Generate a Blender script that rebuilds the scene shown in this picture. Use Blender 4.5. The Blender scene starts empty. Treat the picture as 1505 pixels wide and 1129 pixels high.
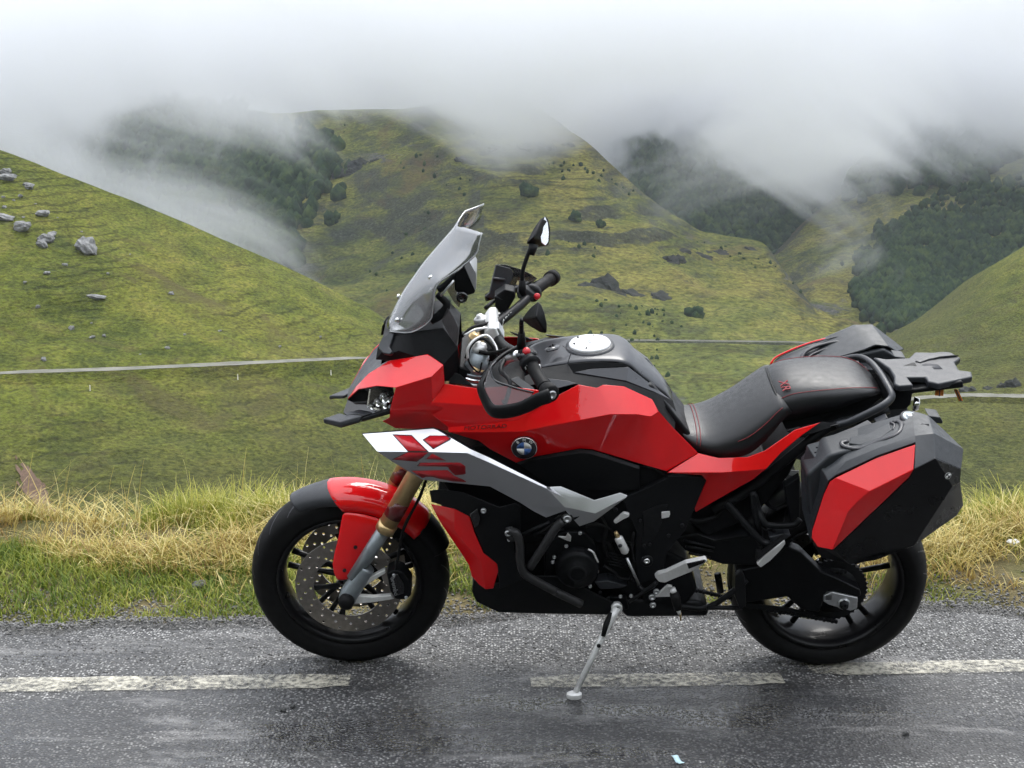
import bpy, bmesh, math, random
import numpy as np
from mathutils import Vector, Matrix
from mathutils.bvhtree import BVHTree
R = math.radians
random.seed(4)
rng = np.random.default_rng(4)
scene = bpy.context.scene
col = scene.collection

# ---------------------------------------------------------------- camera
cam_data = bpy.data.cameras.new('camera')
cam_data.sensor_width = 36.0
cam_data.lens = 52.62
cam_data.clip_start = 0.05
cam_data.clip_end = 20000
camera = bpy.data.objects.new('camera', cam_data)
camera.location = (0, -4.4, 1.8)
camera.rotation_euler = (R(90 - 11.9), 0, 0)
col.objects.link(camera)
scene.camera = camera

# ---------------------------------------------------------------- world: overcast daylight
SUN_EL, SUN_AZ = 60, 25           # degrees, azimuth clockwise from +Y
world = bpy.data.worlds.new('World')
scene.world = world
world.use_nodes = True
wn, wl = world.node_tree.nodes, world.node_tree.links
wn.clear()
w_out = wn.new('ShaderNodeOutputWorld')
w_sky = wn.new('ShaderNodeTexSky')
w_sky.sky_type = 'NISHITA'
w_sky.sun_disc = False
w_sky.sun_elevation = R(SUN_EL)
w_sky.sun_rotation = R(SUN_AZ)
w_sky.dust_density = 4.0
w_bg1 = wn.new('ShaderNodeBackground')
w_bg1.inputs['Strength'].default_value = 0.05
wl.new(w_sky.outputs[0], w_bg1.inputs['Color'])
# the unbroken cloud deck that covers the sky
w_tc = wn.new('ShaderNodeTexCoord')
w_map = wn.new('ShaderNodeMapping')
w_map.inputs['Scale'].default_value = (1.0, 1.0, 2.6)
w_noise = wn.new('ShaderNodeTexNoise')
w_noise.inputs['Scale'].default_value = 2.2
w_noise.inputs['Detail'].default_value = 5
w_noise.inputs['Roughness'].default_value = 0.5
w_ramp = wn.new('ShaderNodeValToRGB')
w_ramp.color_ramp.elements[0].position = 0.3
w_ramp.color_ramp.elements[0].color = (0.74, 0.80, 0.90, 1)
w_ramp.color_ramp.elements[1].position = 0.7
w_ramp.color_ramp.elements[1].color = (0.94, 0.96, 1.0, 1)
w_bg2 = wn.new('ShaderNodeBackground')
w_bg2.inputs['Strength'].default_value = 1.0
w_add = wn.new('ShaderNodeMixShader')
w_add.inputs[0].default_value = 0.95
# an overcast sky is brighter overhead than at the horizon (CIE overcast: about 1 + 2 sin elevation)
w_sep = wn.new('ShaderNodeSeparateXYZ')
w_el = wn.new('ShaderNodeMapRange')
w_el.inputs['From Min'].default_value = 0.0
w_el.inputs['From Max'].default_value = 1.0
w_el.inputs['To Min'].default_value = 0.35
w_el.inputs['To Max'].default_value = 1.5
w_mul = wn.new('ShaderNodeVectorMath')
w_mul.operation = 'SCALE'
wl.new(w_tc.outputs['Generated'], w_sep.inputs[0])
wl.new(w_sep.outputs['Z'], w_el.inputs['Value'])
wl.new(w_ramp.outputs[0], w_mul.inputs[0])
wl.new(w_el.outputs[0], w_mul.inputs['Scale'])
wl.new(w_mul.outputs[0], w_bg2.inputs['Color'])
wl.new(w_tc.outputs['Generated'], w_map.inputs[0])
wl.new(w_map.outputs[0], w_noise.inputs['Vector'])
wl.new(w_noise.outputs['Fac'], w_ramp.inputs[0])
wl.new(w_bg1.outputs[0], w_add.inputs[1])
wl.new(w_bg2.outputs[0], w_add.inputs[2])
wl.new(w_add.outputs[0], w_out.inputs['Surface'])

sun_data = bpy.data.lights.new('sun', 'SUN')
sun_data.energy = 1.4
sun_data.angle = R(30)
sun_data.color = (1.0, 0.97, 0.92)
sun = bpy.data.objects.new('sun', sun_data)
az, el = R(SUN_AZ), R(SUN_EL)
sun_dir = Vector((math.sin(az) * math.cos(el), math.cos(az) * math.cos(el), math.sin(el)))
sun.rotation_euler = sun_dir.to_track_quat('Z', 'Y').to_euler()
sun.location = sun_dir * 50
col.objects.link(sun)

scene.view_settings.view_transform = 'Standard'
scene.view_settings.look = 'None'
scene.view_settings.exposure = 1.15
scene.view_settings.gamma = 1.0
scene.view_settings.use_curve_mapping = False
scene.cycles.use_denoising = True
scene.cycles.use_adaptive_sampling = True
scene.cycles.adaptive_threshold = 0.035
scene.cycles.max_bounces = 9
scene.cycles.diffuse_bounces = 3
scene.cycles.glossy_bounces = 4
scene.cycles.transmission_bounces = 6
scene.cycles.transparent_max_bounces = 9
scene.cycles.volume_bounces = 5
scene.cycles.volume_step_rate = 1.0
scene.cycles.volume_max_steps = 160

# ---------------------------------------------------------------- materials
class NT:
    """small helper round a node tree"""
    def __init__(self, m):
        m.use_nodes = True
        self.t = m.node_tree
        self.n, self.l = self.t.nodes, self.t.links
        self.n.clear()
        self.out = self.n.new('ShaderNodeOutputMaterial')
    def node(self, kind, **kw):
        nd = self.n.new(kind)
        for k, v in kw.items():
            if k in nd.inputs.keys():
                nd.inputs[k].default_value = v
            else:
                setattr(nd, k, v)
        return nd
    def link(self, a, b):
        self.l.new(a, b)
    def coords(self, scale=(1, 1, 1), rot=(0, 0, 0), kind='Object'):
        tc = self.node('ShaderNodeTexCoord')
        mp = self.node('ShaderNodeMapping')
        mp.inputs['Scale'].default_value = scale
        mp.inputs['Rotation'].default_value = rot
        self.link(tc.outputs[kind], mp.inputs['Vector'])
        return mp.outputs[0]
    def noise(self, vec, scale, detail=4, rough=0.55, dist=0.0):
        nd = self.node('ShaderNodeTexNoise')
        nd.inputs['Scale'].default_value = scale
        nd.inputs['Detail'].default_value = detail
        nd.inputs['Roughness'].default_value = rough
        nd.inputs['Distortion'].default_value = dist
        if vec is not None:
            self.link(vec, nd.inputs['Vector'])
        return nd.outputs['Fac']
    def ramp(self, fac, stops, interp='LINEAR'):
        nd = self.node('ShaderNodeValToRGB')
        cr = nd.color_ramp
        cr.interpolation = interp
        while len(cr.elements) < len(stops):
            cr.elements.new(0.5)
        for e, (p, c) in zip(cr.elements, stops):
            e.position = p
            e.color = (c, c, c, 1) if isinstance(c, (int, float)) else (*c, 1)
        self.link(fac, nd.inputs[0])
        return nd.outputs[0]
    def mix(self, fac, a, b, mode='MIX'):
        nd = self.node('ShaderNodeMix', data_type='RGBA', blend_type=mode)
        for v, i in ((fac, 0), (a, 6), (b, 7)):
            if isinstance(v, (int, float)):
                nd.inputs[i].default_value = v if i == 0 else (v, v, v, 1)
            elif isinstance(v, tuple):
                nd.inputs[i].default_value = (*v, 1)
            else:
                self.link(v, nd.inputs[i])
        return nd.outputs[2]
    def math(self, op, a, b=0.0, c=0.0, clamp=False):
        nd = self.node('ShaderNodeMath', operation=op, use_clamp=clamp)
        for i, v in enumerate((a, b, c)):
            if isinstance(v, (int, float)):
                nd.inputs[i].default_value = v
            else:
                self.link(v, nd.inputs[i])
        return nd.outputs[0]
    def bump(self, h, strength=0.3, dist=0.01):
        nd = self.node('ShaderNodeBump')
        nd.inputs['Strength'].default_value = strength
        nd.inputs['Distance'].default_value = dist
        self.link(h, nd.inputs['Height'])
        return nd.outputs[0]
    def bsdf(self, **kw):
        b = self.node('ShaderNodeBsdfPrincipled')
        for k, v in kw.items():
            k = k.replace('_', ' ')
            if hasattr(v, 'is_linked') or isinstance(v, bpy.types.NodeSocket):
                self.link(v, b.inputs[k])
            elif isinstance(v, tuple) and len(v) == 3 and 'Color' in k or k == 'Specular Tint' or k == 'Coat Tint':
                b.inputs[k].default_value = (*v, 1)
            else:
                b.inputs[k].default_value = v
        self.link(b.outputs[0], self.out.inputs['Surface'])
        return b

MATS = {}
def new_mat(name):
    m = bpy.data.materials.new(name)
    MATS[name] = m
    return m, NT(m)

def simple(name, color, rough=0.5, metal=0.0, coat=0.0, var=0.12, nscale=60, bump=0.0, spec=0.5, drops=0.0):
    """a plain surface with slight mottling of colour and gloss, and a fine bump"""
    m, t = new_mat(name)
    v = t.coords()
    n = t.noise(v, nscale, 4)
    lo = tuple(max(0, c * (1 - var)) for c in color)
    hi = tuple(min(1, c * (1 + var)) for c in color)
    c = t.ramp(n, [(0.3, lo), (0.7, hi)])
    r = t.ramp(t.noise(v, nscale * 0.35, 3), [(0.3, max(0.02, rough * 0.82)), (0.7, min(1, rough * 1.18))])
    kw = dict(Base_Color=c, Roughness=r, Metallic=metal, Specular_IOR_Level=spec)
    if coat:
        kw.update(Coat_Weight=coat, Coat_Roughness=0.018)
    hgt = None
    if drops:
        vo = t.node('ShaderNodeTexVoronoi', feature='F1')
        vo.inputs['Scale'].default_value = 130
        t.link(v, vo.inputs['Vector'])
        h1 = t.ramp(vo.outputs['Distance'], [(0.0, 1.0), (0.34, 0.0)])
        hgt = t.math('MULTIPLY', h1, t.ramp(t.noise(v, 25, 2), [(0.5, 0.0), (0.6, 1.0)]))
        nb = t.bump(hgt, drops, 0.002)
        if coat:
            kw['Coat_Normal'] = nb
        kw['Normal'] = nb
    elif bump:
        kw['Normal'] = t.bump(t.noise(v, nscale * 5, 3), bump, 0.002)
    t.bsdf(**kw)
    return m

# ---------------------------------------------------------------- mesh helpers
def link_obj(name, me, mat=None, parent=None, smooth=True):
    if mat is not None:
        me.materials.append(MATS[mat] if isinstance(mat, str) else mat)
    if smooth:
        me.shade_smooth()
    o = bpy.data.objects.new(name, me)
    col.objects.link(o)
    if parent is not None:
        o.parent = parent
    return o

def mesh_from(name, verts, faces):
    me = bpy.data.meshes.new(name)
    me.from_pydata([tuple(map(float, v)) for v in verts], [], [tuple(map(int, f)) for f in faces])
    me.validate()
    me.update()
    return me

def mesh_np(name, V, F):
    """V (n,3) float array, F (m,k) int array with k constant"""
    V = np.ascontiguousarray(V, dtype=np.float32)
    F = np.ascontiguousarray(F, dtype=np.int32)
    me = bpy.data.meshes.new(name)
    n, k = F.shape
    me.vertices.add(len(V))
    me.vertices.foreach_set('co', V.ravel())
    me.loops.add(n * k)
    me.loops.foreach_set('vertex_index', F.ravel())
    me.polygons.add(n)
    me.polygons.foreach_set('loop_start', np.arange(0, n * k, k, dtype=np.int32))
    me.update(calc_edges=True)
    me.validate()
    return me

def tag(o, label=None, cat=None, group=None, kind=None):
    if label: o['label'] = label
    if cat: o['category'] = cat
    if group: o['group'] = group
    if kind: o['kind'] = kind
    return o

# value noise for shaping terrain
_perm = rng.random((256, 256)).astype(np.float64)
def vnoise(x, y):
    xi, yi = np.floor(x).astype(int), np.floor(y).astype(int)
    fx, fy = x - xi, y - yi
    fx, fy = fx * fx * (3 - 2 * fx), fy * fy * (3 - 2 * fy)
    g = lambda i, j: _perm[i & 255, j & 255]
    a = g(xi, yi) * (1 - fx) + g(xi + 1, yi) * fx
    b = g(xi, yi + 1) * (1 - fx) + g(xi + 1, yi + 1) * fx
    return a * (1 - fy) + b * fy - 0.5
def fbm(x, y, octaves=5, gain=0.5, lac=2.03):
    s, a = 0, 1.0
    for k in range(octaves):
        s = s + a * vnoise(x + 17.3 * k, y - 9.1 * k)
        x, y, a = x * lac, y * lac, a * gain
    return s

# ================================================================ THE SETTING
# ---------------------------------------------------------------- terrain materials
def terrain_mat(name, cols, patch=0.02, tuft=0.6, stretch=3.0, bump=0.6, bdist=0.5, rock=None, rockscale=0.03, fine=2.2, steep=None, bracken=None, foot_tone=None, track=1.0):
    m, t = new_mat(name)
    v = t.coords((1, 1, stretch))
    v1 = t.coords((1, 1, 1))
    big = t.noise(v1, patch, 5, 0.6, 0.6)
    mid = t.noise(v, tuft * 0.35, 4, 0.6, 0.4)
    sml = t.noise(v, fine, 4, 0.7)
    c = t.ramp(big, [(0.38, cols[0]), (0.5, cols[1]), (0.62, cols[2])])
    c2 = t.ramp(mid, [(0.36, cols[3]), (0.55, cols[1]), (0.72, cols[4])])
    c = t.mix(0.52, c, c2)
    dark = t.ramp(sml, [(0.32, 0.38), (0.5, 1.0), (0.70, 1.7)])
    c = t.mix(1.0, c, dark, 'MULTIPLY')
    tz = t.node('ShaderNodeSeparateXYZ'); ttc = t.node('ShaderNodeTexCoord')
    t.link(ttc.outputs['Object'], tz.inputs[0])
    wob = t.math('MULTIPLY', t.noise(v1, track * .12, 4, .6), 14.0)
    trk = t.math('SINE', t.math('ADD', t.math('MULTIPLY', tz.outputs[2], 6.28 * track), wob))
    trk = t.ramp(t.math('MULTIPLY', trk, t.ramp(t.noise(v1, track * .05, 3), [(.42, 0.0), (.58, 1.0)])), [(.55, 1.0), (.85, .62), (1.0, .55)])
    c = t.mix(1.0, c, trk, 'MULTIPLY')
    if rock:
        rv = t.coords((0.35, 0.35, 3.2), (0.10, 0.14, 0))
        rn = t.noise(rv, rockscale * 2.2, 6, 0.62, 0.5)
        rmask = t.ramp(rn, [(0.585, 0.0), (0.64, 1.0)])
        reg = t.ramp(t.noise(v1, 0.009, 3, 0.5), [(0.47, 0.0), (0.56, 1.0)])
        rmask = t.math('MULTIPLY', rmask, reg)
        rc = t.ramp(t.noise(v1, 0.5, 5, 0.7), [(0.3, (0.03, 0.032, 0.028)), (0.7, rock)])
        c = t.mix(rmask, c, rc)
    if steep:                                           # steep risers show bare rock and earth, flat ledges hold grass
        geo = t.node('ShaderNodeNewGeometry')
        sp = t.node('ShaderNodeSeparateXYZ')
        t.link(geo.outputs['True Normal'], sp.inputs[0])
        sm = t.ramp(t.math('ADD', sp.outputs[2], t.math('MULTIPLY', t.math('SUBTRACT', mid, 0.5), 0.5)), [(steep - .10, 1.0), (steep + .06, 0.0)])
        rc2 = t.ramp(t.noise(v1, 0.7, 5, 0.7), [(0.35, (0.022, 0.026, 0.020)), (0.6, (0.07, 0.075, 0.06)), (0.75, (0.20, 0.195, 0.18))])
        c = t.mix(t.math('MULTIPLY', sm, .85), c, rc2)
    if bracken:
        bm_ = t.ramp(t.noise(v1, patch * 1.7, 5, 0.65, 0.8), [(0.56, 0.0), (0.68, 0.7)])
        c = t.mix(bm_, c, bracken)
    if foot_tone:                                           # colour turns darker and browner towards the foot of the slope
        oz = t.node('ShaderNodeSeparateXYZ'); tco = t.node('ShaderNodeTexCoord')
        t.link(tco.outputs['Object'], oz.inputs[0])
        hm = t.ramp(t.math('ADD', t.math('MULTIPLY', t.math('ADD', oz.outputs[2], foot_tone[0]), -0.10), t.math('MULTIPLY', t.math('SUBTRACT', big, .5), 2.0)), [(0.0, 0.0), (1.0, .62)])
        c = t.mix(hm, c, t.mix(1.0, foot_tone[1], dark, 'MULTIPLY'))
    h = t.math('ADD', t.math('MULTIPLY', mid, 1.6), sml)
    t.bsdf(Base_Color=c, Roughness=0.95, Specular_IOR_Level=0.15, Normal=t.bump(h, bump, bdist))
    return m

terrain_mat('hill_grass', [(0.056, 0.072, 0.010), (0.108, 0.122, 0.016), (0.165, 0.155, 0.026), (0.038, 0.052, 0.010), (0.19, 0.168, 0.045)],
            patch=0.035, tuft=0.5, stretch=2.6, bump=1.0, bdist=0.9, fine=1.3, track=.85, bracken=(0.085, 0.07, 0.03), foot_tone=(42, (0.050, 0.052, 0.018)))
terrain_mat('mountain_grass', [(0.040, 0.056, 0.018), (0.135, 0.145, 0.030), (0.28, 0.235, 0.055), (0.036, 0.052, 0.018), (0.215, 0.19, 0.06)],
            patch=0.011, tuft=0.16, stretch=3.0, bump=0.8, bdist=2.0, rock=(0.17, 0.165, 0.16), fine=0.45, steep=.86, bracken=(0.13, 0.085, 0.04), track=.28)
terrain_mat('far_grass', [(0.045, 0.066, 0.030), (0.085, 0.105, 0.036), (0.135, 0.13, 0.05), (0.03, 0.05, 0.026), (0.11, 0.11, 0.05)],
            patch=0.008, tuft=0.08, stretch=2.0, bump=0.8, bdist=3.0, rock=(0.15, 0.15, 0.145), fine=0.25, track=.12)

m, t = new_mat('forest')
v = t.coords()
c = t.ramp(t.noise(v, 0.13, 4, 0.7), [(0.35, (0.010, 0.024, 0.012)), (0.5, (0.024, 0.048, 0.018)), (0.64, (0.062, 0.090, 0.026))])
t.bsdf(Base_Color=c, Roughness=0.9, Specular_IOR_Level=0.1, Normal=t.bump(t.noise(v, 1.2, 3, 0.7), 0.8, 0.6))

m, t = new_mat('scrub')
v = t.coords()
c = t.ramp(t.noise(v, 0.8, 5, 0.65), [(0.3, (0.018, 0.026, 0.010)), (0.55, (0.040, 0.052, 0.018)), (0.75, (0.075, 0.075, 0.030))])
t.bsdf(Base_Color=c, Roughness=0.95, Specular_IOR_Level=0.1, Normal=t.bump(t.noise(v, 4, 4, 0.7), 0.9, 0.3))
m, t = new_mat('rock')
v = t.coords()
c = t.ramp(t.noise(v, 1.6, 6, 0.7), [(0.3, (0.07, 0.072, 0.068)), (0.5, (0.19, 0.19, 0.19)), (0.7, (0.32, 0.32, 0.315))])
t.bsdf(Base_Color=c, Roughness=0.92, Specular_IOR_Level=0.2, Normal=t.bump(t.noise(v, 3.5, 5, 0.7), 0.8, 0.15))
m, t = new_mat('dark_rock')
v = t.coords((1, 1, 3))
c = t.ramp(t.noise(v, 0.5, 6, 0.7), [(0.3, (0.012, 0.014, 0.012)), (0.52, (0.045, 0.046, 0.042)), (0.75, (0.13, 0.125, 0.115))])
t.bsdf(Base_Color=c, Roughness=0.95, Specular_IOR_Level=0.15, Normal=t.bump(t.noise(v, 1.0, 5, 0.7), 0.9, 0.5))
m, t = new_mat('far_road')
v = t.coords()
c = t.ramp(t.noise(v, 0.4, 4), [(0.3, (0.085, 0.085, 0.066)), (0.7, (0.17, 0.165, 0.135))])
t.bsdf(Base_Color=c, Roughness=0.9)
m, t = new_mat('bare_earth')
v = t.coords()
c = t.ramp(t.noise(v, 2.5, 5, 0.7), [(0.3, (0.05, 0.030, 0.018)), (0.7, (0.14, 0.085, 0.055))])
t.bsdf(Base_Color=c, Roughness=0.95, Normal=t.bump(t.noise(v, 5, 4), 0.6, 0.1))

# ---------------------------------------------------------------- hills
def hill(name, rows, mat, nx=240, ny=110, amp=2.0, wave=40.0, seed=0.0, edge_keep=(0.3, 0.35), back=60.0, octaves=6, sharp=0.0, strata=None, flat_row=None):
    """rows: control polylines (same count) from foot to ridge; a surface through them with natural relief and a back slope"""
    rows = [np.array(r, dtype=float) for r in rows]
    n = rows[0].shape[0]
    s = np.linspace(0, n - 1, nx)
    def along(r):
        k = np.arange(n)
        out = np.stack([np.interp(s, k, r[:, i]) for i in range(3)], 1)
        ker = np.ones(9) / 9.0                      # soften the corners of the control polyline
        for i in range(3):
            pad = np.pad(out[:, i], 4, mode='reflect', reflect_type='odd')
            out[:, i] = np.convolve(pad, ker, 'valid')
        return out
    cur = np.stack([along(r) for r in rows], 0)        # (m, nx, 3)
    mrow = cur.shape[0]
    tt = np.linspace(0, mrow - 1, ny)
    k = np.clip(np.floor(tt).astype(int), 0, mrow - 2)
    f = (tt - k)[:, None, None]
    G = cur[k] * (1 - f) + cur[k + 1] * f              # (ny, nx, 3)
    tn = (tt / (mrow - 1))[:, None]
    env = np.minimum(1, np.minimum(edge_keep[0] + tn * 4, edge_keep[1] + (1 - tn) * 5))
    if flat_row is not None:                            # the road is graded into the slope
        env = env * np.clip(np.abs(tn - flat_row / (mrow - 1)) * 14, .0, 1)
    d = fbm(G[..., 0] / wave + seed, G[..., 1] / wave - seed, octaves)
    if sharp:
        d = d * (1 - sharp) + sharp * (0.5 - 2 * np.abs(fbm(G[..., 0] / wave + 31 + seed, G[..., 1] / wave, 4)))
    G[..., 2] += d * amp * env
    G[..., 1] += fbm(G[..., 0] / wave * 1.7 + 7, G[..., 2] / wave * 3 + seed, 4) * amp * env * 0.8
    if strata:                                          # tilted ledges of harder rock
        per, dep, tilt = strata
        ph = (G[..., 2] + tilt * G[..., 0] + 9 * fbm(G[..., 0] / 70 + seed, G[..., 1] / 70, 4)) / per
        fr = ph - np.floor(ph)
        saw = np.where(fr < .72, fr / .72, (1 - fr) / .28)
        msk = np.clip(2.2 * fbm(G[..., 0] / 120 + 3 + seed, G[..., 2] / 45, 4) + .45, 0, 1) * env
        G[..., 1] -= (saw - .5) * dep * msk
        G[..., 2] += (saw - .5) * dep * .25 * msk
    # slope beyond the ridge
    nb = 10
    B = []
    for j in range(1, nb + 1):
        q = j / nb
        b = G[-1].copy()
        b[:, 1] += back * q
        b[:, 2] -= back * (0.15 * q + 0.55 * q * q)
        B.append(b)
    A = np.concatenate([G, np.array(B)], 0)
    NY = ny + nb
    idx = np.arange(NY * nx).reshape(NY, nx)
    Fq = np.stack([idx[:-1, :-1], idx[:-1, 1:], idx[1:, 1:], idx[1:, :-1]], -1).reshape(-1, 4)
    me = mesh_np(name, A.reshape(-1, 3), Fq)
    o = link_obj(name, me, mat)
    tag(o, kind='structure')
    bv = BVHTree.FromPolygons([tuple(p) for p in A.reshape(-1, 3)], [tuple(q) for q in Fq])
    return o, G, bv

def drop(bv, x, y, default=0.0):
    h = bv.ray_cast(Vector((x, y, 900)), Vector((0, 0, -1)))
    return h[0].z if h[0] is not None else default

# the near hill on the left that carries the road
left_foot = [(-118.50,145.60,-51.47),(-95.71,155.60,-54.21),(-59.24,160.60,-55.14),(-44.29,163.60,-56.17),(-28.93,167.60,-57.55),(-17.84,171.60,-58.93),(-9.93,180.60,-62.04),(-5.01,195.60,-67.21),(-1.28,210.60,-72.39)]
left_road = [(-146.35,185.60,-41.45),(-116.48,195.60,-41.34),(-72.63,203.60,-40.90),(-55.34,211.60,-41.82),(-36.91,221.60,-42.78),(-23.61,235.60,-44.74),(-12.75,239.60,-49.10),(-5.99,239.60,-56.67),(-1.45,241.60,-64.88)]
left_ridge = [(-189.77,257.60,19.88),(-147.66,261.60,6.29),(-91.38,265.60,-12.59),(-69.07,271.60,-22.31),(-45.07,275.60,-33.62),(-27.15,273.60,-42.09),(-14.06,265.60,-50.44),(-6.41,257.60,-57.84),(-1.50,251.60,-65.35)]
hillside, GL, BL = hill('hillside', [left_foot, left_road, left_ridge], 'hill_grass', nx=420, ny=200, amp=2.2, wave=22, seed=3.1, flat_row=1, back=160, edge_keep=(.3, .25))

# the strata-banded mountain across the valley
mid_foot = [(-211.33,415.60,-147.34),(-153.46,395.60,-140.24),(-106.57,365.60,-129.59),(-75.71,345.60,-122.49),(-51.65,330.60,-117.16),(-28.79,325.60,-115.38),(1.18,325.60,-115.38),(17.91,325.60,-115.38),(33.05,325.60,-115.38),(44.09,325.60,-115.38),(58.29,325.60,-115.38),(70.39,330.60,-117.16),(88.99,335.60,-118.93),(116.71,345.60,-122.49)]
mid_road = [(-313.97,635.60,-143.89),(-231.69,615.60,-136.38),(-165.14,585.60,-122.67),(-115.34,545.60,-107.72),(-77.56,515.60,-96.35),(-42.58,500.60,-91.15),(1.73,495.60,-89.05),(26.21,495.60,-88.82),(48.37,495.60,-88.82),(64.54,495.60,-89.05),(85.33,495.60,-89.29),(101.50,495.60,-89.52),(127.89,500.60,-94.00),(161.93,495.60,-102.50)]
mid_bench = [(-394.69,815.60,-107.96),(-293.60,795.60,-105.28),(-212.16,765.60,-101.27),(-151.07,725.60,-95.91),(-98.86,665.60,-89.42),(-52.15,620.60,-81.28),(2.06,597.60,-76.01),(31.13,595.60,-76.86),(57.03,590.60,-79.21),(75.56,585.60,-82.61),(97.53,570.60,-85.79),(111.33,545.60,-90.93),(135.39,530.60,-97.67),(169.97,520.60,-106.72)]
mid_ridge = [(-492.40,1045.60,-6.95),(-365.05,1015.60,-11.16),(-266.25,985.60,-15.11),(-192.06,945.60,-18.60),(-128.42,885.60,-23.18),(-67.74,825.60,-19.67),(2.58,765.60,-11.35),(36.82,717.60,-33.47),(66.44,695.60,-59.99),(87.74,685.60,-73.19),(114.44,675.60,-75.82),(123.16,605.60,-93.38),(141.66,555.60,-101.27),(174.76,535.60,-108.80)]
mountain, GM, BM = hill('mountain', [mid_foot, mid_road, mid_bench, mid_ridge], 'mountain_grass', nx=480, ny=340, amp=15, wave=95, seed=9.7, flat_row=1, back=420, edge_keep=(.3, .3), sharp=0.5, strata=(6.5, 6.0, .10))

# the gully slope on the right, beneath the cloud
gul_foot = [(85.67,595.60,-123.36),(111.64,585.60,-121.27),(122.59,585.60,-121.27),(139.03,585.60,-121.27),(163.69,585.60,-121.27),(206.15,585.60,-121.27),(273.27,585.60,-121.27),(396.55,585.60,-121.27)]
gul_mid = [(107.59,755.60,-124.57),(145.77,775.60,-113.40),(161.83,785.60,-107.58),(185.67,795.60,-105.28),(218.39,795.60,-101.60),(274.79,795.60,-97.93),(363.57,795.60,-90.61),(526.60,795.60,-83.32)]
gul_ridge = [(126.80,895.60,-126.96),(172.18,945.60,-111.41),(198.67,995.60,-97.78),(231.47,1045.60,-81.42),(270.95,1095.60,-58.30),(401.60,1195.60,2.26),(505.54,1145.60,51.83),(694.13,1095.60,105.45)]
gully, GG, BG = hill('gully_slope', [gul_foot, gul_mid, gul_ridge], 'mountain_grass', nx=300, ny=180, amp=16, wave=80, seed=21.2, back=400, sharp=.4, strata=(9, 6, -.12))

# the grassy spur on the right, nearer than the gully, with its own road
spur_foot = [(44.22,195.60,-69.22),(51.39,195.60,-69.22),(57.13,195.60,-69.22),(63.82,195.60,-69.22),(71.95,195.60,-69.22),(90.59,195.60,-69.22),(128.84,195.60,-69.22)]
spur_road = [(47.49,210.60,-73.47),(67.64,265.60,-59.66),(74.55,263.60,-57.67),(82.63,261.60,-56.72),(91.77,257.60,-56.09),(112.97,251.60,-55.50),(157.02,245.60,-55.11)]
spur_ridge = [(49.65,220.60,-75.84),(82.54,327.60,-61.18),(92.55,331.60,-56.26),(104.23,335.60,-50.78),(118.46,340.60,-40.58),(149.68,345.60,-22.80),(214.96,355.60,8.18)]
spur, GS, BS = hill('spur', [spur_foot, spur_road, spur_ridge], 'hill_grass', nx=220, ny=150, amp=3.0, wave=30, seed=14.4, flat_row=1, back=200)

# wooded mountains at the head of the valley, their tops lost in cloud
bk_foot = [(-690.57,895.60,-185.94),(-438.99,895.60,-177.42),(-271.64,895.60,-168.93),(-143.49,875.60,-165.13),(17.54,795.60,-142.44),(165.28,795.60,-142.44),(385.68,875.60,-165.13),(728.88,895.60,-177.42)]
bk_mid = [(-1042.29,1395.60,-84.06),(-665.70,1395.60,-102.86),(-399.08,1345.60,-117.36),(-200.19,1245.60,-125.52),(22.04,1015.60,-109.05),(203.60,995.60,-106.88),(536.58,1245.60,-108.54),(1104.26,1395.60,-96.58)]
bk_ridge = [(-1584.88,2195.60,209.10),(-1014.91,2195.60,153.61),(-633.20,2195.60,88.10),(-312.40,1995.60,37.26),(35.78,1695.60,31.94),(327.19,1645.60,31.05),(835.12,1995.60,88.81),(1675.99,2195.60,209.10)]
far_mountain, GB, BB = hill('far_mountain', [bk_foot, bk_mid, bk_ridge], 'far_grass', nx=300, ny=180, amp=34, wave=220, seed=5.5, back=900, sharp=0.4)

# valley floor that links everything
vf = mesh_np('valley_floor', [(-4000, 20, -118), (4000, 20, -118), (4000, 5000, -260), (-4000, 5000, -260)], [(0, 1, 2, 3)])
tag(link_obj('valley_floor', vf, 'far_grass'), kind='structure')

# unseen dark uphill bank, added behind the viewer to darken faces turned this way
unseen_bank_foot = [(-160, -10, -.4), (-40, -8.6, -.4), (-15, -8.2, -.4), (15, -8.2, -.4), (40, -8.6, -.4), (160, -10, -.4)]
unseen_bank_mid = [(-160, -15, 6), (-40, -13, 6), (-15, -12.5, 6), (15, -12.5, 6), (40, -13, 6), (160, -15, 6)]
unseen_bank_top = [(-160, -80, 48), (-40, -80, 50), (-15, -80, 52), (15, -80, 52), (40, -80, 50), (160, -80, 48)]
hill('bank', [unseen_bank_top, unseen_bank_mid, unseen_bank_foot], 'scrub', nx=120, ny=60, amp=1.5, wave=14, seed=2.2, back=3)

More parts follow.
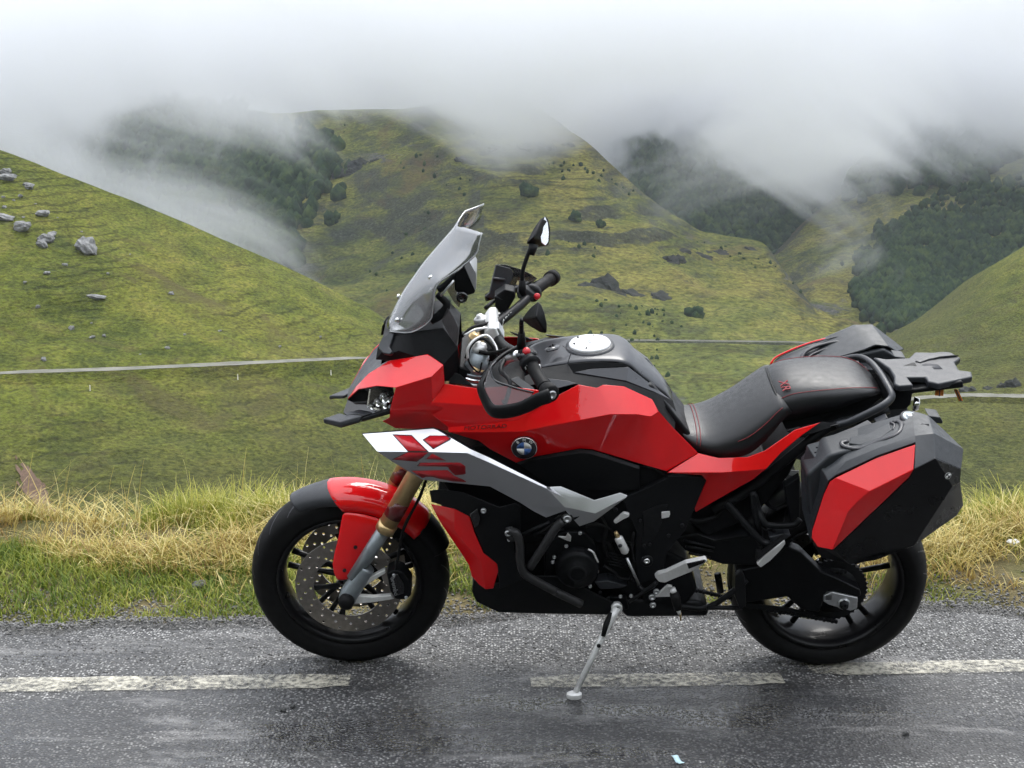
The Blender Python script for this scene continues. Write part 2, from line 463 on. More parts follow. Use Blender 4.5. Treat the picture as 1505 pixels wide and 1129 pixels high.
# ---------------------------------------------------------------- roads over the hills
def ribbon(name, pts, width, bv, lift=0.25, bank='hill_grass'):
    P = np.array(pts, dtype=float)
    n = 160
    s = np.linspace(0, len(P) - 1, n)
    Q = np.stack([np.interp(s, np.arange(len(P)), P[:, i]) for i in range(3)], 1)
    for i in range(2):
        pad = np.pad(Q[:, i], 6, mode='reflect', reflect_type='odd')
        Q[:, i] = np.convolve(pad, np.ones(13) / 13, 'valid')
    T = np.gradient(Q[:, :2], axis=0)
    T /= np.linalg.norm(T, axis=1)[:, None]
    Nn = np.stack([-T[:, 1], T[:, 0]], 1)
    Z = np.array([drop(bv, q[0], q[1], q[2]) + lift for q in Q])
    pad = np.pad(Z, 8, mode='edge')
    Z = np.convolve(pad, np.ones(17) / 17, 'valid')
    V, F, B = [], [], []
    wj = 1 + .35 * fbm(np.arange(n) * .21 + width, np.arange(n) * .07, 3)
    for q, nn, z, wk in zip(Q, Nn, Z, wj):
        nn = nn * wk
        V += [(q[0] - nn[0] * width / 2, q[1] - nn[1] * width / 2, z), (q[0] + nn[0] * width / 2, q[1] + nn[1] * width / 2, z)]
    for i in range(n - 1):
        F.append((2 * i, 2 * i + 2, 2 * i + 3, 2 * i + 1))
    o = tag(link_obj(name, mesh_np(name, V, np.array(F)), 'far_road'), kind='structure')
    V, F = [], []
    for q, nn, z in zip(Q, Nn, Z):
        w = width / 2
        V += [(q[0] - nn[0] * w * 1.04, q[1] - nn[1] * w * 1.04, z - .02), (q[0] - nn[0] * w * 2.4, q[1] - nn[1] * w * 3.2, z - width * .95)]
    for i in range(n - 1):
        F.append((2 * i + 1, 2 * i + 3, 2 * i + 2, 2 * i))
    tag(link_obj('road_bank', mesh_np('road_bank', V, np.array(F)), bank), kind='structure')
    return o
ribbon('hillside_road', left_road[:6] + [(-17.18,238.60,-46.82)], 2.8, BL, .5)
ribbon('mountain_road', mid_road[4:13], 2.8, BM, 0.5, 'mountain_grass')
ribbon('spur_road', spur_road[1:], 3.2, BS, 0.5)

# ---------------------------------------------------------------- rocks
def rock_mesh(name, seed, flat=0.7, sub=3):
    bm = bmesh.new()
    bmesh.ops.create_icosphere(bm, subdivisions=sub, radius=1.0)
    rr = np.random.default_rng(seed)
    planes = [(Vector(rr.normal(size=3)).normalized(), 0.55 + 0.35 * rr.random()) for _ in range(9)]
    for vtx in bm.verts:
        p = vtx.co
        for nrm, dd in planes:                        # cut facets
            e = p.dot(nrm) - dd
            if e > 0:
                p -= nrm * e * 0.9
        q = p * 2.3
        p *= 1 + 0.16 * math.sin(q.x * 2.1 + seed) * math.cos(q.y * 2.7 - seed) + 0.07 * math.sin(q.z * 5 + q.x * 4)
        p.z *= flat
    me = bpy.data.meshes.new(name)
    bm.to_mesh(me)
    bm.free()
    return me
ROCKS = [rock_mesh('boulder', s, f) for s, f in ((1, .8), (5, .62), (9, .95), (13, .5))]
for me in ROCKS:
    me.materials.append(MATS['rock'])
    me.shade_flat()

def boulder(pt, size, k, label, rz=0.0, group=None, sx=1.0, bv=None, name='boulder', cat='boulder', sink=0.38):
    o = bpy.data.objects.new(name, ROCKS[k % 4])
    z = drop(bv, pt[0], pt[1], pt[2]) if bv else pt[2]
    o.location = (pt[0], pt[1], z + size * (0.5 - sink))
    o.scale = (size * sx, size, size)
    o.rotation_euler = (0, 0, rz)
    col.objects.link(o)
    tag(o, label, cat, group)
    return o
_big = [
    ((-70.45,242.60,-25.83), 2.1, 2, 'tall pale boulder standing alone, largest on the left hillside', .4, .85),
    ((-76.84,241.60,-26.73), 1.3, 0, 'grey boulder right of a larger pair on the left hillside', 1.2, 1.3),
    ((-80.70,241.60,-25.83), 1.8, 1, 'broad grey boulder between two others at the left hillside outcrop', 2.0, 1.0),
    ((-84.41,243.60,-24.59), 1.7, 3, 'grey boulder cut by the left edge of the picture', .2, 1.2),
    ((-76.58,244.60,-26.17), 0.9, 3, 'small flat rock touching the right side of the hillside outcrop', 2.2, 1.6),
    ((-76.80,239.60,-27.05), 1.1, 2, 'small boulder at the lower end of the hillside outcrop', .9, .8),
    ((-87.58,256.60,-18.18), 1.2, 1, 'flat pale slab near the top of the left hillside', .3, 1.7),
    ((-88.40,258.60,-16.92), .9, 0, 'uppermost pale rock by the left edge of the hillside', 1.3, 1.5),
    ((-84.29,257.60,-17.08), .9, 3, 'pale rock just below the left hill crest, left of its twin', .5, 1.3),
    ((-83.80,256.60,-18.06), .8, 2, 'pale rock directly under its twin near the left crest', 1.9, 1.2),
    ((-79.33,248.60,-23.39), 1.1, 1, 'mottled rock above the hillside outcrop', 1.1, 1.6),
    ((-66.13,230.60,-31.17), .95, 3, 'low spread of pale rock below the tall boulder', .1, 1.9),
    ((-73.84,231.60,-30.88), .55, 1, 'small rock left of the low pale spread', .8, 1.2),
    ((-67.49,221.60,-36.09), .55, 0, 'pale stone low on the left hillside above the road', 2.5, 1.0),
    ((-64.02,220.60,-36.56), .5, 3, 'flat grey stone low on the hillside, right of a pale one', 1.5, 1.7),
    ((-68.20,209.60,-39.60), .45, 2, 'white stone just above the hillside road', .6, .9),
]
for pt, sz, k, lab, rz, sx in _big:
    boulder(pt, sz, k, lab, rz, 'boulders on the left hillside', sx, BL)
_sm = [(-84.62,250.60,-20.71),(-81.24,251.60,-20.80),(-84.04,252.60,-19.73),(-77.28,250.60,-21.52),(-73.10,249.60,-22.00),(-86.36,250.60,-20.71),(-85.23,247.60,-22.15),(-81.50,245.60,-23.78),(-72.10,235.60,-29.22),(-65.81,237.60,-28.81),(-52.46,219.60,-38.17),(-46.49,230.60,-35.31),(-73.11,223.60,-34.52),(-76.11,227.60,-32.25),(-62.52,221.60,-36.62),(-55.88,216.60,-38.36),(-65.22,224.60,-34.68),(-51.09,225.60,-36.44),(-55.84,238.60,-30.61),(-64.52,247.60,-26.16),(-37.21,231.60,-37.44),(-31.96,241.60,-37.96)]
for i, pt in enumerate(_sm):
    boulder(pt, random.uniform(.2, .42), i, 'small pale stone scattered in the grass of the left hillside', random.random() * 3, 'small stones on the left hillside', random.uniform(.9, 1.5), BL, 'hillside_stone', 'stone')

# dark outcrops banding the mountain
def outcrop(pts, w, h, label, bv, mat='dark_rock', seed=0):
    root = bpy.data.objects.new('rock_outcrop', None)
    root.location = pts[0]
    col.objects.link(root)
    tag(root, label, 'rock outcrop', 'outcrops on the mountain across the valley')
    P = np.array(pts, dtype=float)
    n = 18
    s = np.linspace(0, len(P) - 1, n)
    Q = np.stack([np.interp(s, np.arange(len(P)), P[:, i]) for i in range(3)], 1)
    rr = np.random.default_rng(seed)
    for i, q in enumerate(Q):
        me = ROCKS_DARK[rr.integers(0, 4)]
        o = bpy.data.objects.new('rock', me)
        o.parent = root
        x, y = q[0] + rr.normal() * w * .7, q[1] + rr.normal() * w * .3
        z = drop(bv, x, y, q[2])
        o.location = Vector((x, y, z - h * .35)) - root.location
        k = rr.uniform(.3, 1.1)
        o.scale = (w * k, w * k * .8, h * k)
        o.rotation_euler = (rr.normal() * .1, rr.normal() * .1, rr.uniform(-.5, .5))
        col.objects.link(o)
ROCKS_DARK = [rock_mesh('dark_crag', s, f) for s, f in ((2, .8), (6, .62), (10, .95), (14, .7))]
for me in ROCKS_DARK:
    me.materials.append(MATS['dark_rock'])
    me.shade_flat()
outcrop([(24.89,551.60,-83.92),(37.78,553.60,-83.20),(50.76,555.60,-82.98),(59.75,555.60,-82.46)], 6.0, 6.5, 'dark crag band on the mountain above the tank', BM, seed=1)
outcrop([(59.10,595.60,-77.13),(70.61,620.60,-76.12),(86.89,635.60,-77.40),(103.11,655.60,-78.06)], 4, 3.2, 'thin dark crag on the mountain shoulder above the seat', BM, seed=2)
outcrop([(-11.92,700.60,-43.96),(2.39,703.60,-40.99),(15.22,707.60,-37.42)], 6, 4, 'dark rock band near the cloud on the mountain top', BM, seed=3)
outcrop([(-87.82,765.60,-55.07),(-78.59,760.60,-53.67),(-72.94,755.60,-53.65)], 6, 5, 'grey rock face at the left end of the mountain under cloud', BM, seed=4)
outcrop([(84.38,265.60,-55.55),(89.38,265.60,-55.29),(94.38,265.60,-55.03)], 1.6, 2.0, 'rocky bank above the road on the right spur', BS, seed=5)

# bare earth scar on the hillside below the road
sa_, sb_ = np.array((-64.57,183.60,-46.60)), np.array((-55.32,171.60,-47.19))
V, F, ids = [], [], {}
for i in range(30):
    for j in range(18):
        u, w_ = i / 29 - .5, j / 17 - .5
        if (2 * u) ** 2 + (2 * w_ * (1.25 - .5 * u)) ** 2 > .8 + 1.1 * float(fbm(np.array(u * 5 + 3), np.array(w_ * 5), 4)): continue
        x = (sa_[0] + sb_[0]) / 2 + u * (sb_[0] - sa_[0]) * 1.25 + w_ * 1.2
        y = (sa_[1] + sb_[1]) / 2 + u * (sb_[1] - sa_[1]) * 1.25 + w_ * 5.0
        ids[i, j] = len(V); V.append((x, y, drop(BL, x, y, -48) + .14 + .1 * math.sin(i * 1.9) * math.cos(j * 1.3)))
for (i, j) in ids:
    q = [(i, j), (i + 1, j), (i + 1, j + 1), (i, j + 1)]
    if all(k in ids for k in q): F.append([ids[k] for k in q])
tag(link_obj('earth_scar', mesh_from('earth_scar', V, F), 'bare_earth'), kind='structure')

# delineator posts by the hillside road
simple('post_paint', (0.62, 0.60, 0.55), 0.6)
pm = bpy.data.meshes.new('road_post')
bm = bmesh.new()
bmesh.ops.create_cone(bm, cap_ends=True, segments=8, radius1=0.09, radius2=0.07, depth=0.8)
bmesh.ops.translate(bm, vec=(0, 0, 0.38), verts=bm.verts)
bmesh.ops.create_icosphere(bm, subdivisions=1, radius=0.085, matrix=Matrix.Translation((0, 0, 0.78)))
bm.to_mesh(pm); bm.free()
pm.materials.append(MATS['post_paint'])
for pt, lab in (((-60.03,205.60,-40.61), 'short pale post by the hillside road at far left'),
                ((-41.01,216.60,-41.89), 'short pale post by the hillside road, middle of three'),
                ((-28.41,227.60,-43.30), 'short pale post by the hillside road nearest the motorcycle')):
    o = bpy.data.objects.new('road_post', pm)
    o.location = (pt[0], pt[1], drop(BL, pt[0], pt[1] - 1.8, pt[2]) + .1)
    o.location.y -= 1.8
    col.objects.link(o)
    tag(o, lab, 'post', 'posts along the hillside road')

# ---------------------------------------------------------------- woods
def blob_variants():
    out = []
    for s in range(4):
        bm = bmesh.new()
        bmesh.ops.create_icosphere(bm, subdivisions=1, radius=1.0)
        rr = np.random.default_rng(50 + s)
        ph = rr.random(9) * 6
        for vtx in bm.verts:
            p = vtx.co
            k = 1 + .20 * math.sin(3.1 * p.x + ph[0]) * math.sin(2.7 * p.y + ph[1]) + .16 * math.sin(5.3 * p.z + ph[2] + 3 * p.x) + .10 * rr.normal()
            p *= k
        V = np.array([v.co[:] for v in bm.verts]); F = np.array([[v.index for v in f.verts] for f in bm.faces])
        bm.free()
        out.append((V, F))
    return out
BLOBS = blob_variants()
def wood(name, label, G, n, mask, size=(4, 7), seed=0, mat='forest', cat='woodland', jit=2.5, lift=.55):
    rr = np.random.default_rng(seed)
    ny, nx = G.shape[:2]
    Vs, Fs, off, made, tries = [], [], 0, 0, 0
    while made < n and tries < n * 40:
        tries += 1
        a, b = rr.random(), rr.random()
        if not mask(a, b, rr):
            continue
        p = G[int(b * (ny - 1)), int(a * (nx - 1))] + np.array([rr.normal() * jit, rr.normal() * jit, 0])
        V, F = BLOBS[rr.integers(0, 4)]
        s = rr.uniform(*size)
        ang = rr.random() * 6.3
        cs, sn = math.cos(ang), math.sin(ang)
        W = V * np.array([s, s, s * rr.uniform(.95, 1.35)])
        W = np.stack([W[:, 0] * cs - W[:, 1] * sn, W[:, 0] * sn + W[:, 1] * cs, W[:, 2]], 1) + p + np.array([0, 0, s * lift])
        Vs.append(W); Fs.append(F + off); off += len(V); made += 1
    me = mesh_np(name, np.concatenate(Vs), np.concatenate(Fs))
    o = link_obj(name, me, mat, smooth=True)
    tag(o, label, cat, kind='stuff')
    return o
def pxmask(poly):
    """point-in-polygon in (bearing, depression) of the valley as seen from the road edge"""
    P = np.array(poly, dtype=float)
    def inside(x, y):
        c = False
        j = len(P) - 1
        for i in range(len(P)):
            if (P[i, 1] > y) != (P[j, 1] > y) and x < (P[j, 0] - P[i, 0]) * (y - P[i, 1]) / (P[j, 1] - P[i, 1]) + P[i, 0]:
                c = not c
            j = i
        return c
    return inside
# masks in (column, row) fractions of each hillside
def grid_mask(G, poly, fuzz=0.0):
    ny, nx = G.shape[:2]
    ins = pxmask(poly)
    def f(a, b, rr):
        p = G[int(b * (ny - 1)), int(a * (nx - 1))]
        bearing = p[0] / (p[1] + 4.4)
        dep = (p[2] - 1.8) / (p[1] + 4.4)
        return ins(bearing + rr.normal() * fuzz, dep + rr.normal() * fuzz)
    return f
wood('valley_wood', 'dark wood in the misty valley left of the motorcycle', GM, 4200,
     grid_mask(GM, [(-0.3111, -0.048), (-0.2473, -0.0303), (-0.1893, -0.0347), (-0.1359, -0.048), (-0.1139, -0.0658), (-0.1414, -0.0838), (-0.1519, -0.1293), (-0.206, -0.135), (-0.26, -0.12), (-0.31, -0.11)], .006), (2.2, 4.8), 1)
wood('valley_wood', 'dark wood in the misty valley behind the tank and seat', GB, 4600,
     grid_mask(GB, [(0.0482, -0.0347), (0.1108, -0.0303), (0.1781, -0.0347), (0.2239, -0.0569), (0.2073, -0.0883), (0.1881, -0.1201), (0.1402, -0.1178), (0.1124, -0.1019), (0.0802, -0.0748)], .004), (2.6, 5.6), 2)
wood('slope_wood', 'dense wood on the right slope above the luggage rack', GG, 6500,
     grid_mask(GG, [(0.2388, -0.1316), (0.2492, -0.118), (0.2619, -0.104), (0.2835, -0.092), (0.31, -0.082), (0.3635, -0.076), (0.45, -0.08), (0.45, -0.17), (0.3205, -0.165), (0.289, -0.1686), (0.2708, -0.1733), (0.252, -0.1663), (0.2368, -0.1546)], .005), (1.4, 3.4), 3)
wood('slope_wood', 'thin line of trees fading into cloud on the right slope', GG, 420,
     grid_mask(GG, [(0.2151, -0.0613), (0.2461, -0.0502), (0.2996, -0.0435), (0.3365, -0.0569), (0.3016, -0.0748), (0.2474, -0.0748), (0.2249, -0.077)], .006), (3.5, 6), 4)

# low scrub dotted over the mountain and tussocks over the near hillside
def patchy(G, scale, thr):
    def f(a, b, rr):
        p = G[int(b * (G.shape[0] - 1)), int(a * (G.shape[1] - 1))]
        return b > .12 and float(fbm(np.array(p[0] / scale + 40), np.array(p[1] / scale), 3)) > thr + rr.normal() * .1
    return f
wood('scrub', 'low dark scrub dotted over the mountain across the valley', GM, 520, patchy(GM, 40, .30), (.3, 1.1), 11, 'forest', 'scrub', 1.0, .3)

# single bushes on the mountain
def bush(pt, s, label, bv, seed):
    rr = np.random.default_rng(seed)
    Vs, Fs, off = [], [], 0
    for _ in range(9):
        V, F = BLOBS[rr.integers(0, 4)]
        k = s * rr.uniform(.35, .6)
        Vs.append(V * k + np.array([rr.normal() * s * .4, rr.normal() * s * .4, s * rr.uniform(.2, .8)])); Fs.append(F + off); off += len(V)
    root = bpy.data.objects.new('bush', None)
    root.location = (pt[0], pt[1], drop(bv, pt[0], pt[1], pt[2]))
    col.objects.link(root)
    tag(root, label, 'bush', 'bushes on the mountain across the valley')
    link_obj('crown', mesh_np('crown', np.concatenate(Vs), np.concatenate(Fs)), 'forest', root)
    bm = bmesh.new()
    bmesh.ops.create_cone(bm, segments=6, radius1=s * .1, radius2=s * .05, depth=s * .9)
    me = bpy.data.meshes.new('trunk'); bm.to_mesh(me); bm.free()
    link_obj('trunk', me, 'dark_rock', root)
for i, (pt, s, lab) in enumerate((
        ((25.75,620.60,-68.12), 3.4, 'dark round bush on the mountain right of the upper mirror'),
        ((36.69,617.60,-69.20), 2.4, 'smaller dark bush right of the round one by the mirror'),
        ((139.24,715.60,-89.28), 2.6, 'lone bush at the foot of the mountain spur'),
        ((128.20,635.60,-94.80), 2.4, 'lone bush in the gully above the right pannier'),
        ((65.28,525.60,-86.82), 4.0, 'wide dark shrub just above the mountain road'),
        ((-84.00,700.60,-66.81), 5.0, 'dark clump of scrub left of the windscreen'),
        ((5.71,640.60,-62.43), 5.0, 'dark scrub patch beside the upper mirror stalk'))):
    bush(pt, s, lab, BM if i not in (3,) else BG, 70 + i)

# ---------------------------------------------------------------- road in the foreground
m, t = new_mat('asphalt')
v = t.coords()
vs = t.coords((0.42, 1.5, 1))
vo = t.node('ShaderNodeTexVoronoi', feature='F1')
vo.inputs['Scale'].default_value = 112
vo.inputs['Randomness'].default_value = 1.0
t.link(v, vo.inputs['Vector'])
stone = t.ramp(vo.outputs['Distance'], [(0.25, 1.0), (0.62, 0.0)])
cellc = t.node('ShaderNodeSeparateColor')
t.link(vo.outputs['Color'], cellc.inputs[0])
wet = t.noise(vs, 1.25, 6, 0.66, 0.8)
# the far lane edge is drier: it drains towards the camera side of the crown
sep = t.node('ShaderNodeSeparateXYZ')
tc = t.node('ShaderNodeTexCoord')
t.link(tc.outputs['Object'], sep.inputs[0])
drain = t.math('MULTIPLY', t.math('ADD', sep.outputs[1], 0.25), 0.22)
wetm = t.ramp(t.math('SUBTRACT', wet, drain), [(0.43, 0.0), (0.50, 0.55), (0.56, 1.0)])
base = t.ramp(cellc.outputs[0], [(0.0, (0.03, 0.03, 0.032)), (0.42, (0.085, 0.085, 0.084)), (0.56, (0.30, 0.297, 0.29)), (1.0, (0.55, 0.545, 0.53))])
tarc = (0.034, 0.034, 0.036)
c = t.mix(stone, tarc, base)
c = t.mix(t.ramp(t.noise(v, 2.4, 5, 0.65), [(0.35, 0.0), (0.7, 0.35)]), c, (0.17, 0.167, 0.16))
c = t.mix(t.math('MULTIPLY', wetm, 0.74), c, (0.010, 0.010, 0.012))
dustm = t.ramp(t.noise(vs, 3.2, 6, 0.75, 0.4), [(0.55, 0.0), (0.68, 0.7)])
c = t.mix(dustm, c, (0.24, 0.235, 0.23))
rough = t.mix(wetm, t.ramp(t.noise(v, 40, 2), [(0.3, 0.62), (0.7, 0.85)]), t.ramp(t.noise(vs, 2.6, 5, .6), [(0.40, 0.16), (0.52, 0.45), (0.65, 0.62)]))
hgt = t.math('ADD', t.math('MULTIPLY', stone, 1.0), t.math('MULTIPLY', t.noise(v, 9, 4), 0.8))
nb = t.node('ShaderNodeBump')
nb.inputs['Distance'].default_value = 0.006
t.link(hgt, nb.inputs['Height'])
t.link(t.ramp(wetm, [(0.0, 1.0), (1.0, 0.65)]), nb.inputs['Strength'])
t.bsdf(Base_Color=c, Roughness=rough, Specular_IOR_Level=0.5, Normal=nb.outputs[0])

m, t = new_mat('worn_paint')
v = t.coords()
n1 = t.noise(v, 55, 4, 0.7)
n2 = t.noise(t.coords((1, 1, 1)), 4.5, 5, 0.65)
msk = t.ramp(t.math('ADD', t.math('MULTIPLY', n1, 0.6), t.math('MULTIPLY', n2, 0.6)), [(0.48, 0.90), (0.72, 0.0)])
pb = t.node('ShaderNodeBsdfPrincipled')
t.link(t.ramp(n1, [(0.3, (0.54, 0.51, 0.42)), (0.7, (0.36, 0.345, 0.29))]), pb.inputs['Base Color'])
pb.inputs['Roughness'].default_value = 0.6
t.link(t.bump(n1, 0.5, 0.004), pb.inputs['Normal'])
tr = t.node('ShaderNodeBsdfTransparent')
ms = t.node('ShaderNodeMixShader')
t.link(msk, ms.inputs[0]); t.link(tr.outputs[0], ms.inputs[1]); t.link(pb.outputs[0], ms.inputs[2])
t.link(ms.outputs[0], t.out.inputs['Surface'])

def edge_y(x):
    return 0.40 + 0.028 * x + 0.05 * np.sin(x * 1.7) + 0.035 * np.sin(x * 5.3 + 1) + 0.02 * np.sin(x * 13.1)
# asphalt sheet with a ragged far edge
nx = 500
xs = np.concatenate([np.linspace(-60, -4, 40)[:-1], np.linspace(-4, 4, nx), np.linspace(4, 60, 40)[1:]])
V, F = [], []
for x in xs:
    ye = edge_y(x) + 0.03 * math.sin(x * 41) * math.sin(x * 17.7) + .02 * random.uniform(-1, 1)
    V += [(x, -40, 0), (x, -6, 0), (x, ye - .12, 0), (x, ye, -0.012), (x, ye + .02, -0.05)]
for i in range(len(xs) - 1):
    a, b = 5 * i, 5 * i + 5
    for k in range(4):
        F.append((a + k, b + k, b + k + 1, a + k + 1))
tag(link_obj('road', mesh_np('road', V, np.array(F)), 'asphalt'), kind='structure')
def marking(p0, p1, w, mat='worn_paint'):
    a, b = Vector(p0), Vector(p1)
    n = max(6, int((b - a).length / .05))
    d = (b - a).normalized(); s = Vector((-d.y, d.x, 0))
    V, F = [], []
    for i in range(n + 1):
        p = a.lerp(b, i / n)
        j = random.uniform(-.004, .004)
        tap = 1.0 if 1 < i < n - 1 else .8
        V += [tuple(p + s * (w / 2 * tap + j) + Vector((0, 0, .004))), tuple(p - s * (w / 2 * tap - j) + Vector((0, 0, .004)))]
    for i in range(n):
        F.append((2 * i, 2 * i + 1, 2 * i + 3, 2 * i + 2))
    return tag(link_obj('road_marking', mesh_np('road_marking', V, np.array(F)), mat), kind='structure')
marking((-9.0, -.45, 0), (-0.4869,-0.1896,-0), .105)
marking((0.9103,-0.1013,0), (9.0, .20, 0), .095)
m2 = bpy.data.materials['worn_paint'].copy(); m2.name = 'very_worn_paint'; MATS['very_worn_paint'] = m2
for nd in m2.node_tree.nodes:
    if nd.type == 'VALTORGB' and len(nd.color_ramp.elements) == 2 and abs(nd.color_ramp.elements[0].position - .48) < .005 and nd.color_ramp.elements[0].color[0] > .9:
        nd.color_ramp.elements[0].position, nd.color_ramp.elements[1].position = .44, .66
marking((0.056,-0.1998,0), (0.8151,-0.1691,0), .095, 'very_worn_paint')

# ---------------------------------------------------------------- verge
m, t = new_mat('verge_soil')
v = t.coords()
c = t.ramp(t.noise(v, 14, 5, 0.7), [(0.3, (0.060, 0.052, 0.028)), (0.55, (0.14, 0.115, 0.055)), (0.75, (0.24, 0.19, 0.11))])
c = t.mix(t.ramp(t.noise(v, 2.2, 4), [(0.48, 0.0), (0.62, 0.6)]), c, (0.085, 0.10, 0.026))
t.bsdf(Base_Color=c, Roughness=0.95, Specular_IOR_Level=0.2, Normal=t.bump(t.noise(v, 60, 4, .7), 0.9, 0.02))
def crest_y(x):
    return 1.36 - .05 * x + .10 * np.sin(x * .8 + 1) + .05 * np.sin(x * 2.9)
def verge_z(x, y):
    e = y - edge_y(x)
    z = -.02 + .05 * np.clip(e / .5, 0, 1)
    z = z + .035 * (np.sin(x * 2.3 + y * 1.1) * .5 + np.sin(x * 5.7 - y * 3) * .25 + np.sin(x * 0.9) * .5) * np.clip(e / .4, 0, 1)
    q = np.maximum(0, y - crest_y(x))
    z = z - .55 * q - np.minimum(q, 1.2) ** 2 * .30
    return np.where(e < 0, -.06, z)
ys = np.concatenate([np.linspace(.15, 2.6, 60), np.linspace(2.8, 20, 30), np.linspace(24, 170, 20)])
xs2 = np.concatenate([np.linspace(-160, -5, 30)[:-1], np.linspace(-5, 5, 160), np.linspace(5, 160, 30)[1:]])
Xg, Yg = np.meshgrid(xs2, ys)
V = np.stack([Xg, Yg, verge_z(Xg, Yg)], -1).reshape(-1, 3)
idx = np.arange(len(ys) * len(xs2)).reshape(len(ys), len(xs2))
Fq = np.stack([idx[:-1, :-1], idx[:-1, 1:], idx[1:, 1:], idx[1:, :-1]], -1).reshape(-1, 4)
tag(link_obj('verge', mesh_np('verge', V, Fq), 'verge_soil'), kind='structure')

# loose chippings along the broken edge of the asphalt
m, t = new_mat('chippings')
v = t.coords()
c = t.ramp(t.noise(v, 60, 2), [(0.3, (0.06, 0.06, 0.06)), (0.5, (0.14, 0.137, 0.132)), (0.72, (0.28, 0.27, 0.255))])
t.bsdf(Base_Color=c, Roughness=0.8, Specular_IOR_Level=0.35)
Vs, Fs, off = [], [], 0
ico = np.array([(1, 0, 0), (-1, 0, 0), (0, 1, 0), (0, -1, 0), (0, 0, 1), (0, 0, -1)], float)
icf = np.array([(0, 2, 4), (2, 1, 4), (1, 3, 4), (3, 0, 4), (2, 0, 5), (1, 2, 5), (3, 1, 5), (0, 3, 5)])
nch = 22000
x = rng.uniform(-2.4, 2.4, nch)
e = np.where(np.arange(nch) % 3 > 0, np.abs(rng.normal(size=nch)) * .14 - .10, rng.uniform(-.55, .3, nch))
y = edge_y(x) + e
s = rng.uniform(.0018, .0058, nch) * np.where(e > -.05, 1.25, .8)
z = np.where(e > 0, verge_z(x, y), 0.0) + s * .35
W = ico[None] * (s[:, None, None] * rng.uniform(.6, 1.3, (nch, 6, 1))) * np.array([1, 1, .75])
a = rng.random(nch) * 6.3
W = np.stack([W[..., 0] * np.cos(a)[:, None] - W[..., 1] * np.sin(a)[:, None], W[..., 0] * np.sin(a)[:, None] + W[..., 1] * np.cos(a)[:, None], W[..., 2]], -1) + np.stack([x, y, z], 1)[:, None]
Vs = [W.reshape(-1, 3)]
Fs = [(np.arange(nch)[:, None, None] * 6 + icf[None]).reshape(-1, 3)]
o = link_obj('chippings', mesh_np('chippings', np.concatenate(Vs), np.concatenate(Fs)), 'chippings', smooth=False)
tag(o, 'loose grey chippings along the broken edge of the asphalt', 'gravel', kind='stuff')

# ---------------------------------------------------------------- grass
def grass_mat(name, ca, cb, cc):
    m, t = new_mat(name)
    at = t.node('ShaderNodeAttribute', attribute_name='tone')
    c = t.ramp(at.outputs['Fac'], [(0.0, ca), (0.5, cb), (1.0, cc)])
    b = t.node('ShaderNodeBsdfPrincipled')
    t.link(c, b.inputs['Base Color'])
    b.inputs['Roughness'].default_value = 0.6
    b.inputs['Specular IOR Level'].default_value = 0.25
    tl = t.node('ShaderNodeBsdfTranslucent')
    t.link(c, tl.inputs['Color'])
    ms = t.node('ShaderNodeMixShader'); ms.inputs[0].default_value = 0.3
    t.link(b.outputs[0], ms.inputs[1]); t.link(tl.outputs[0], ms.inputs[2]); t.link(ms.outputs[0], t.out.inputs['Surface'])
grass_mat('green_grass', (0.085, 0.14, 0.020), (0.24, 0.27, 0.038), (0.42, 0.40, 0.09))
grass_mat('dry_grass', (0.24, 0.15, 0.045), (0.50, 0.40, 0.12), (0.74, 0.66, 0.34))

def blades(name, label, n, place, mat, width=.0032):
    """n curved blades; place(m) -> arrays x, y, height, lean, tone, keep for m candidates"""
    segs = 4
    got = []
    while sum(len(g) for g in got) < n:
        x, y, h, lean, tn, keep = place(n)
        got.append(np.stack([x, y, verge_z(x, y) - .005, h, lean, tn], 1)[keep])
    x, y, z0, h, lean, tn = np.concatenate(got)[:n].T
    a = rng.random(n) * 6.283
    dx, dy = np.cos(a), np.sin(a)
    w = width * rng.uniform(.7, 1.4, n)
    droop = rng.uniform(.3, 1.2, n)
    Vs = np.zeros((n, (segs + 1) * 2, 3)); tone = np.zeros((n, (segs + 1) * 2))
    for j in range(segs + 1):
        q = j / segs
        hh = h * (q - .18 * droop * lean * q * q * q)
        oo = h * lean * q ** (1.4 + droop)
        ww = w * (1 - q ** 1.8) * .5 + .0003
        for k, sg in ((2 * j, 1), (2 * j + 1, -1)):
            Vs[:, k, 0] = x + dx * oo - sg * dy * ww
            Vs[:, k, 1] = y + dy * oo + sg * dx * ww
            Vs[:, k, 2] = z0 + hh
            tone[:, k] = np.clip(tn + .25 * (q - .5), 0, 1)
    nv = (segs + 1) * 2
    f = np.array([[2 * j, 2 * j + 1, 2 * j + 3, 2 * j + 2] for j in range(segs)])
    F = (np.arange(n)[:, None, None] * nv + f[None]).reshape(-1, 4)
    me = mesh_np(name, Vs.reshape(-1, 3), F)
    at = me.attributes.new('tone', 'FLOAT', 'POINT')
    at.data.foreach_set('value', tone.ravel().astype(np.float32))
    o = link_obj(name, me, mat)
    return tag(o, label, 'grass', kind='stuff')
U, NR = rng.uniform, rng.normal
def near_x(m): return U(-2.5, 2.7, m)
def place_short(m):
    x = near_x(m); e = rng.beta(1.2, 1.1, m) * .80 - .04
    y = edge_y(x) + e
    d = fbm(x * 2.1, y * 3.0, 5, .6)
    keep = d > .15 - .36 * np.clip(e / .6, 0, 1) + NR(size=m) * .05
    return x, y, U(.010, .045, m) * (1 + e * .6), U(.3, 1.2, m), .40 + .7 * fbm(x * 3.1 + 7, y * 4, 3) + NR(size=m) * .22, keep
blades('short_grass', 'short green grass creeping over the road edge', 26000, place_short, 'green_grass', .0042)
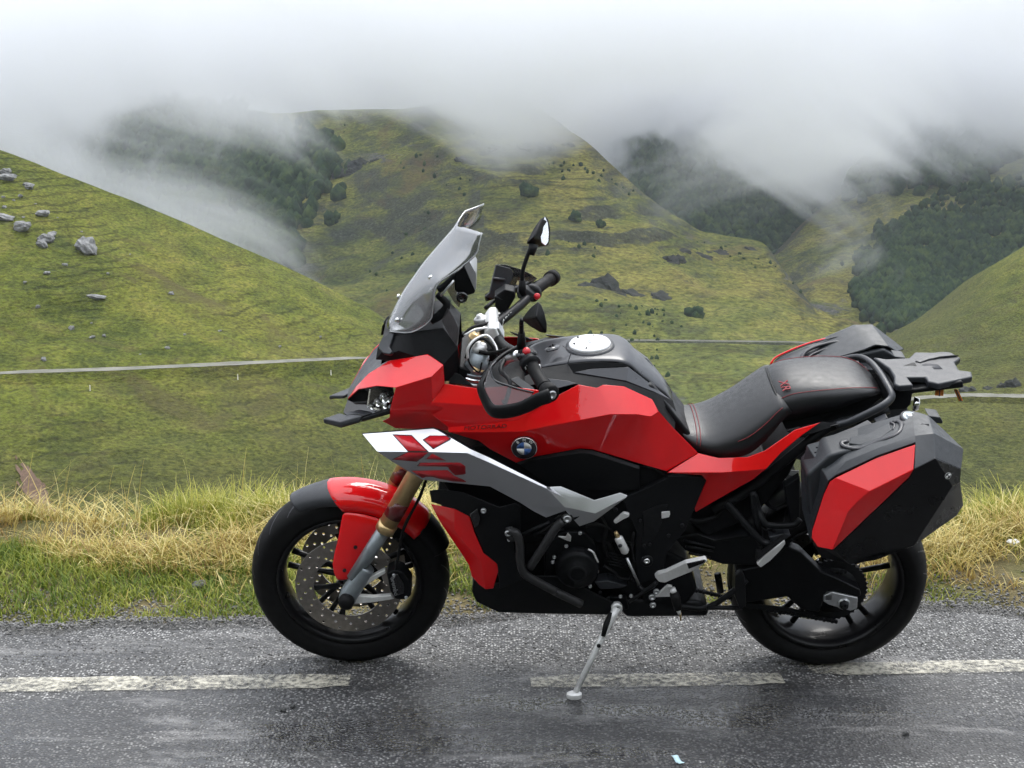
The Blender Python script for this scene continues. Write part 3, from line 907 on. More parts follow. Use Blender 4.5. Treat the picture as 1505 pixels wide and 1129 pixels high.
def place_tall(m):
    x = near_x(m); cy = crest_y(x); y = cy - .50 + rng.beta(2.0, 1.2, m) * .85
    d = fbm(x * 2.4 + 5, y * 2.4, 4, .6)
    h = U(.035, .115, m) * (1 + 1.6 * d) * np.clip(.35 + (y - cy + .50) * 1.4, 0, 1.25)
    return x, y, h, U(.15, 1.0, m), .55 + .6 * d + NR(size=m) * .22, d > -.16 + NR(size=m) * .08
blades('tall_grass', 'long green grass along the crest of the verge', 24000, place_tall, 'green_grass', .0042)
def place_dry(m):
    x = near_x(m); cy = crest_y(x); ye = edge_y(x); y = ye + .12 + rng.beta(1.8, 1.5, m) * (cy - ye + .05)
    d = fbm(x * 2.6 + 11, y * 3.2, 5, .6)
    h = U(.03, .15, m) * np.clip(.35 + (y - .5) * .9, .2, 1.1)
    return x, y, h, U(.5, 1.9, m), .42 + .6 * fbm(x * 2 + 3, y * 3 + 9, 3) + NR(size=m) * .25, d > -.02 + NR(size=m) * .09
blades('dry_grass', 'straw coloured dry grass tangled through the verge', 15000, place_dry, 'dry_grass', .0036)
def place_stalk(m):
    x = np.where(np.arange(m) % 3 > 0, near_x(m), U(-2.2, -.3, m)); y = crest_y(x) + U(-.35, .1, m)
    return x, y, U(.14, .34, m), U(.05, .55, m), .6 + NR(size=m) * .2, np.ones(m, bool)
blades('grass_stalk', 'thin pale seed stalks rising above the verge', 120, place_stalk, 'dry_grass', .0026)

# small things lying about
def stone(pt, s, k, label, group=None):
    return boulder((pt[0], pt[1], pt[2]), s, k, label, random.random() * 3, group, 1.3, None, 'stone', 'stone', .2)
def onverge(p): return (p[0], p[1], verge_z(p[0], p[1]))
p = (-1.1213,0.6834,0); stone(onverge(p), .030, 1, 'flat brownish stone in the grass left of the front wheel')
p = (-0.9524,0.4751,0); stone(onverge(p), .018, 3, 'small brown stone at the asphalt edge by the front tyre')
p = (-0.6317,-0.3753,0); stone(p, .009, 2, 'tiny pale stone on the wet road below the front wheel')
p = (-0.6556,-0.3986,0); stone(p, .012, 1, 'white chip of stone on the wet road, larger of two')
p = (1.085,-0.5552,-0); stone(p, .010, 0, 'tiny white stone on the road at lower right')

simple('scrap_paper', (0.45, 0.62, 0.68), .5, nscale=200)
simple('white_litter', (0.75, 0.76, 0.80), .5, nscale=40, bump=.4)
c0, c1 = Vector((0.4317,-0.693,0)), Vector((0.4477,-0.7448,0))
d = (c1 - c0).normalized(); s = Vector((-d.y, d.x, 0)) * .008
V, F = [], []
for i in range(7):
    q = c0.lerp(c1, i / 6) + Vector((0, 0, .006 + .003 * math.sin(i * 1.3)))
    V += [q + s, q - s]
F = [(2 * i, 2 * i + 1, 2 * i + 3, 2 * i + 2) for i in range(6)]
o = link_obj('paper_scrap', mesh_from('paper_scrap', V, F), 'scrap_paper')
md = o.modifiers.new('thick', 'SOLIDIFY'); md.thickness = .0012
tag(o, 'pale blue scrap of paper lying on the road at the bottom', 'paper scrap')
bmx = bmesh.new(); bmesh.ops.create_icosphere(bmx, subdivisions=3, radius=.022)
for vtx in bmx.verts:
    p = vtx.co
    p *= 1 + .25 * math.sin(p.x * 160) * math.sin(p.y * 130 + 1) + .15 * math.sin(p.z * 210)
    p.z *= .6
me = bpy.data.meshes.new('crumpled_wrapper'); bmx.to_mesh(me); bmx.free()
o = link_obj('crumpled_wrapper', me, 'white_litter', smooth=False)
q = (1.9043,0.9561,0); o.location = (q[0] - .03, q[1], verge_z(q[0], q[1]) + .022)
tag(o, 'crumpled white wrapper in the grass at the right edge', 'litter')

# ---------------------------------------------------------------- air: thin haze, and the cloud lying on the tops
def box_obj(name, lo, hi):
    bm = bmesh.new()
    bmesh.ops.create_cube(bm, size=1.0)
    for vtx in bm.verts:
        vtx.co = Vector([lo[i] + (vtx.co[i] + .5) * (hi[i] - lo[i]) for i in range(3)])
    me = bpy.data.meshes.new(name); bm.to_mesh(me); bm.free()
    return link_obj(name, me, None, smooth=False)
m = bpy.data.materials.new('haze_air'); m.use_nodes = True
nt = m.node_tree; nt.nodes.clear()
out = nt.nodes.new('ShaderNodeOutputMaterial'); pv = nt.nodes.new('ShaderNodeVolumePrincipled')
pv.inputs['Color'].default_value = (0.62, 0.68, 0.76, 1)
pv.inputs['Density'].default_value = 0.00012
nt.links.new(pv.outputs[0], out.inputs['Volume'])
hz = box_obj('haze', (-4100, -60, -262), (4100, 5200, 240))
hz.data.materials.append(m)
tag(hz, 'thin pale haze filling the valley', 'haze', kind='stuff')

m = bpy.data.materials.new('cloud_vapour'); m.use_nodes = True
nt = m.node_tree; nt.nodes.clear()
T = NT.__new__(NT); T.t = nt; T.n, T.l = nt.nodes, nt.links
T.out = T.n.new('ShaderNodeOutputMaterial')
vc = T.coords((1, 0.32, 1.35))
tc = T.node('ShaderNodeTexCoord'); sep = T.node('ShaderNodeSeparateXYZ')
T.link(tc.outputs['Object'], sep.inputs[0])
n1 = T.noise(vc, 0.0062, 6, 0.60, 1.0)
n2 = T.noise(vc, 0.0013, 2, 0.5, 0.0)
hgt = T.math('ADD', sep.outputs[2], T.math('MULTIPLY', sep.outputs[1], 0.0700))      # the deck sags deeper into the valley head
hgt = T.math('ADD', hgt, T.math('MULTIPLY', T.math('SUBTRACT', n1, 0.5), 430.0))
hgt = T.math('ADD', hgt, T.math('MULTIPLY', T.math('SUBTRACT', n2, 0.5), 160.0))
low = T.node('ShaderNodeMapRange', interpolation_type='SMOOTHSTEP')
low.inputs['From Min'].default_value = -14; low.inputs['From Max'].default_value = 52
T.link(hgt, low.inputs['Value'])
top = T.node('ShaderNodeMapRange', interpolation_type='SMOOTHSTEP')
top.inputs['From Min'].default_value = -10; top.inputs['From Max'].default_value = 95
top.inputs['To Min'].default_value = 1.0; top.inputs['To Max'].default_value = 0.0
T.link(sep.outputs[2], top.inputs['Value'])
dn = T.math('MULTIPLY', T.math('MULTIPLY', low.outputs[0], top.outputs[0]), 0.021)
pv = T.node('ShaderNodeVolumePrincipled')
pv.inputs['Color'].default_value = (0.85, 0.862, 0.885, 1)
pv.inputs['Anisotropy'].default_value = 0.0
T.link(dn, pv.inputs['Density'])
T.link(pv.outputs[0], T.out.inputs['Volume'])
cl = box_obj('cloud', (-1700, 500, -220), (1700, 2900, 100))
m.cycles.volume_step_rate = 0.2
cl.data.materials.append(m)
tag(cl, 'low grey cloud lying over the mountain tops', 'cloud', kind='stuff')

# ================================================================ THE MOTORCYCLE
# bike frame: x to the rear, y to its right (away from the road centre), z up; it leans on its side stand
red_m = simple('red_paint', (0.70, 0.004, 0.007), 0.4, 0.0, 1.0, 0.03, 20, spec=.05, drops=.12)
for nd in red_m.node_tree.nodes:
    if nd.type == 'BSDF_PRINCIPLED': nd.inputs['Coat IOR'].default_value = 1.56
simple('black_plastic', (0.0065, 0.007, 0.008), 0.46, var=.2, nscale=90, bump=.12, spec=.16)
simple('grey_plastic', (0.022, 0.024, 0.029), 0.42, var=.12, nscale=120, bump=.15)
simple('tank_coating', (0.015, 0.0165, 0.021), 0.33, 0.25, 0.25, .08, 60)
simple('black_gloss', (0.004, 0.004, 0.005), 0.16, 0, .6, .1)
simple('rim_black', (0.006, 0.006, 0.007), 0.32, 0, .1, .2, 60, spec=.16)
simple('silver_paint', (0.60, 0.61, 0.63), 0.36, 0.85, 0.3, .02, 30)
simple('decal_red', (0.50, 0.012, 0.022), 0.35, 0, .4, .04)
simple('decal_dark', (0.02, 0.02, 0.025), 0.4)
simple('decal_maroon', (0.09, 0.004, 0.006), 0.35, 0, .6)
simple('gold_anodised', (0.52, 0.38, 0.19), 0.38, 0.75, 0, .12, 50)
simple('aluminium', (0.52, 0.53, 0.54), 0.36, 0.9, 0, .1, 70, .1)
simple('light_alloy', (0.70, 0.70, 0.69), 0.45, 0.35, 0, .08, 70, .1)
simple('fork_slider', (0.24, 0.27, 0.29), 0.40, 0.5, 0, .08, 50)
simple('steel_disc', (0.30, 0.275, 0.25), 0.34, 0.9, 0, .15, 90)
simple('dark_metal', (0.016, 0.0165, 0.018), 0.42, 0.4, 0, .2, 60, .15, spec=.16)
simple('engine_black', (0.007, 0.0075, 0.0085), 0.40, 0.2, 0, .25, 45, .2, spec=.16)
simple('crash_bar', (0.026, 0.026, 0.027), 0.5, 0.3, 0, .15, 70, .1)
simple('rubber', (0.0065, 0.0065, 0.007), 0.62, var=.25, nscale=60, bump=.2, spec=.16)
simple('seat_vinyl', (0.008, 0.0085, 0.010), 0.42, var=.08, nscale=160, bump=.25)
simple('red_thread', (0.22, 0.012, 0.018), 0.6)
simple('case_plastic', (0.018, 0.021, 0.025), 0.47, var=.1, nscale=140, bump=.18)
simple('lid_black', (0.005, 0.0055, 0.0065), 0.30, 0, .2, .2, 40, spec=.16)
simple('chrome', (0.78, 0.78, 0.78), 0.14, 1.0, 0, .05)
simple('white_enamel', (0.80, 0.80, 0.78), 0.3, 0, .5, .02)
simple('cap_finish', (0.80, 0.80, 0.80), 0.34, 0.3, 0, .03, 90)
simple('badge_blue', (0.05, 0.13, 0.36), 0.25, 0, .6, .05)
simple('mirror_glass', (0.85, 0.87, 0.9), 0.05, 1.0, 0, .02)
simple('orange_strap', (0.55, 0.16, 0.02), 0.6, var=.2, nscale=150)
simple('wet_black', (0.009, 0.0095, 0.011), 0.34, 0, .12, .2, 40, .3)
simple('red_button', (0.55, 0.02, 0.03), 0.35)

def clear_mat(name, tint, body, gloss_rough=0.04, ior=1.5, refl=0.0):
    """acrylic sheet: mostly see-through, with a pale diffuse share mixed in, with a surface reflection"""
    m, t = new_mat(name)
    tr = t.node('ShaderNodeBsdfTransparent'); tr.inputs['Color'].default_value = (*tint, 1)
    df = t.node('ShaderNodeBsdfDiffuse')
    df.inputs['Color'].default_value = (*body[0], 1)
    tlc = t.node('ShaderNodeBsdfTranslucent'); tlc.inputs['Color'].default_value = (*body[0], 1)
    dm = t.node('ShaderNodeMixShader'); dm.inputs[0].default_value = .5
    t.link(df.outputs[0], dm.inputs[1]); t.link(tlc.outputs[0], dm.inputs[2])
    gl = t.node('ShaderNodeBsdfGlossy'); gl.inputs['Roughness'].default_value = gloss_rough
    m1 = t.node('ShaderNodeMixShader')
    v = t.coords()
    hz_ = t.ramp(t.noise(v, 14, 4, .6), [(.3, body[1] * .75), (.7, body[1] * 1.25)])
    t.link(hz_, m1.inputs[0]); t.link(tr.outputs[0], m1.inputs[1]); t.link(dm.outputs[0], m1.inputs[2])
    fr = t.node('ShaderNodeFresnel'); fr.inputs['IOR'].default_value = ior
    m2 = t.node('ShaderNodeMixShader')
    t.link(t.math('ADD', fr.outputs[0], refl, clamp=True), m2.inputs[0]); t.link(m1.outputs[0], m2.inputs[1]); t.link(gl.outputs[0], m2.inputs[2])
    t.link(m2.outputs[0], t.out.inputs['Surface'])
clear_mat('screen_acrylic', (0.90, 0.92, 0.94), ((0.97, 0.98, 1.0), 0.21), 0.08, 1.5, 0.26)  # pale diffuse share stands in for sky reflected off the screen
clear_mat('screen_rim', (0.95, 0.96, 0.97), ((0.9, 0.92, 0.95), 0.7), 0.1, 2.0)
clear_mat('clear_lens', (0.95, 0.97, 0.97), ((0.8, 0.8, 0.8), 0.01), 0.02, 1.32)
clear_mat('smoked_acrylic', (0.55, 0.52, 0.52), ((0.25, 0.25, 0.26), 0.12))

bike = bpy.data.objects.new('motorcycle', None)
bike.rotation_euler = (R(13), 0, 0)
bike.location = (0, 0, 0.003)
col.objects.link(bike)
tag(bike, 'red and black sport touring motorcycle with panniers leaning on its side stand', 'motorcycle')

# ---------------------------------------------------------------- builders for bike parts
def finish(o, bevel=0.0, seg=2, sub=0, solid=0.0, angle=28):
    if solid:
        md = o.modifiers.new('thickness', 'SOLIDIFY'); md.thickness = solid; md.offset = -1; md.use_even_offset = False
    if bevel:
        md = o.modifiers.new('edge', 'BEVEL'); md.width = bevel; md.segments = seg; md.limit_method = 'ANGLE'; md.angle_limit = R(angle); md.harden_normals = True; md.use_clamp_overlap = True
    if sub:
        md = o.modifiers.new('smooth', 'SUBSURF'); md.levels = sub; md.render_levels = sub
    return o

def shell(name, V, F, mat, parent=bike, t=.004, bevel=.0025, sub=0, out=(0, -1, .2), smooth=True, seg=2):
    """open panel of faces, given real thickness inwards"""
    bm = bmesh.new()
    vs = [bm.verts.new(v) for v in V]
    for f in F:
        try: bm.faces.new([vs[i] for i in f])
        except ValueError: pass
    bmesh.ops.recalc_face_normals(bm, faces=bm.faces)
    bm.normal_update()
    s = sum((f.normal.dot(Vector(out)) * f.calc_area() for f in bm.faces))
    if s < 0:
        bmesh.ops.reverse_faces(bm, faces=bm.faces)
    me = bpy.data.meshes.new(name); bm.to_mesh(me); bm.free()
    o = link_obj(name, me, mat, parent, smooth)
    return finish(o, bevel, seg, sub, t)

def mir(V): return [(x, -y, z) for x, y, z in V]
def both(name, V, F, mat, parent=bike, **kw):
    a = shell(name, V, F, mat, parent, **kw)
    out = kw.pop('out', (0, -1, .2))
    b = shell(name, mir(V), F, mat, parent, out=(out[0], -out[1], out[2]), **kw)
    return a, b

def solid(name, V, F, mat, parent=bike, bevel=.003, sub=0, seg=2, smooth=True):
    bm = bmesh.new()
    vs = [bm.verts.new(v) for v in V]
    for f in F:
        try: bm.faces.new([vs[i] for i in f])
        except ValueError: pass
    bmesh.ops.recalc_face_normals(bm, faces=bm.faces)
    me = bpy.data.meshes.new(name); bm.to_mesh(me); bm.free()
    return finish(link_obj(name, me, mat, parent, smooth), bevel, seg, sub)

def prism(name, pts, depth, mat, parent=bike, bevel=.003, shrink=1.0, sub=0, seg=2):
    """outline on the near side, extruded by depth along y (the bike's right)"""
    n = len(pts)
    c = np.mean(np.array(pts), 0)
    P2 = [(c[0] + (p[0] - c[0]) * shrink, p[1] + depth, c[2] + (p[2] - c[2]) * shrink) for p in pts]
    V = list(pts) + P2
    F = [list(range(n)), list(range(n, 2 * n))[::-1]] + [[i, (i + 1) % n, n + (i + 1) % n, n + i] for i in range(n)]
    return solid(name, V, F, mat, parent, bevel, sub, seg)

def frames(P):
    P = [Vector(p) for p in P]
    T = [(P[min(i + 1, len(P) - 1)] - P[max(i - 1, 0)]).normalized() for i in range(len(P))]
    up = Vector((0, 1, 0)) if abs(T[0].y) < .9 else Vector((0, 0, 1))
    N = (up - T[0] * up.dot(T[0])).normalized()
    out = []
    for t_ in T:
        N = (N - t_ * N.dot(t_)).normalized()
        out.append((N, t_.cross(N)))
    return P, out

def smooth_path(pts, n=6):
    P = [np.array(p, float) for p in pts]
    if len(P) < 3: return pts
    P = [2 * P[0] - P[1]] + P + [2 * P[-1] - P[-2]]
    out = []
    for i in range(1, len(P) - 2):
        p0, p1, p2, p3 = P[i - 1:i + 3]
        for k in range(n):
            t_ = k / n
            out.append(tuple(.5 * (2 * p1 + (p2 - p0) * t_ + (2 * p0 - 5 * p1 + 4 * p2 - p3) * t_ ** 2 + (3 * p1 - p0 - 3 * p2 + p3) * t_ ** 3)))
    out.append(tuple(P[-2]))
    return out

def tube(name, pts, r, mat, parent=bike, n=12, curve=0, flat=1.0, bevel=0):
    if curve:
        if not isinstance(r, (int, float)):
            r = list(np.interp(np.linspace(0, len(r) - 1, (len(pts) - 1) * curve + 1), range(len(r)), r))
        pts = smooth_path(pts, curve)
    P, fr = frames(pts)
    rr = [r] * len(P) if isinstance(r, (int, float)) else r
    V, F = [], []
    for p, (a, b), q in zip(P, fr, rr):
        for k in range(n):
            w = 2 * math.pi * k / n
            V.append(tuple(p + a * math.cos(w) * q * flat + b * math.sin(w) * q))
    for i in range(len(P) - 1):
        for k in range(n):
            F.append([i * n + k, i * n + (k + 1) % n, (i + 1) * n + (k + 1) % n, (i + 1) * n + k])
    F.append(list(range(n))[::-1]); F.append([(len(P) - 1) * n + k for k in range(n)])
    return solid(name, V, F, mat, parent, bevel=bevel)

def lathe(name, prof, origin, axis, mat, parent=bike, n=36, closed=False, bevel=0, cap=True, angle=360, start=0):
    """prof: (radius, along axis)"""
    ax = Vector(axis).normalized()
    up = Vector((0, 0, 1)) if abs(ax.z) < .9 else Vector((1, 0, 0))
    a = (up - ax * up.dot(ax)).normalized(); b = ax.cross(a)
    o = Vector(origin)
    V, F = [], []
    m_ = len(prof)
    full = angle >= 360
    cols = n if full else n + 1
    for k in range(cols):
        w = R(start + angle * k / n)
        d = a * math.cos(w) + b * math.sin(w)
        for r_, h in prof:
            V.append(tuple(o + d * r_ + ax * h))
    for k in range(n):
        k2 = (k + 1) % cols
        for j in range(m_ - (0 if closed else 1)):
            j2 = (j + 1) % m_
            F.append([k * m_ + j, k * m_ + j2, k2 * m_ + j2, k2 * m_ + j])
    if cap and full and not closed:
        if prof[0][0] > 1e-5: F.append([k * m_ for k in range(cols)])
        if prof[-1][0] > 1e-5: F.append([k * m_ + m_ - 1 for k in range(cols)][::-1])
    bm = bmesh.new()
    vs = [bm.verts.new(v) for v in V]
    for f in F:
        try: bm.faces.new([vs[i] for i in f])
        except ValueError: pass
    bmesh.ops.remove_doubles(bm, verts=bm.verts, dist=1e-5)
    bmesh.ops.recalc_face_normals(bm, faces=bm.faces)
    me = bpy.data.meshes.new(name); bm.to_mesh(me); bm.free()
    return finish(link_obj(name, me, mat, parent), bevel)

def bolt(p, r=.007, parent=bike, mat='aluminium', h=.006, name='bolt', axis=(0, -1, 0)):
    return lathe(name, [(r, 0), (r, h * .7), (r * .8, h), (r * .5, h), (r * .45, h * .4), (0.0, h * .4)], p, axis, mat, parent, 14)

def text(name, s, size, loc, xdir, ydir, mat, parent, ext=.0006, shear=0.0, align='CENTER'):
    cu = bpy.data.curves.new(name, 'FONT')
    cu.body = s; cu.size = size; cu.extrude = ext; cu.shear = shear
    cu.align_x = align; cu.align_y = 'CENTER'
    tmp = bpy.data.objects.new(name, cu)
    me = bpy.data.meshes.new_from_object(tmp)
    bpy.data.objects.remove(tmp)
    me.name = name
    me.materials.clear(); me.materials.append(MATS[mat])
    o = bpy.data.objects.new(name, me)
    X = Vector(xdir).normalized(); Y = Vector(ydir); Y = (Y - X * Y.dot(X)).normalized(); Z = X.cross(Y)
    col.objects.link(o)
    o.parent = parent
    o.matrix_basis = Matrix(((X.x, Y.x, Z.x, loc[0]), (X.y, Y.y, Z.y, loc[1]), (X.z, Y.z, Z.z, loc[2]), (0, 0, 0, 1)))
    return o

# ---------------------------------------------------------------- wheels
def wheel(cx, cz, Rt, half, disc_y, disc_r, name, two_discs=True, spokes=5):
    w = lathe(name, [(.208, -half * .86), (.218, -half * .9), (.220, -half * .80), (.208, -half * .62), (.203, -half * .2), (.203, half * .2), (.208, half * .62), (.220, half * .8), (.218, half * .9), (.208, half * .86), (.199, half * .55), (.196, 0), (.199, -half * .55)],
              (cx, 0, cz), (0, 1, 0), 'rim_black', bike, 72, closed=True)
    prof = []
    for k in range(17):
        a = -90 + 180 * k / 16
        y = half * math.sin(R(a))
        r_ = Rt - (1 - math.cos(R(a))) * half * (.62 if half < .07 else .60)
        prof.append((r_, y))
    prof = [(.212, -half * .80), (.235, -half * .95)] + prof + [(.235, half * .95), (.212, half * .80)]
    ty = lathe('tyre', prof, (cx, 0, cz), (0, 1, 0), 'rubber', w, 96, closed=True)
    # sipes cut as shallow dark grooves standing for the tread
    V, F = [], []
    ng = 22
    for k in range(ng):
        for sgn in (-1, 1):
            a0 = 360 / ng * (k + (.5 if sgn > 0 else 0))
            for j in range(7):
                q = j / 6
                yy = sgn * half * (.12 + .72 * q)
                an = R(a0 + 13 * q * (1 if half < .07 else .8))
                aa = math.degrees(math.asin(yy / half))
                r_ = Rt - (1 - math.cos(R(aa))) * half * .61 + .0007
                wd = .0045 / Rt * (1 - abs(q - .45))
                i0 = len(V)
                V += [(cx + r_ * math.cos(an - wd), yy, cz + r_ * math.sin(an - wd)), (cx + r_ * math.cos(an + wd), yy, cz + r_ * math.sin(an + wd))]
                if j: F.append((i0 - 2, i0 - 1, i0 + 1, i0))
    gr = mesh_from('tread_groove', V, F)
    tag(link_obj('tread_groove', gr, 'decal_dark', w, False), kind='stuff')
    lathe('hub', [(.0, -.055), (.030, -.055), (.034, -.03), (.030, 0), (.034, .03), (.030, .055), (0, .055)], (cx, 0, cz), (0, 1, 0), 'black_gloss', w, 28)
    for k in range(spokes):
        for d in (-1, 1):
            a0, a1 = R(72 * k + 18 + d * 13), R(72 * k + 18 + d * 8)
            pts = [(cx + r_ * math.cos(a), 0, cz + r_ * math.sin(a)) for r_, a in ((.025, a0), (.09, a0 * .5 + a1 * .5), (.192, a1))]
            tube('spoke', pts, [.012, .0075, .009], 'rim_black', w, 10, 3, 1.3)
    ds = (-1, 1) if two_discs else (1,)
    for sgn in ds:
        # floating disc with drilled holes
        V, F = [], []
        r0, r1 = disc_r * .66, disc_r
        na, nr = 54, 3
        for ia in range(na):
            for ir in range(nr):
                aA, aB = 2 * math.pi * ia / na, 2 * math.pi * (ia + 1) / na
                rA, rB = r0 + (r1 - r0) * ir / nr, r0 + (r1 - r0) * (ir + 1) / nr
                am, rm = (aA + aB) / 2, (rA + rB) / 2
                hole = (ia + 2 * ir) % 3 == 0
                rim = [(aA, rA), (am, rA), (aB, rA), (aB, rm), (aB, rB), (am, rB), (aA, rB), (aA, rm)]
                i0 = len(V)
                for a, r_ in rim: V.append((cx + r_ * math.cos(a), sgn * disc_y, cz + r_ * math.sin(a)))
                if hole:
                    for q in range(8):
                        w_ = R(225 + 45 * q)
                        a, r_ = am + .0044 * math.cos(w_) / rm, rm + .0044 * math.sin(w_)
                        V.append((cx + r_ * math.cos(a), sgn * disc_y, cz + r_ * math.sin(a)))
                    for q in range(8):
                        F.append((i0 + q, i0 + (q + 1) % 8, i0 + 8 + (q + 1) % 8, i0 + 8 + q))
                else:
                    F.append(tuple(range(i0, i0 + 8)))
        bm = bmesh.new(); vs = [bm.verts.new(v_) for v_ in V]
        for f in F: bm.faces.new([vs[i] for i in f])
        bmesh.ops.remove_doubles(bm, verts=bm.verts, dist=1e-5)
        bmesh.ops.recalc_face_normals(bm, faces=bm.faces)
        me = bpy.data.meshes.new('brake_disc'); bm.to_mesh(me); bm.free()
        o = link_obj('brake_disc', me, 'steel_disc', w, False)
        finish(o, solid=.0045)
        # carrier arms
        for k in range(5):
            a = R(72 * k + 40)
            c_, s_ = math.cos(a), math.sin(a)
            V = []
            for r_, wd in ((.032, .012), (.075, .006), (disc_r * .70, .010)):
                for q in (-1, 1):
                    V.append((cx + r_ * c_ - q * wd * s_, sgn * (disc_y - .004), cz + r_ * s_ + q * wd * c_))
            shell('disc_carrier', V, [(0, 1, 3, 2), (2, 3, 5, 4)], 'dark_metal', w, t=.006, bevel=.001, out=(0, sgn, 0))
    return w
FX, FZ = -.489, .302
RX, RZ = .955, .300
fwheel = wheel(FX, FZ, .300, .060, .070, .160, 'front_wheel')
rwheel = wheel(RX, RZ, .300, .088, .075, .120, 'rear_wheel', two_discs=False)
# rear sprocket on the near side
V, F = [], []
for k in range(84):
    a = 2 * math.pi * k / 84
    r_ = .108 if k % 2 else .102
    V += [(RX + r_ * math.cos(a), -.088, RZ + r_ * math.sin(a)), (RX + .075 * math.cos(a), -.088, RZ + .075 * math.sin(a))]
for k in range(84):
    a, b = 2 * k, (2 * k + 2) % 168
    F.append((a, b, b + 1, a + 1))
shell('sprocket', V, F, 'dark_metal', rwheel, t=.006, bevel=0, out=(0, -1, 0), smooth=False)
lathe('sprocket_carrier', [(.078, 0), (.078, .012), (.04, .018), (0, .018)], (RX, -.076, RZ), (0, -1, 0), 'engine_black', rwheel, 30)

# ---------------------------------------------------------------- fork, axle, brakes
for sg in (-1, 1):
    mm = (lambda L: L) if sg < 0 else mir
    a0, a1, a2 = mm([(-0.3645,-0.105,0.5306),(-0.0951,-0.105,1.0453),(-0.1182,-0.105,0.9997)])
    leg = tube('fork_leg', [a0, a1], .0265, 'gold_anodised', n=28)
    s0, s1 = mm([(-0.3613,-0.105,0.5374),(-0.4704,-0.105,0.3539)])
    tube('slider', [s0, s1], .0205, 'fork_slider', leg, 24)
    tube('dust_seal', mm([(-0.3592,-0.105,0.5397),(-0.3719,-0.105,0.5168)]), .029, 'gold_anodised', leg, 28)
    tube('sticker', mm([(-0.3193,-0.105,0.6144),(-0.3465,-0.105,0.5647)]), .0271, 'decal_maroon', leg, 28)
    tube('axle_clamp', mm([(-0.4269,-0.105,0.3911),(-0.4402,-0.105,0.3707),(-0.4613,-0.108,0.3374),(-0.4825,-0.112,0.3046),(-0.4899,-0.112,0.2839)]), [.0235, .026, .027, .028, .027], 'fork_slider', leg, 20, 3)
    # caliper carrier: a bright alloy fork of two arms
    shell('carrier_arm', mm([(-0.4624,-0.122,0.3405),(-0.3742,-0.112,0.3868),(-0.3722,-0.112,0.3751),(-0.4609,-0.122,0.317),(-0.4709,-0.124,0.3124)]), [(0, 1, 2, 3, 4)], 'light_alloy', leg, t=.016, out=(0, sg, 0))
    shell('carrier_arm', mm([(-0.4688,-0.124,0.3035),(-0.4121,-0.118,0.2955),(-0.3583,-0.112,0.2975),(-0.3503,-0.112,0.2839),(-0.4129,-0.118,0.2759),(-0.4726,-0.124,0.2739)]), [(0, 1, 2, 3, 4, 5)], 'light_alloy', leg, t=.016, out=(0, sg, 0))
    lathe('axle_cap', [(.0, .034), (.014, .034), (.022, .026), (.024, .010), (.021, 0)], mm([(-0.4893,-0.128,0.2961)])[0], (0, sg, 0), 'rubber', leg, 28)
    # radial caliper
    cal = prism('brake_caliper', mm([(-0.3692,-0.128,0.3822),(-0.3454,-0.128,0.3968),(-0.3209,-0.128,0.3881),(-0.2972,-0.128,0.3502),(-0.2984,-0.128,0.3061),(-0.3139,-0.128,0.2902),(-0.3463,-0.128,0.2925),(-0.3604,-0.128,0.3208)]), .06 * -sg, 'engine_black', bike, .006)
    prism('caliper_half', mm([(-0.3569,-0.136,0.3774),(-0.3352,-0.136,0.3873),(-0.3189,-0.136,0.3553),(-0.3175,-0.136,0.3201),(-0.3377,-0.136,0.3113),(-0.3495,-0.136,0.3319)]), .012 * -sg, 'black_gloss', cal, .003)
    if sg < 0:
        q0, q1 = [Vector(p) for p in [(-0.3518,-0.1375,0.376),(-0.341,-0.1375,0.3141)]]
        text('lettering', 'brembo', .020, (q0 + q1) / 2, q1 - q0, Vector((1, 0, 0)), 'aluminium', cal)
    for b in mm([(-0.3465,-0.138,0.3856),(-0.3127,-0.138,0.3085)]): bolt(b, .005, cal, axis=(0, sg, 0))
    tube('brake_hose', mm([(-0.3439,-0.12,0.383),(-0.3346,-0.125,0.4296),(-0.3232,-0.118,0.4941),(-0.3092,-0.12,0.5463),(-0.2782,-0.12,0.608),(-0.2582,-0.11,0.6523),(-0.2458,-0.1,0.6855),(-0.2429,-0.09,0.724)]), .0042, 'rubber', bike, 8, 5)
tube('front_axle', [(FX, -.12, FZ), (FX, .12, FZ)], .012, 'aluminium', fwheel, 16)
tube('speed_sensor_cable', [(-0.3295,-0.11,0.4664),(-0.3161,-0.105,0.5149),(-0.2923,-0.105,0.5714),(-0.2617,-0.1,0.6301),(-0.253,-0.09,0.669)], .0028, 'rubber', bike, 8, 5)

# front mudguard: crown swept round the tyre
def sweep_guard(name, a0, a1, r_in, half, mat, parent=bike, drop_=.045, n=24, t=.003, cx=FX, cz=FZ, taper=None, skew=(0, 0)):
    V, F = [], []
    m_ = 9
    for i in range(n + 1):
        q = i / n
        hw = half * (taper(q) if taper else 1)
        for j in range(m_):
            s_ = -1 + 2 * j / (m_ - 1)
            a = R(a0 - skew[0] * s_ * s_ + (a1 - skew[1] * s_ * s_ - a0 + skew[0] * s_ * s_) * q)
            y = hw * math.sin(s_ * math.pi / 2)
            r_ = r_in - drop_ * (1 - math.cos(s_ * math.pi / 2))
            V.append((cx + r_ * math.cos(a), y, cz + r_ * math.sin(a)))
    for i in range(n):
        for j in range(m_ - 1):
            F.append((i * m_ + j, i * m_ + j + 1, (i + 1) * m_ + j + 1, (i + 1) * m_ + j))
    me = mesh_from(name, V, F)
    o = link_obj(name, me, mat, parent)
    md = o.modifiers.new('thickness', 'SOLIDIFY'); md.thickness = t; md.offset = 0
    return o
guard = sweep_guard('front_mudguard', 100, 40, .321, .077, 'red_paint', drop_=.060, t=.004, skew=(9, 0))
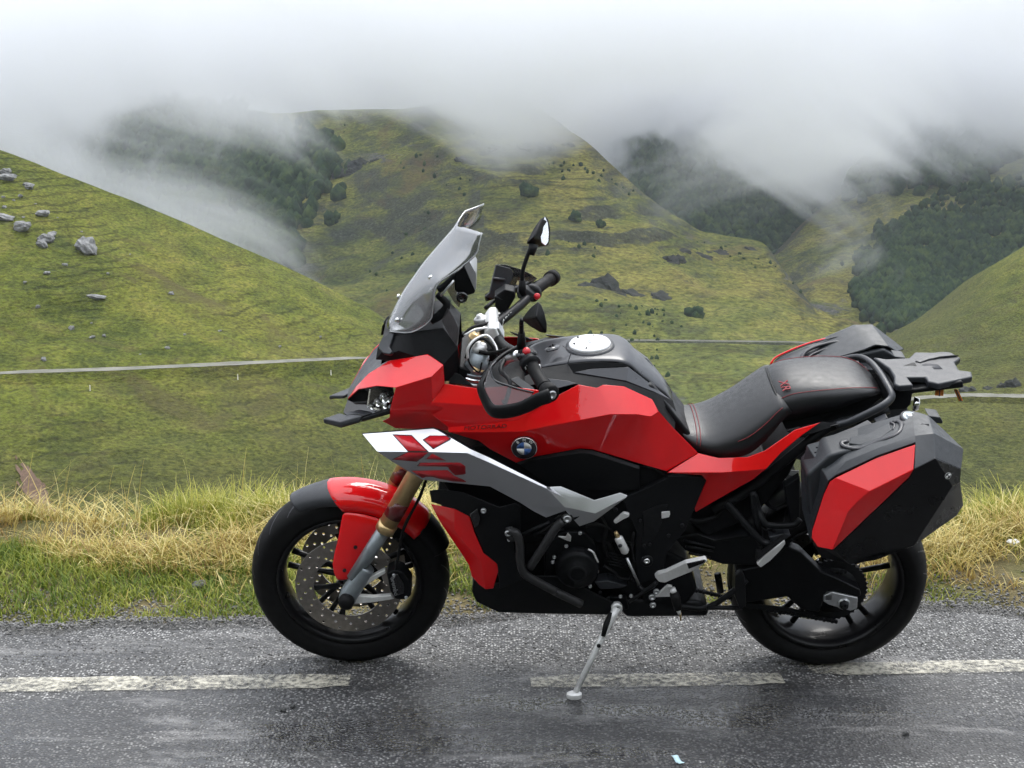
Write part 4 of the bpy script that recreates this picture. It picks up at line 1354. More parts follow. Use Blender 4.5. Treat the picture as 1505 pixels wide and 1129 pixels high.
sweep_guard('mudguard_tip', 122, 99.6, .3185, .072, 'grey_plastic', guard, drop_=.044, taper=lambda q: .72 + .28 * q, skew=(4, 9))
sweep_guard('mudguard_tail', 40.5, 20, .3185, .074, 'black_plastic', guard, drop_=.045, taper=lambda q: 1 - .25 * q)
crown_edge = [(FX + .262 * math.cos(R(a_)), -.0785, FZ + .262 * math.sin(R(a_))) for a_ in (91.2, 84, 76, 68, 60, 52)]
def span(p, q, bulge):
    return [tuple(np.array(p) + (np.array(q) - np.array(p)) * k / 5 + np.array([0, -bulge * math.sin(math.pi * k / 5), 0])) for k in range(6)]
rows_ = [crown_edge] + [span(*pq, bl) for pq, bl in (([(-0.4985,-0.086,0.5492),(-0.3854,-0.088,0.539)], .006), ([(-0.5123,-0.096,0.4666),(-0.4265,-0.1,0.4489)], .008), ([(-0.5379,-0.102,0.398),(-0.4594,-0.106,0.3859)], .005), ([(-0.5185,-0.108,0.3445),(-0.4847,-0.109,0.3486)], .001))]
VV = [p for r_ in rows_ for p in r_]
both('mudguard_side', VV, [(i * 6 + j, i * 6 + j + 1, i * 6 + j + 7, i * 6 + j + 6) for i in range(4) for j in range(5)], 'red_paint', guard, bevel=.0, sub=1)
for p in [(-0.4582,-0.109,0.463),(-0.4937,-0.112,0.3856)]: bolt(p, .0055, guard, 'dark_metal')

# ---------------------------------------------------------------- front cowl, lamps, beak
cowl = [(-0.4678,-0.045,0.912),(-0.4398,-0.06,0.9589),(-0.3996,-0.085,1.011),(-0.3382,-0.105,1.0594),(-0.2651,-0.125,1.0802),(-0.2305,-0.13,1.0899),(-0.1862,-0.172,1.0759),(-0.2179,-0.208,1.0568),(-0.3163,-0.2,1.0204),(-0.3704,-0.17,1.0121),(-0.4292,-0.1,0.969),(-0.3212,-0.198,1),(-0.3349,-0.185,0.9455),(-0.3383,-0.178,0.9171),(-0.2321,-0.19,0.948),(-0.2179,-0.19,0.9737),(-0.1833,-0.182,1.0225),(-0.36,-0.15,0.8931),(-0.3256,-0.14,0.8665),(-0.1717,-0.165,0.8713),(-0.1357,-0.18,0.937),(-0.135,-0.192,0.9671)]
CF = [(0, 1, 10), (1, 2, 9, 10), (2, 3, 8, 9), (3, 4, 8), (4, 5, 6, 7), (4, 7, 8), (8, 7, 15, 11), (7, 6, 16, 15), (11, 15, 14, 12), (12, 14, 13), (13, 14, 20, 19, 18, 17), (14, 15, 21, 20)]
cowlL, cowlR = both('front_cowl', cowl, CF, 'red_paint', t=.004, bevel=.010, seg=4)
# dark lamp housing behind the opening
for sg in (-1, 1):
    mm = (lambda L: L) if sg < 0 else mir
    V = mm([(-0.4681,-0.043,0.9095),(-0.4309,-0.085,0.962),(-0.3725,-0.15,1.0015),(-0.3262,-0.18,1.011),(-0.3249,-0.178,0.9875),(-0.338,-0.165,0.9358),(-0.4261,-0.1,0.8777),(-0.4808,-0.06,0.8753),(-0.4471,-0.045,0.9026),(-0.3632,-0.09,0.9335)])
    lamp = shell('headlight', V, [(0, 1, 8), (1, 2, 9, 8), (2, 3, 4, 9), (4, 5, 9), (5, 6, 8, 9), (6, 7, 0, 8)], 'black_gloss', bike, t=.004, bevel=.002, out=(-.4, sg, 0))
    # reflector bowls and lens
    for (c0, rr_) in zip(mm([(-0.3435,-0.165,0.9768),(-0.3637,-0.145,0.9536),(-0.3428,-0.165,0.9556),(-0.3827,-0.125,0.9318),(-0.3302,-0.178,0.9785)]), (.014, .011, .010, .008, .007)):
        lathe('reflector', [(rr_ * .15, .006), (rr_ * .5, .002), (rr_ * .85, -.006), (rr_, -.014), (rr_ * 1.06, -.014)], c0, (.55, -sg * .75, 0), 'chrome', lamp, 24, cap=False)
    shell('lens', mm([(-0.3963,-0.135,0.9854),(-0.3487,-0.172,1.0073),(-0.3244,-0.188,0.9983),(-0.3278,-0.18,0.9643),(-0.3672,-0.15,0.9239),(-0.4082,-0.11,0.9183)]), [(0, 1, 2, 3, 4, 5)], 'clear_lens', lamp, t=.002, bevel=.001, out=(-.3, sg, 0))
    # daytime lamp strip and lower lip
    shell('lamp_lip', mm([(-0.4236,-0.128,0.8906),(-0.3347,-0.186,0.9475),(-0.3368,-0.184,0.9314),(-0.4235,-0.128,0.8791)]), [(0, 1, 2, 3)], 'black_plastic', lamp, t=.03, bevel=.003)
    shell('inner_ledge', mm([(-0.4767,-0.07,0.8802),(-0.422,-0.075,0.8967),(-0.3896,-0.12,0.9077),(-0.4173,-0.125,0.8993),(-0.4338,-0.1,0.8933),(-0.4667,-0.085,0.8813)]), [(0, 1, 2, 3, 4, 5)], 'grey_plastic', lamp, t=.006, bevel=.002, out=(0, 0, 1))
    # winglet of the beak
    V = mm([(-0.5361,-0.075,0.8654),(-0.4909,-0.058,0.8743),(-0.4706,-0.075,0.8779),(-0.4314,-0.11,0.8966),(-0.4168,-0.13,0.9018),(-0.4255,-0.132,0.8873),(-0.4795,-0.118,0.8639),(-0.533,-0.08,0.8594),(-0.4839,-0.112,0.8727)])
    wg = solid('beak_winglet', V + [(x, y * .97, z - .010) for x, y, z in V], [(0, 1, 2, 8), (0, 8, 6, 7), (2, 3, 4, 8), (8, 4, 5, 6)] + [(9, 17, 11, 10), (9, 16, 15, 17), (11, 17, 13, 12), (17, 15, 14, 13)] + [(i, j, j + 9, i + 9) for i, j in ((0, 1), (1, 2), (2, 3), (3, 4), (4, 5), (5, 6), (6, 7), (7, 0))], 'grey_plastic', bike, .003)
# centre of the nose between the two cowl halves
nose = [(-0.4778,0,0.8858),(-0.4681,-0.043,0.9095),(-0.4832,-0.04,0.8671),(-0.44,-0.058,0.958),(-0.3998,-0.083,1.0101),(-0.3866,-0.09,1.0497),(-0.3384,-0.103,1.0585),(-0.4039,-0.03,1.0229),(-0.4437,-0.02,0.9689)]
nl = nose + [(x, -y, z) for x, y, z in nose[1:]]
shell('nose_panel', [(-0.4681,-0.043,0.9104),(-0.44,-0.058,0.9574),(-0.3999,-0.083,1.0095),(-0.3398,-0.103,1.0579),(-0.3677,-0.06,1.0277),(-0.4066,-0.045,0.9943),(-0.4407,-0.03,0.9518),(-0.4703,-0.02,0.9126)] + mir([(-0.4681,-0.043,0.9104),(-0.44,-0.058,0.9574),(-0.3999,-0.083,1.0095),(-0.3398,-0.103,1.0579),(-0.3677,-0.06,1.0277),(-0.4066,-0.045,0.9943),(-0.4407,-0.03,0.9518),(-0.4703,-0.02,0.9126)]),
      [(0, 1, 6, 7), (1, 2, 5, 6), (2, 3, 4, 5), (7, 6, 14, 15), (6, 5, 13, 14), (5, 4, 12, 13), (8, 15, 14, 9), (9, 14, 13, 10), (10, 13, 12, 11), (0, 7, 15, 8)], 'grey_plastic', t=.004, out=(-1, 0, .5))

# black screen shroud on top of the cowl
sh = [(-0.3726,-0.075,1.0868),(-0.3591,-0.06,1.1112),(-0.334,-0.058,1.1236),(-0.3002,-0.085,1.1329),(-0.3115,-0.118,1.0936),(-0.3342,-0.112,1.0811),(-0.3599,-0.1,1.0797),(-0.3783,-0.088,1.0533),(-0.3382,-0.106,1.0592),(-0.265,-0.126,1.0801),(-0.2304,-0.131,1.0897),(-0.1866,-0.165,1.0728),(-0.1847,-0.15,1.0166),(-0.1435,-0.12,1.0027),(-0.1473,-0.125,1.1055),(-0.1877,-0.11,1.1583),(-0.2731,-0.1,1.1408)]
both('screen_shroud', sh, [(0, 6, 5, 4, 3, 2, 1), (0, 7, 6), (6, 7, 8, 5), (5, 8, 9, 4), (4, 9, 10, 16, 3), (10, 11, 14, 15, 16), (11, 12, 13, 14)], 'black_plastic', t=.004, bevel=.003)
V = [(-0.3712,-0.09,1.0933),(-0.3578,-0.074,1.1184),(-0.3326,-0.068,1.1284),(-0.3263,-0.078,1.1285),(-0.3375,-0.104,1.0994),(-0.3275,-0.124,1.0941),(-0.3358,-0.126,1.086),(-0.3558,-0.114,1.0849)]
both('intake_rim', V, [(0, 1, 2, 3, 4), (0, 4, 5, 6, 7)], 'case_plastic', t=.012, bevel=.004)
# deck joining both sides of the shroud
dk = [(-0.3591,-0.06,1.1118),(-0.2731,-0.1,1.1408),(-0.1877,-0.11,1.1583),(-0.1473,-0.125,1.1055)]
shell('instrument_deck', dk + mir(dk), [(0, 1, 5, 4), (1, 2, 6, 5), (2, 3, 7, 6)], 'black_plastic', t=.006, out=(0, 0, 1))
shell('side_deflector', [(-0.1923,-0.125,1.1877),(-0.1747,-0.12,1.2209),(-0.1593,-0.13,1.1991),(-0.145,-0.14,1.1698),(-0.1461,-0.14,1.1437),(-0.1535,-0.138,1.1185),(-0.1688,-0.132,1.1403)], [(0, 1, 2, 3, 4, 5, 6)], 'smoked_acrylic', t=.003, bevel=.001)
shell('side_deflector', mir([(-0.1923,-0.125,1.1877),(-0.1747,-0.12,1.2209),(-0.1593,-0.13,1.1991),(-0.145,-0.14,1.1698),(-0.1461,-0.14,1.1437),(-0.1535,-0.138,1.1185),(-0.1688,-0.132,1.1403)]), [(0, 1, 2, 3, 4, 5, 6)], 'smoked_acrylic', t=.003, bevel=.001, out=(0, 1, 0))

# ---------------------------------------------------------------- windscreen
# rows from foot to top: spine point, shoulder (bend line) and outer edge of the near half
rows_ = [[(-0.3506,-0,1.1263),(-0.3456,-0.045,1.1318),(-0.3389,-0.07,1.1309)], [(-0.3308,0,1.1685),(-0.3177,-0.06,1.1684),(-0.2759,-0.1,1.1409)], [(-0.3063,0,1.2159),(-0.2879,-0.07,1.2118),(-0.2236,-0.12,1.183)], [(-0.2769,-0,1.2592),(-0.2568,-0.078,1.2559),(-0.2128,-0.13,1.2279)],
         [(-0.246,0,1.3021),(-0.2228,-0.084,1.2968),(-0.2016,-0.136,1.2924)], [(-0.2155,0,1.3391),(-0.1893,-0.086,1.3358),(-0.15,-0.14,1.3343)], [(-0.1888,0,1.3703),(-0.1614,-0.086,1.3702),(-0.0972,-0.14,1.3801)], [(-0.1683,0,1.394),(-0.1441,-0.082,1.3993),(-0.087,-0.134,1.4106)], [(-0.1499,0,1.4195),(-0.1304,-0.07,1.4344),(-0.0796,-0.124,1.4368)]]
sp = [smooth_path([r_[k] for r_ in rows_], 3) for k in range(3)]
V, F = [], []
for a, b, c_ in zip(*sp):
    half_ = []
    for q in np.linspace(0, 1, 5):                 # spine to shoulder, rounded
        half_.append((a[0] + (b[0] - a[0]) * q * q, b[1] * q, a[2] + (b[2] - a[2]) * q * q))
    for q in np.linspace(0, 1, 4)[1:]:             # shoulder to edge
        half_.append(tuple(np.array(b) + (np.array(c_) - np.array(b)) * q))
    V += half_[::-1] + [(x, -y, z) for x, y, z in half_[1:]]
nc = 15
for i in range(len(sp[0]) - 1):
    for j in range(nc - 1):
        F.append((i * nc + j, i * nc + j + 1, (i + 1) * nc + j + 1, (i + 1) * nc + j))
screen = shell('windscreen', V, F, 'screen_acrylic', t=.0035, bevel=0, out=(-1, 0, .5))
tube('screen_rim', [V[i * nc] for i in range(len(sp[0]))], .0016, 'screen_rim', screen, 8)
tube('screen_rim', [V[i * nc + nc - 1] for i in range(len(sp[0]))], .0016, 'screen_rim', screen, 8)
for p in [(-0.3154,-0.07,1.1649),(-0.2193,-0.085,1.2954)]:
    lathe('screen_screw', [(.0, .006), (.006, .005), (.008, 0)], p, (-.5, -.8, .2), 'chrome', screen, 16)
lathe('screen_screw', [(.0, .006), (.006, .005), (.008, 0)], [(-0.317,0.02,1.1986)][0], (-.9, -.1, .3), 'chrome', screen, 16)
# bracket, navigation mount with its hood
tube('screen_bracket', [(-0.2049,-0.085,1.2475),(-0.1776,-0.09,1.2199),(-0.1952,-0.095,1.1921),(-0.223,-0.1,1.1755)], [.009, .011, .013, .012], 'black_plastic', bike, 10, 4)
tube('screen_bracket', [(-0.2025,-0.06,1.2488),(-0.1784,-0.05,1.2635),(-0.1541,-0.04,1.2856),(-0.1369,-0.03,1.3003)], .010, 'black_plastic', bike, 10, 4)
tube('bracket_rod', [(-0.1939,-0.1,1.2479),(-0.1577,-0.085,1.2873)], .003, 'aluminium', bike, 8)
nav = prism('navigation_mount', [(-0.1569,-0.055,1.295),(-0.1325,-0.055,1.317),(-0.1005,-0.055,1.2469),(-0.1023,-0.055,1.2376),(-0.1337,-0.055,1.2264),(-0.1577,-0.055,1.2469)], .11, 'black_plastic', bike, .004)
shell('sun_hood', [(-0.1306,-0.057,1.3214),(-0.1167,-0.057,1.3331),(-0.0975,-0.057,1.2957),(-0.098,-0.057,1.2514),(-0.1015,-0.057,1.2477)] + [(x, .057, z) for x, y, z in [(-0.1306,-0.057,1.3214),(-0.1167,-0.057,1.3331),(-0.0975,-0.057,1.2957),(-0.098,-0.057,1.2514),(-0.1015,-0.057,1.2477)]], [(0, 1, 2, 3, 4), (5, 6, 7, 8, 9), (1, 2, 7, 6), (2, 3, 8, 7)], 'silver_paint', nav, t=.002, bevel=.001, out=(1, 0, .3))
lathe('camera_knob', [(.0, .012), (.008, .012), (.009, .016), (.015, .016), (.016, 0), (.016, -.02)], [(-0.137,-0.06,1.2321)][0], (0, -1, 0), 'black_gloss', nav, 24)

# ---------------------------------------------------------------- silver side wing with its decal
wingv = [(-0.409,-0.232,0.8961),(-0.2153,-0.216,0.9048),(-0.203,-0.22,0.9016),(-0.1149,-0.272,0.8716),(-0.365,-0.2847,0.8685),(-0.2155,-0.286,0.8679),(-0.1213,-0.286,0.8646),(-0.3233,-0.2666,0.8254),(-0.2846,-0.2513,0.7894),(-0.2479,-0.2369,0.7552),(-0.1355,-0.23,0.7388)] + \
        [(0.0948,-0.281,0.7595),(-0.0601,-0.278,0.8468),(0.096,-0.29,0.7567),(-0.06,-0.29,0.8367),(-0.0612,-0.246,0.7393),(0.0215,-0.246,0.6889),(0.0602,-0.258,0.6672),(0.095,-0.255,0.6457),(0.1481,-0.27,0.6766),(0.1456,-0.275,0.6911)] + \
        [(0.1007,-0.262,0.7481),(0.1344,-0.255,0.7458),(0.2287,-0.248,0.6979),(0.3008,-0.235,0.7143),(0.3216,-0.238,0.7072),(0.3168,-0.242,0.7018),(0.2312,-0.268,0.6659),(0.1406,-0.27,0.7213),(0.2255,-0.262,0.6853),(0.2307,-0.24,0.6248),(0.1892,-0.24,0.6088)]
WF = [(0, 1, 5, 4), (1, 2, 3, 6, 5), (3, 12, 14, 6), (12, 11, 13, 14), (4, 5, 9, 8, 7), (5, 6, 10, 9), (6, 14, 15, 10), (14, 13, 16, 15), (13, 20, 19, 17, 16), (17, 19, 18),
      (11, 21, 28, 13), (21, 22, 23, 28), (13, 28, 20), (28, 23, 27, 20), (23, 24, 25, 26, 27), (20, 27, 30, 31, 19), (27, 26, 30)]
wingL, wingR = both('side_wing', wingv, WF, 'silver_paint', t=.004, bevel=.003)
shell('wing_edge', [(-0.4096,-0.226,0.8955),(-0.2157,-0.208,0.9038),(-0.1994,-0.21,0.9002),(-0.1013,-0.228,0.8482),(-0.1161,-0.234,0.8525),(-0.2032,-0.215,0.8997),(-0.2154,-0.214,0.9044),(-0.4091,-0.231,0.8956)], [(0, 1, 6, 7), (1, 2, 5, 6), (2, 3, 4, 5)], 'black_plastic', wingL, t=.006, bevel=0)

def decal(P, rim=1.0):
    n = len(P)
    c_ = np.mean(np.array(P), 0)
    Q = [tuple(c_ + (np.array(p) - c_) * (1 + .11 * rim) + np.array([0, .0009, 0])) for p in P]
    shell('decal_outline', Q, [tuple(range(n))], 'decal_dark', wingL, t=.0006, bevel=0)
    shell('decal', P, [tuple(range(n))], 'decal_red', wingL, t=.0006, bevel=0)
decal([(-0.3217,-0.2386,0.8949),(-0.2741,-0.2406,0.8938),(-0.2303,-0.2846,0.8708),(-0.2807,-0.2846,0.8708)])
decal([(-0.2397,-0.2518,0.8879),(-0.2226,-0.2406,0.8938),(-0.1805,-0.2406,0.8938),(-0.1694,-0.2489,0.8895),(-0.2126,-0.2767,0.8749)])
decal([(-0.2815,-0.2858,0.866),(-0.2269,-0.2858,0.866),(-0.261,-0.2709,0.8313),(-0.3223,-0.2743,0.8393)])
decal([(-0.2343,-0.2748,0.8404),(-0.2158,-0.2838,0.8613),(-0.1803,-0.2722,0.8345)])
decal([(-0.2494,-0.2682,0.825),(-0.1277,-0.269,0.827),(-0.1164,-0.2666,0.8214),(-0.1112,-0.262,0.8107),(-0.1126,-0.2561,0.7967),(-0.1206,-0.2508,0.7842),(-0.1344,-0.2484,0.7786),(-0.1564,-0.2474,0.7762),(-0.1643,-0.2518,0.7866),(-0.1726,-0.2576,0.8003),(-0.1745,-0.2607,0.8075),(-0.1799,-0.2619,0.8103),(-0.2574,-0.2627,0.8123)], .3)
decal([(-0.2747,-0.2546,0.7931),(-0.1777,-0.2554,0.7951),(-0.1692,-0.2515,0.7858),(-0.1606,-0.2461,0.7729),(-0.1404,-0.2406,0.76),(-0.1228,-0.2353,0.7474),(-0.1627,-0.2365,0.7503),(-0.1981,-0.2408,0.7604),(-0.2225,-0.2447,0.7697),(-0.2375,-0.2447,0.7697),(-0.2469,-0.2423,0.7641)], .3)

# ---------------------------------------------------------------- red tank sides
tv = [(-0.1859,-0.168,1.018)] + [(-0.096,-0.175,1.0067),(-0.0089,-0.174,1.0123),(0.0726,-0.182,1.004)] + [(-0.2191,-0.193,0.973)] + [(-0.0781,-0.205,0.9683),(0.0346,-0.205,0.9351)] + \
     [(0.0513,-0.196,0.9441),(0.127,-0.176,0.9873),(0.182,-0.164,1.0128),(0.2328,-0.164,1.003),(0.2506,-0.16,1.0109),(0.3073,-0.16,1.006),(0.3873,-0.15,0.9617),(0.4068,-0.15,0.925),(0.4523,-0.142,0.8672),(0.4885,-0.14,0.8116)] + \
     [(0.0512,-0.218,0.902),(0.2694,-0.222,0.9502),(0.3412,-0.212,0.9447),(0.3828,-0.185,0.9248),(0.4038,-0.165,0.929)] + \
     [(-0.1752,-0.205,0.8879)] + [(-0.0607,-0.214,0.892),(0.0348,-0.218,0.8962),(0.0864,-0.22,0.9103)] + \
     [(-0.0614,-0.19,0.8264),(0.0188,-0.185,0.7769),(0.0603,-0.188,0.8013),(0.1871,-0.19,0.8286),(0.2231,-0.19,0.8255),(0.357,-0.178,0.7747)] + \
     [(0.4317,-0.135,0.9005),(0.4671,-0.135,0.8564),(0.5251,-0.138,0.7878),(0.4352,-0.17,0.7461)] + \
     [(-0.0689,-0.19,0.952),(0.0183,-0.202,0.9245),(-0.1183,-0.202,0.9053)] + [(0.0539,-0.205,0.9125)] + [(-0.2454,-0.17,0.8894),(-0.0909,-0.195,0.8543)] + [(-0.2328,-0.18,0.9394)] + [(-0.1754,-0.197,0.8976)]
# indices: C 0-6, M 7-16, M 17-21, B 22, D 23-25, D 26-31, N 32-35, C 36-38, D 39, B 40-41, C 42
TF = [(0, 1, 5, 4), (1, 2, 3, 6, 5), (3, 8, 7, 6), (8, 9, 10, 18, 17, 7), (10, 11, 12, 19, 18), (12, 13, 21, 20, 19), (13, 14, 21), (4, 5, 38, 43, 42), (5, 6, 37, 38), (37, 6, 7, 17, 24), (38, 37, 24, 23), (43, 38, 23, 22),
      (22, 23, 26, 41), (23, 24, 28, 27, 26), (24, 17, 29, 28), (17, 18, 29), (18, 19, 30, 29), (19, 20, 31, 30), (20, 21, 14, 15, 34, 35, 31)]
tankL, tankR = both('tank_side', tv, TF, 'red_paint', t=.004, bevel=.011, seg=4)
# maker's lettering on the valley of the panel, and the roundel
q0, q1 = [Vector(p) for p in [(-0.1456,-0.203,0.9006),(-0.0035,-0.206,0.911)]]
text('lettering', 'MOTORRAD', .021, (q0 + q1) / 2 + Vector((0, -.007, .000)), q1 - q0, Vector((0, -.35, 1)), 'decal_maroon', tankL, shear=.25)
bc = Vector([(0.0337,-0.212,0.8431)][0])
bdir = Vector((-.05, -1, -.12)).normalized()
badge = lathe('roundel', [(0, .004), (.0335, .004), (.0355, .002), (.0355, -.006)], bc, bdir, 'decal_dark', tankL, 40)
lathe('roundel_rim', [(.0335, .0045), (.0355, .0045), (.0362, .003), (.0362, 0)], bc, bdir, 'chrome', badge, 40, cap=False)
bx_ = Vector((1, 0, 0)); by_ = bdir.cross(bx_).normalized() * -1
if by_.z < 0: by_ = -by_
for k in range(4):
    V = [bc + bdir * .0052]
    for j in range(9):
        a = R(90 * k + 90 * j / 8)
        V.append(bc + bdir * .0052 + bx_ * math.cos(a) * .0205 + by_ * math.sin(a) * .0205)
    shell('roundel_quarter', V, [tuple(range(10))], 'white_enamel' if k in (0, 2) else 'badge_blue', badge, t=.001, bevel=0)
for ch, a in (('B', 130), ('M', 90), ('W', 50)):
    p = bc + bdir * .0052 + bx_ * math.cos(R(a)) * .0275 + by_ * math.sin(R(a)) * .0275
    tx = bx_ * math.sin(R(a)) - by_ * math.cos(R(a))
    text('letter', ch, .0125, p, tx, bx_ * math.cos(R(a)) + by_ * math.sin(R(a)), 'white_enamel', badge)
rb = (bc.x, -bc.y, bc.z)
lathe('roundel', [(0, .004), (.0335, .004), (.0355, .002), (.0355, -.006)], rb, (bdir.x, -bdir.y, bdir.z), 'decal_dark', tankR, 40)

# ---------------------------------------------------------------- tank cover
ctr = [(0.0347,0,1.0095),(0.0899,0,1.0331),(0.1572,-0,1.0522),(0.2368,0,1.0599),(0.3167,-0,1.0532),(0.3609,-0,1.0179),(0.4056,0,0.9757),(0.4364,0,0.9433),(0.4583,0,0.9038)]
shd = [(0.034,-0.088,1.0074),(0.0821,-0.092,1.0325),(0.1542,-0.094,1.0449),(0.2321,-0.096,1.0524),(0.3103,-0.096,1.0475),(0.3545,-0.088,1.0074),(0.3995,-0.076,0.9651),(0.4311,-0.062,0.9332),(0.4553,-0.045,0.9081)]
V, F = [], []
cs, ss = smooth_path(ctr, 4), smooth_path(shd, 4)
prof_k = [(0, 0), (.35, .07), (.65, .26), (.85, .55), (1.0, 1.0)]
for a, b in zip(cs, ss):
    for s_ in (-1, 1):
        for q, k in (prof_k[::-1] if s_ < 0 else prof_k[1:]):
            V.append((a[0] + (b[0] - a[0]) * k, b[1] * q * (1 if s_ < 0 else -1), a[2] + (b[2] - a[2]) * k))
for i in range(len(cs) - 1):
    for j in range(8):
        F.append((i * 9 + j, i * 9 + j + 1, (i + 1) * 9 + j + 1, (i + 1) * 9 + j))
cover = shell('tank_cover', V, F, 'tank_coating', t=.004, bevel=0, out=(0, 0, 1))
lowf = [(0.1686,-0.118,1.0287),(0.2197,-0.11,1.0363),(0.3222,-0.102,1.0386),(0.3539,-0.094,1.0102),(0.3988,-0.083,0.9684),(0.4304,-0.068,0.9361),(0.4529,-0.052,0.9122),(0.3146,-0.138,1.0116),(0.3957,-0.118,0.9691),(0.4485,-0.062,0.9197)]
both('tank_flank', lowf, [(0, 1, 2, 7), (2, 3, 4, 8, 7), (4, 5, 6, 9, 8)], 'tank_coating', t=.004, bevel=.003)
blk = [(0.0339,-0.1,1.008),(0.082,-0.096,1.0326),(0.1541,-0.097,1.0449),(0.232,-0.098,1.052),(0.3102,-0.098,1.0474),(0.3255,-0.098,1.0375),(0.2199,-0.108,1.0347),(0.1687,-0.116,1.0265),(0.3147,-0.137,1.0098),(0.3959,-0.117,0.9673),(0.4486,-0.062,0.9183),(0.1823,-0.158,1.01),(0.2362,-0.158,0.9985),(0.3083,-0.15,0.9964),(0.3882,-0.142,0.9545),(0.411,-0.14,0.9168),(0.4569,-0.13,0.8578),(0.4676,-0.06,0.8777),(0.4569,-0.045,0.9081),(0.1049,-0.155,1.0168),(0.0336,-0.15,1.0013)]
both('tank_gap', blk, [(0, 1, 2, 7, 11, 19, 20), (2, 3, 4, 5, 6, 7), (7, 8, 13, 12, 11), (8, 9, 14, 13), (9, 10, 15, 14), (10, 18, 17, 16, 15)], 'black_plastic', t=.004, bevel=.001)
# cover in front of the filler, with a seam
V = [(0.1428,-0.055,1.0804),(0.166,-0.085,1.0754),(0.1556,-0.0955,1.0456),(0.1535,-0.0955,1.0456),(0.1636,-0.085,1.0748),(0.141,-0.055,1.0794)]
shell('seam', [(x, y - .001, z + .002) for x, y, z in V], [(0, 1, 4, 5), (1, 2, 3, 4)], 'decal_dark', cover, t=.002, bevel=0)
shell('ignition_recess', [(0.092,-0.035,1.0618),(0.1138,-0.01,1.0675),(0.1349,-0.02,1.0685),(0.1283,-0.04,1.0656),(0.0978,-0.05,1.0617)], [(0, 1, 2, 3, 4)], 'black_gloss', cover, t=.003, bevel=0, out=(0, 0, 1))
fc = Vector([(0.2199,0,1.0592)][0]); fax = Vector((-.06, 0, 1)).normalized()
cap = lathe('filler_cap', [(0, .012), (.028, .012), (.030, .010), (.033, .012), (.056, .010), (.059, .006), (.060, -.004)], fc, fax, 'cap_finish', cover, 48)
lathe('cap_ring', [(.060, .002), (.068, .001), (.070, -.006)], fc, fax, 'grey_plastic', cap, 48, cap=False)
for k in range(6):
    a = R(60 * k + 15)
    bolt(fc + Vector((math.cos(a) * .046, math.sin(a) * .046, .0105)), .0035, cap, 'dark_metal', .002, axis=fax)
lathe('key_flap', [(0, .0145), (.012, .0145), (.0135, .012)], fc + Vector((.006, 0, 0)), fax, 'aluminium', cap, 24)

# ---------------------------------------------------------------- dark side panels below the tank
sp_ = [(0.0049,-0.178,0.7826),(0.0603,-0.19,0.803),(0.187,-0.192,0.8284),(0.223,-0.192,0.8259),(0.357,-0.18,0.7701),(0.0215,-0.196,0.7818),(0.0629,-0.2,0.7989),(0.1922,-0.204,0.8228),(0.217,-0.204,0.8197),(0.3565,-0.19,0.7638),(0.3613,-0.165,0.6844),(0.1758,-0.185,0.6945),(0.1023,-0.205,0.7199)]
both('side_panel', sp_, [(0, 1, 6, 5), (1, 2, 7, 6), (2, 3, 8, 7), (3, 4, 9, 8), (5, 6, 7, 8, 9, 10, 11, 12)], 'black_plastic', t=.004, bevel=.003)
fp = [(0.4343,-0.178,0.7486),(0.5248,-0.14,0.7888)] + [(0.4365,-0.165,0.7275),(0.529,-0.165,0.7275),(0.549,-0.165,0.7211),(0.5197,-0.17,0.6241),(0.4949,-0.17,0.5522)] + [(0.4474,-0.17,0.4796),(0.4349,-0.172,0.4013),(0.3727,-0.172,0.3766),(0.3543,-0.172,0.4504),(0.3562,-0.172,0.5472),(0.3114,-0.17,0.6587),(0.3718,-0.17,0.6891),(0.437,-0.168,0.7229)]
both('frame_cover', fp[2:], [tuple(range(len(fp) - 2))], 'black_plastic', t=.02, bevel=.004)
# ---------------------------------------------------------------- red lower fairing and black radiator panel
rl = [(-0.231,-0.165,0.637),(-0.1618,-0.2,0.641),(-0.1198,-0.205,0.6197),(-0.1063,-0.205,0.5684),(-0.0815,-0.205,0.4993),(-0.0447,-0.2,0.4657),(-0.0377,-0.195,0.4382),(-0.0539,-0.185,0.3683),(-0.0772,-0.18,0.362),(-0.0975,-0.172,0.3739),(-0.1177,-0.165,0.3974),(-0.1261,-0.16,0.4315),(-0.1488,-0.155,0.4722),(-0.2073,-0.155,0.5751),(-0.1627,-0.205,0.5749),(-0.0874,-0.205,0.4694)]
both('lower_fairing', rl, [(0, 1, 14, 13), (1, 2, 3, 14), (14, 3, 4, 15), (13, 14, 15, 12), (12, 15, 10, 11), (15, 4, 5, 6), (15, 6, 7, 8), (15, 8, 9, 10)], 'red_paint', t=.004, bevel=.009, seg=4)
rp = [(-0.2342,-0.165,0.6815),(-0.2004,-0.19,0.6986),(-0.1381,-0.215,0.7029),(-0.035,-0.245,0.6721),(0.0093,-0.245,0.6848),(0.026,-0.235,0.6696),(0.0235,-0.225,0.5867),(0.0038,-0.22,0.5446),(0.0153,-0.215,0.449),(0.0411,-0.215,0.4222),(-0.0365,-0.198,0.3742),(-0.0418,-0.202,0.4609),(-0.0758,-0.205,0.496),(-0.1035,-0.206,0.569),(-0.1197,-0.208,0.6221),(-0.1617,-0.202,0.6428),(-0.2293,-0.168,0.6461),(-0.0748,-0.225,0.5835)]
both('radiator_panel', rp, [(0, 1, 2, 15, 16), (2, 3, 17, 14, 15), (3, 4, 5, 6, 17), (17, 6, 7, 8, 11, 12), (17, 12, 13, 14), (8, 9, 10, 11)], 'black_plastic', t=.004, bevel=.004)
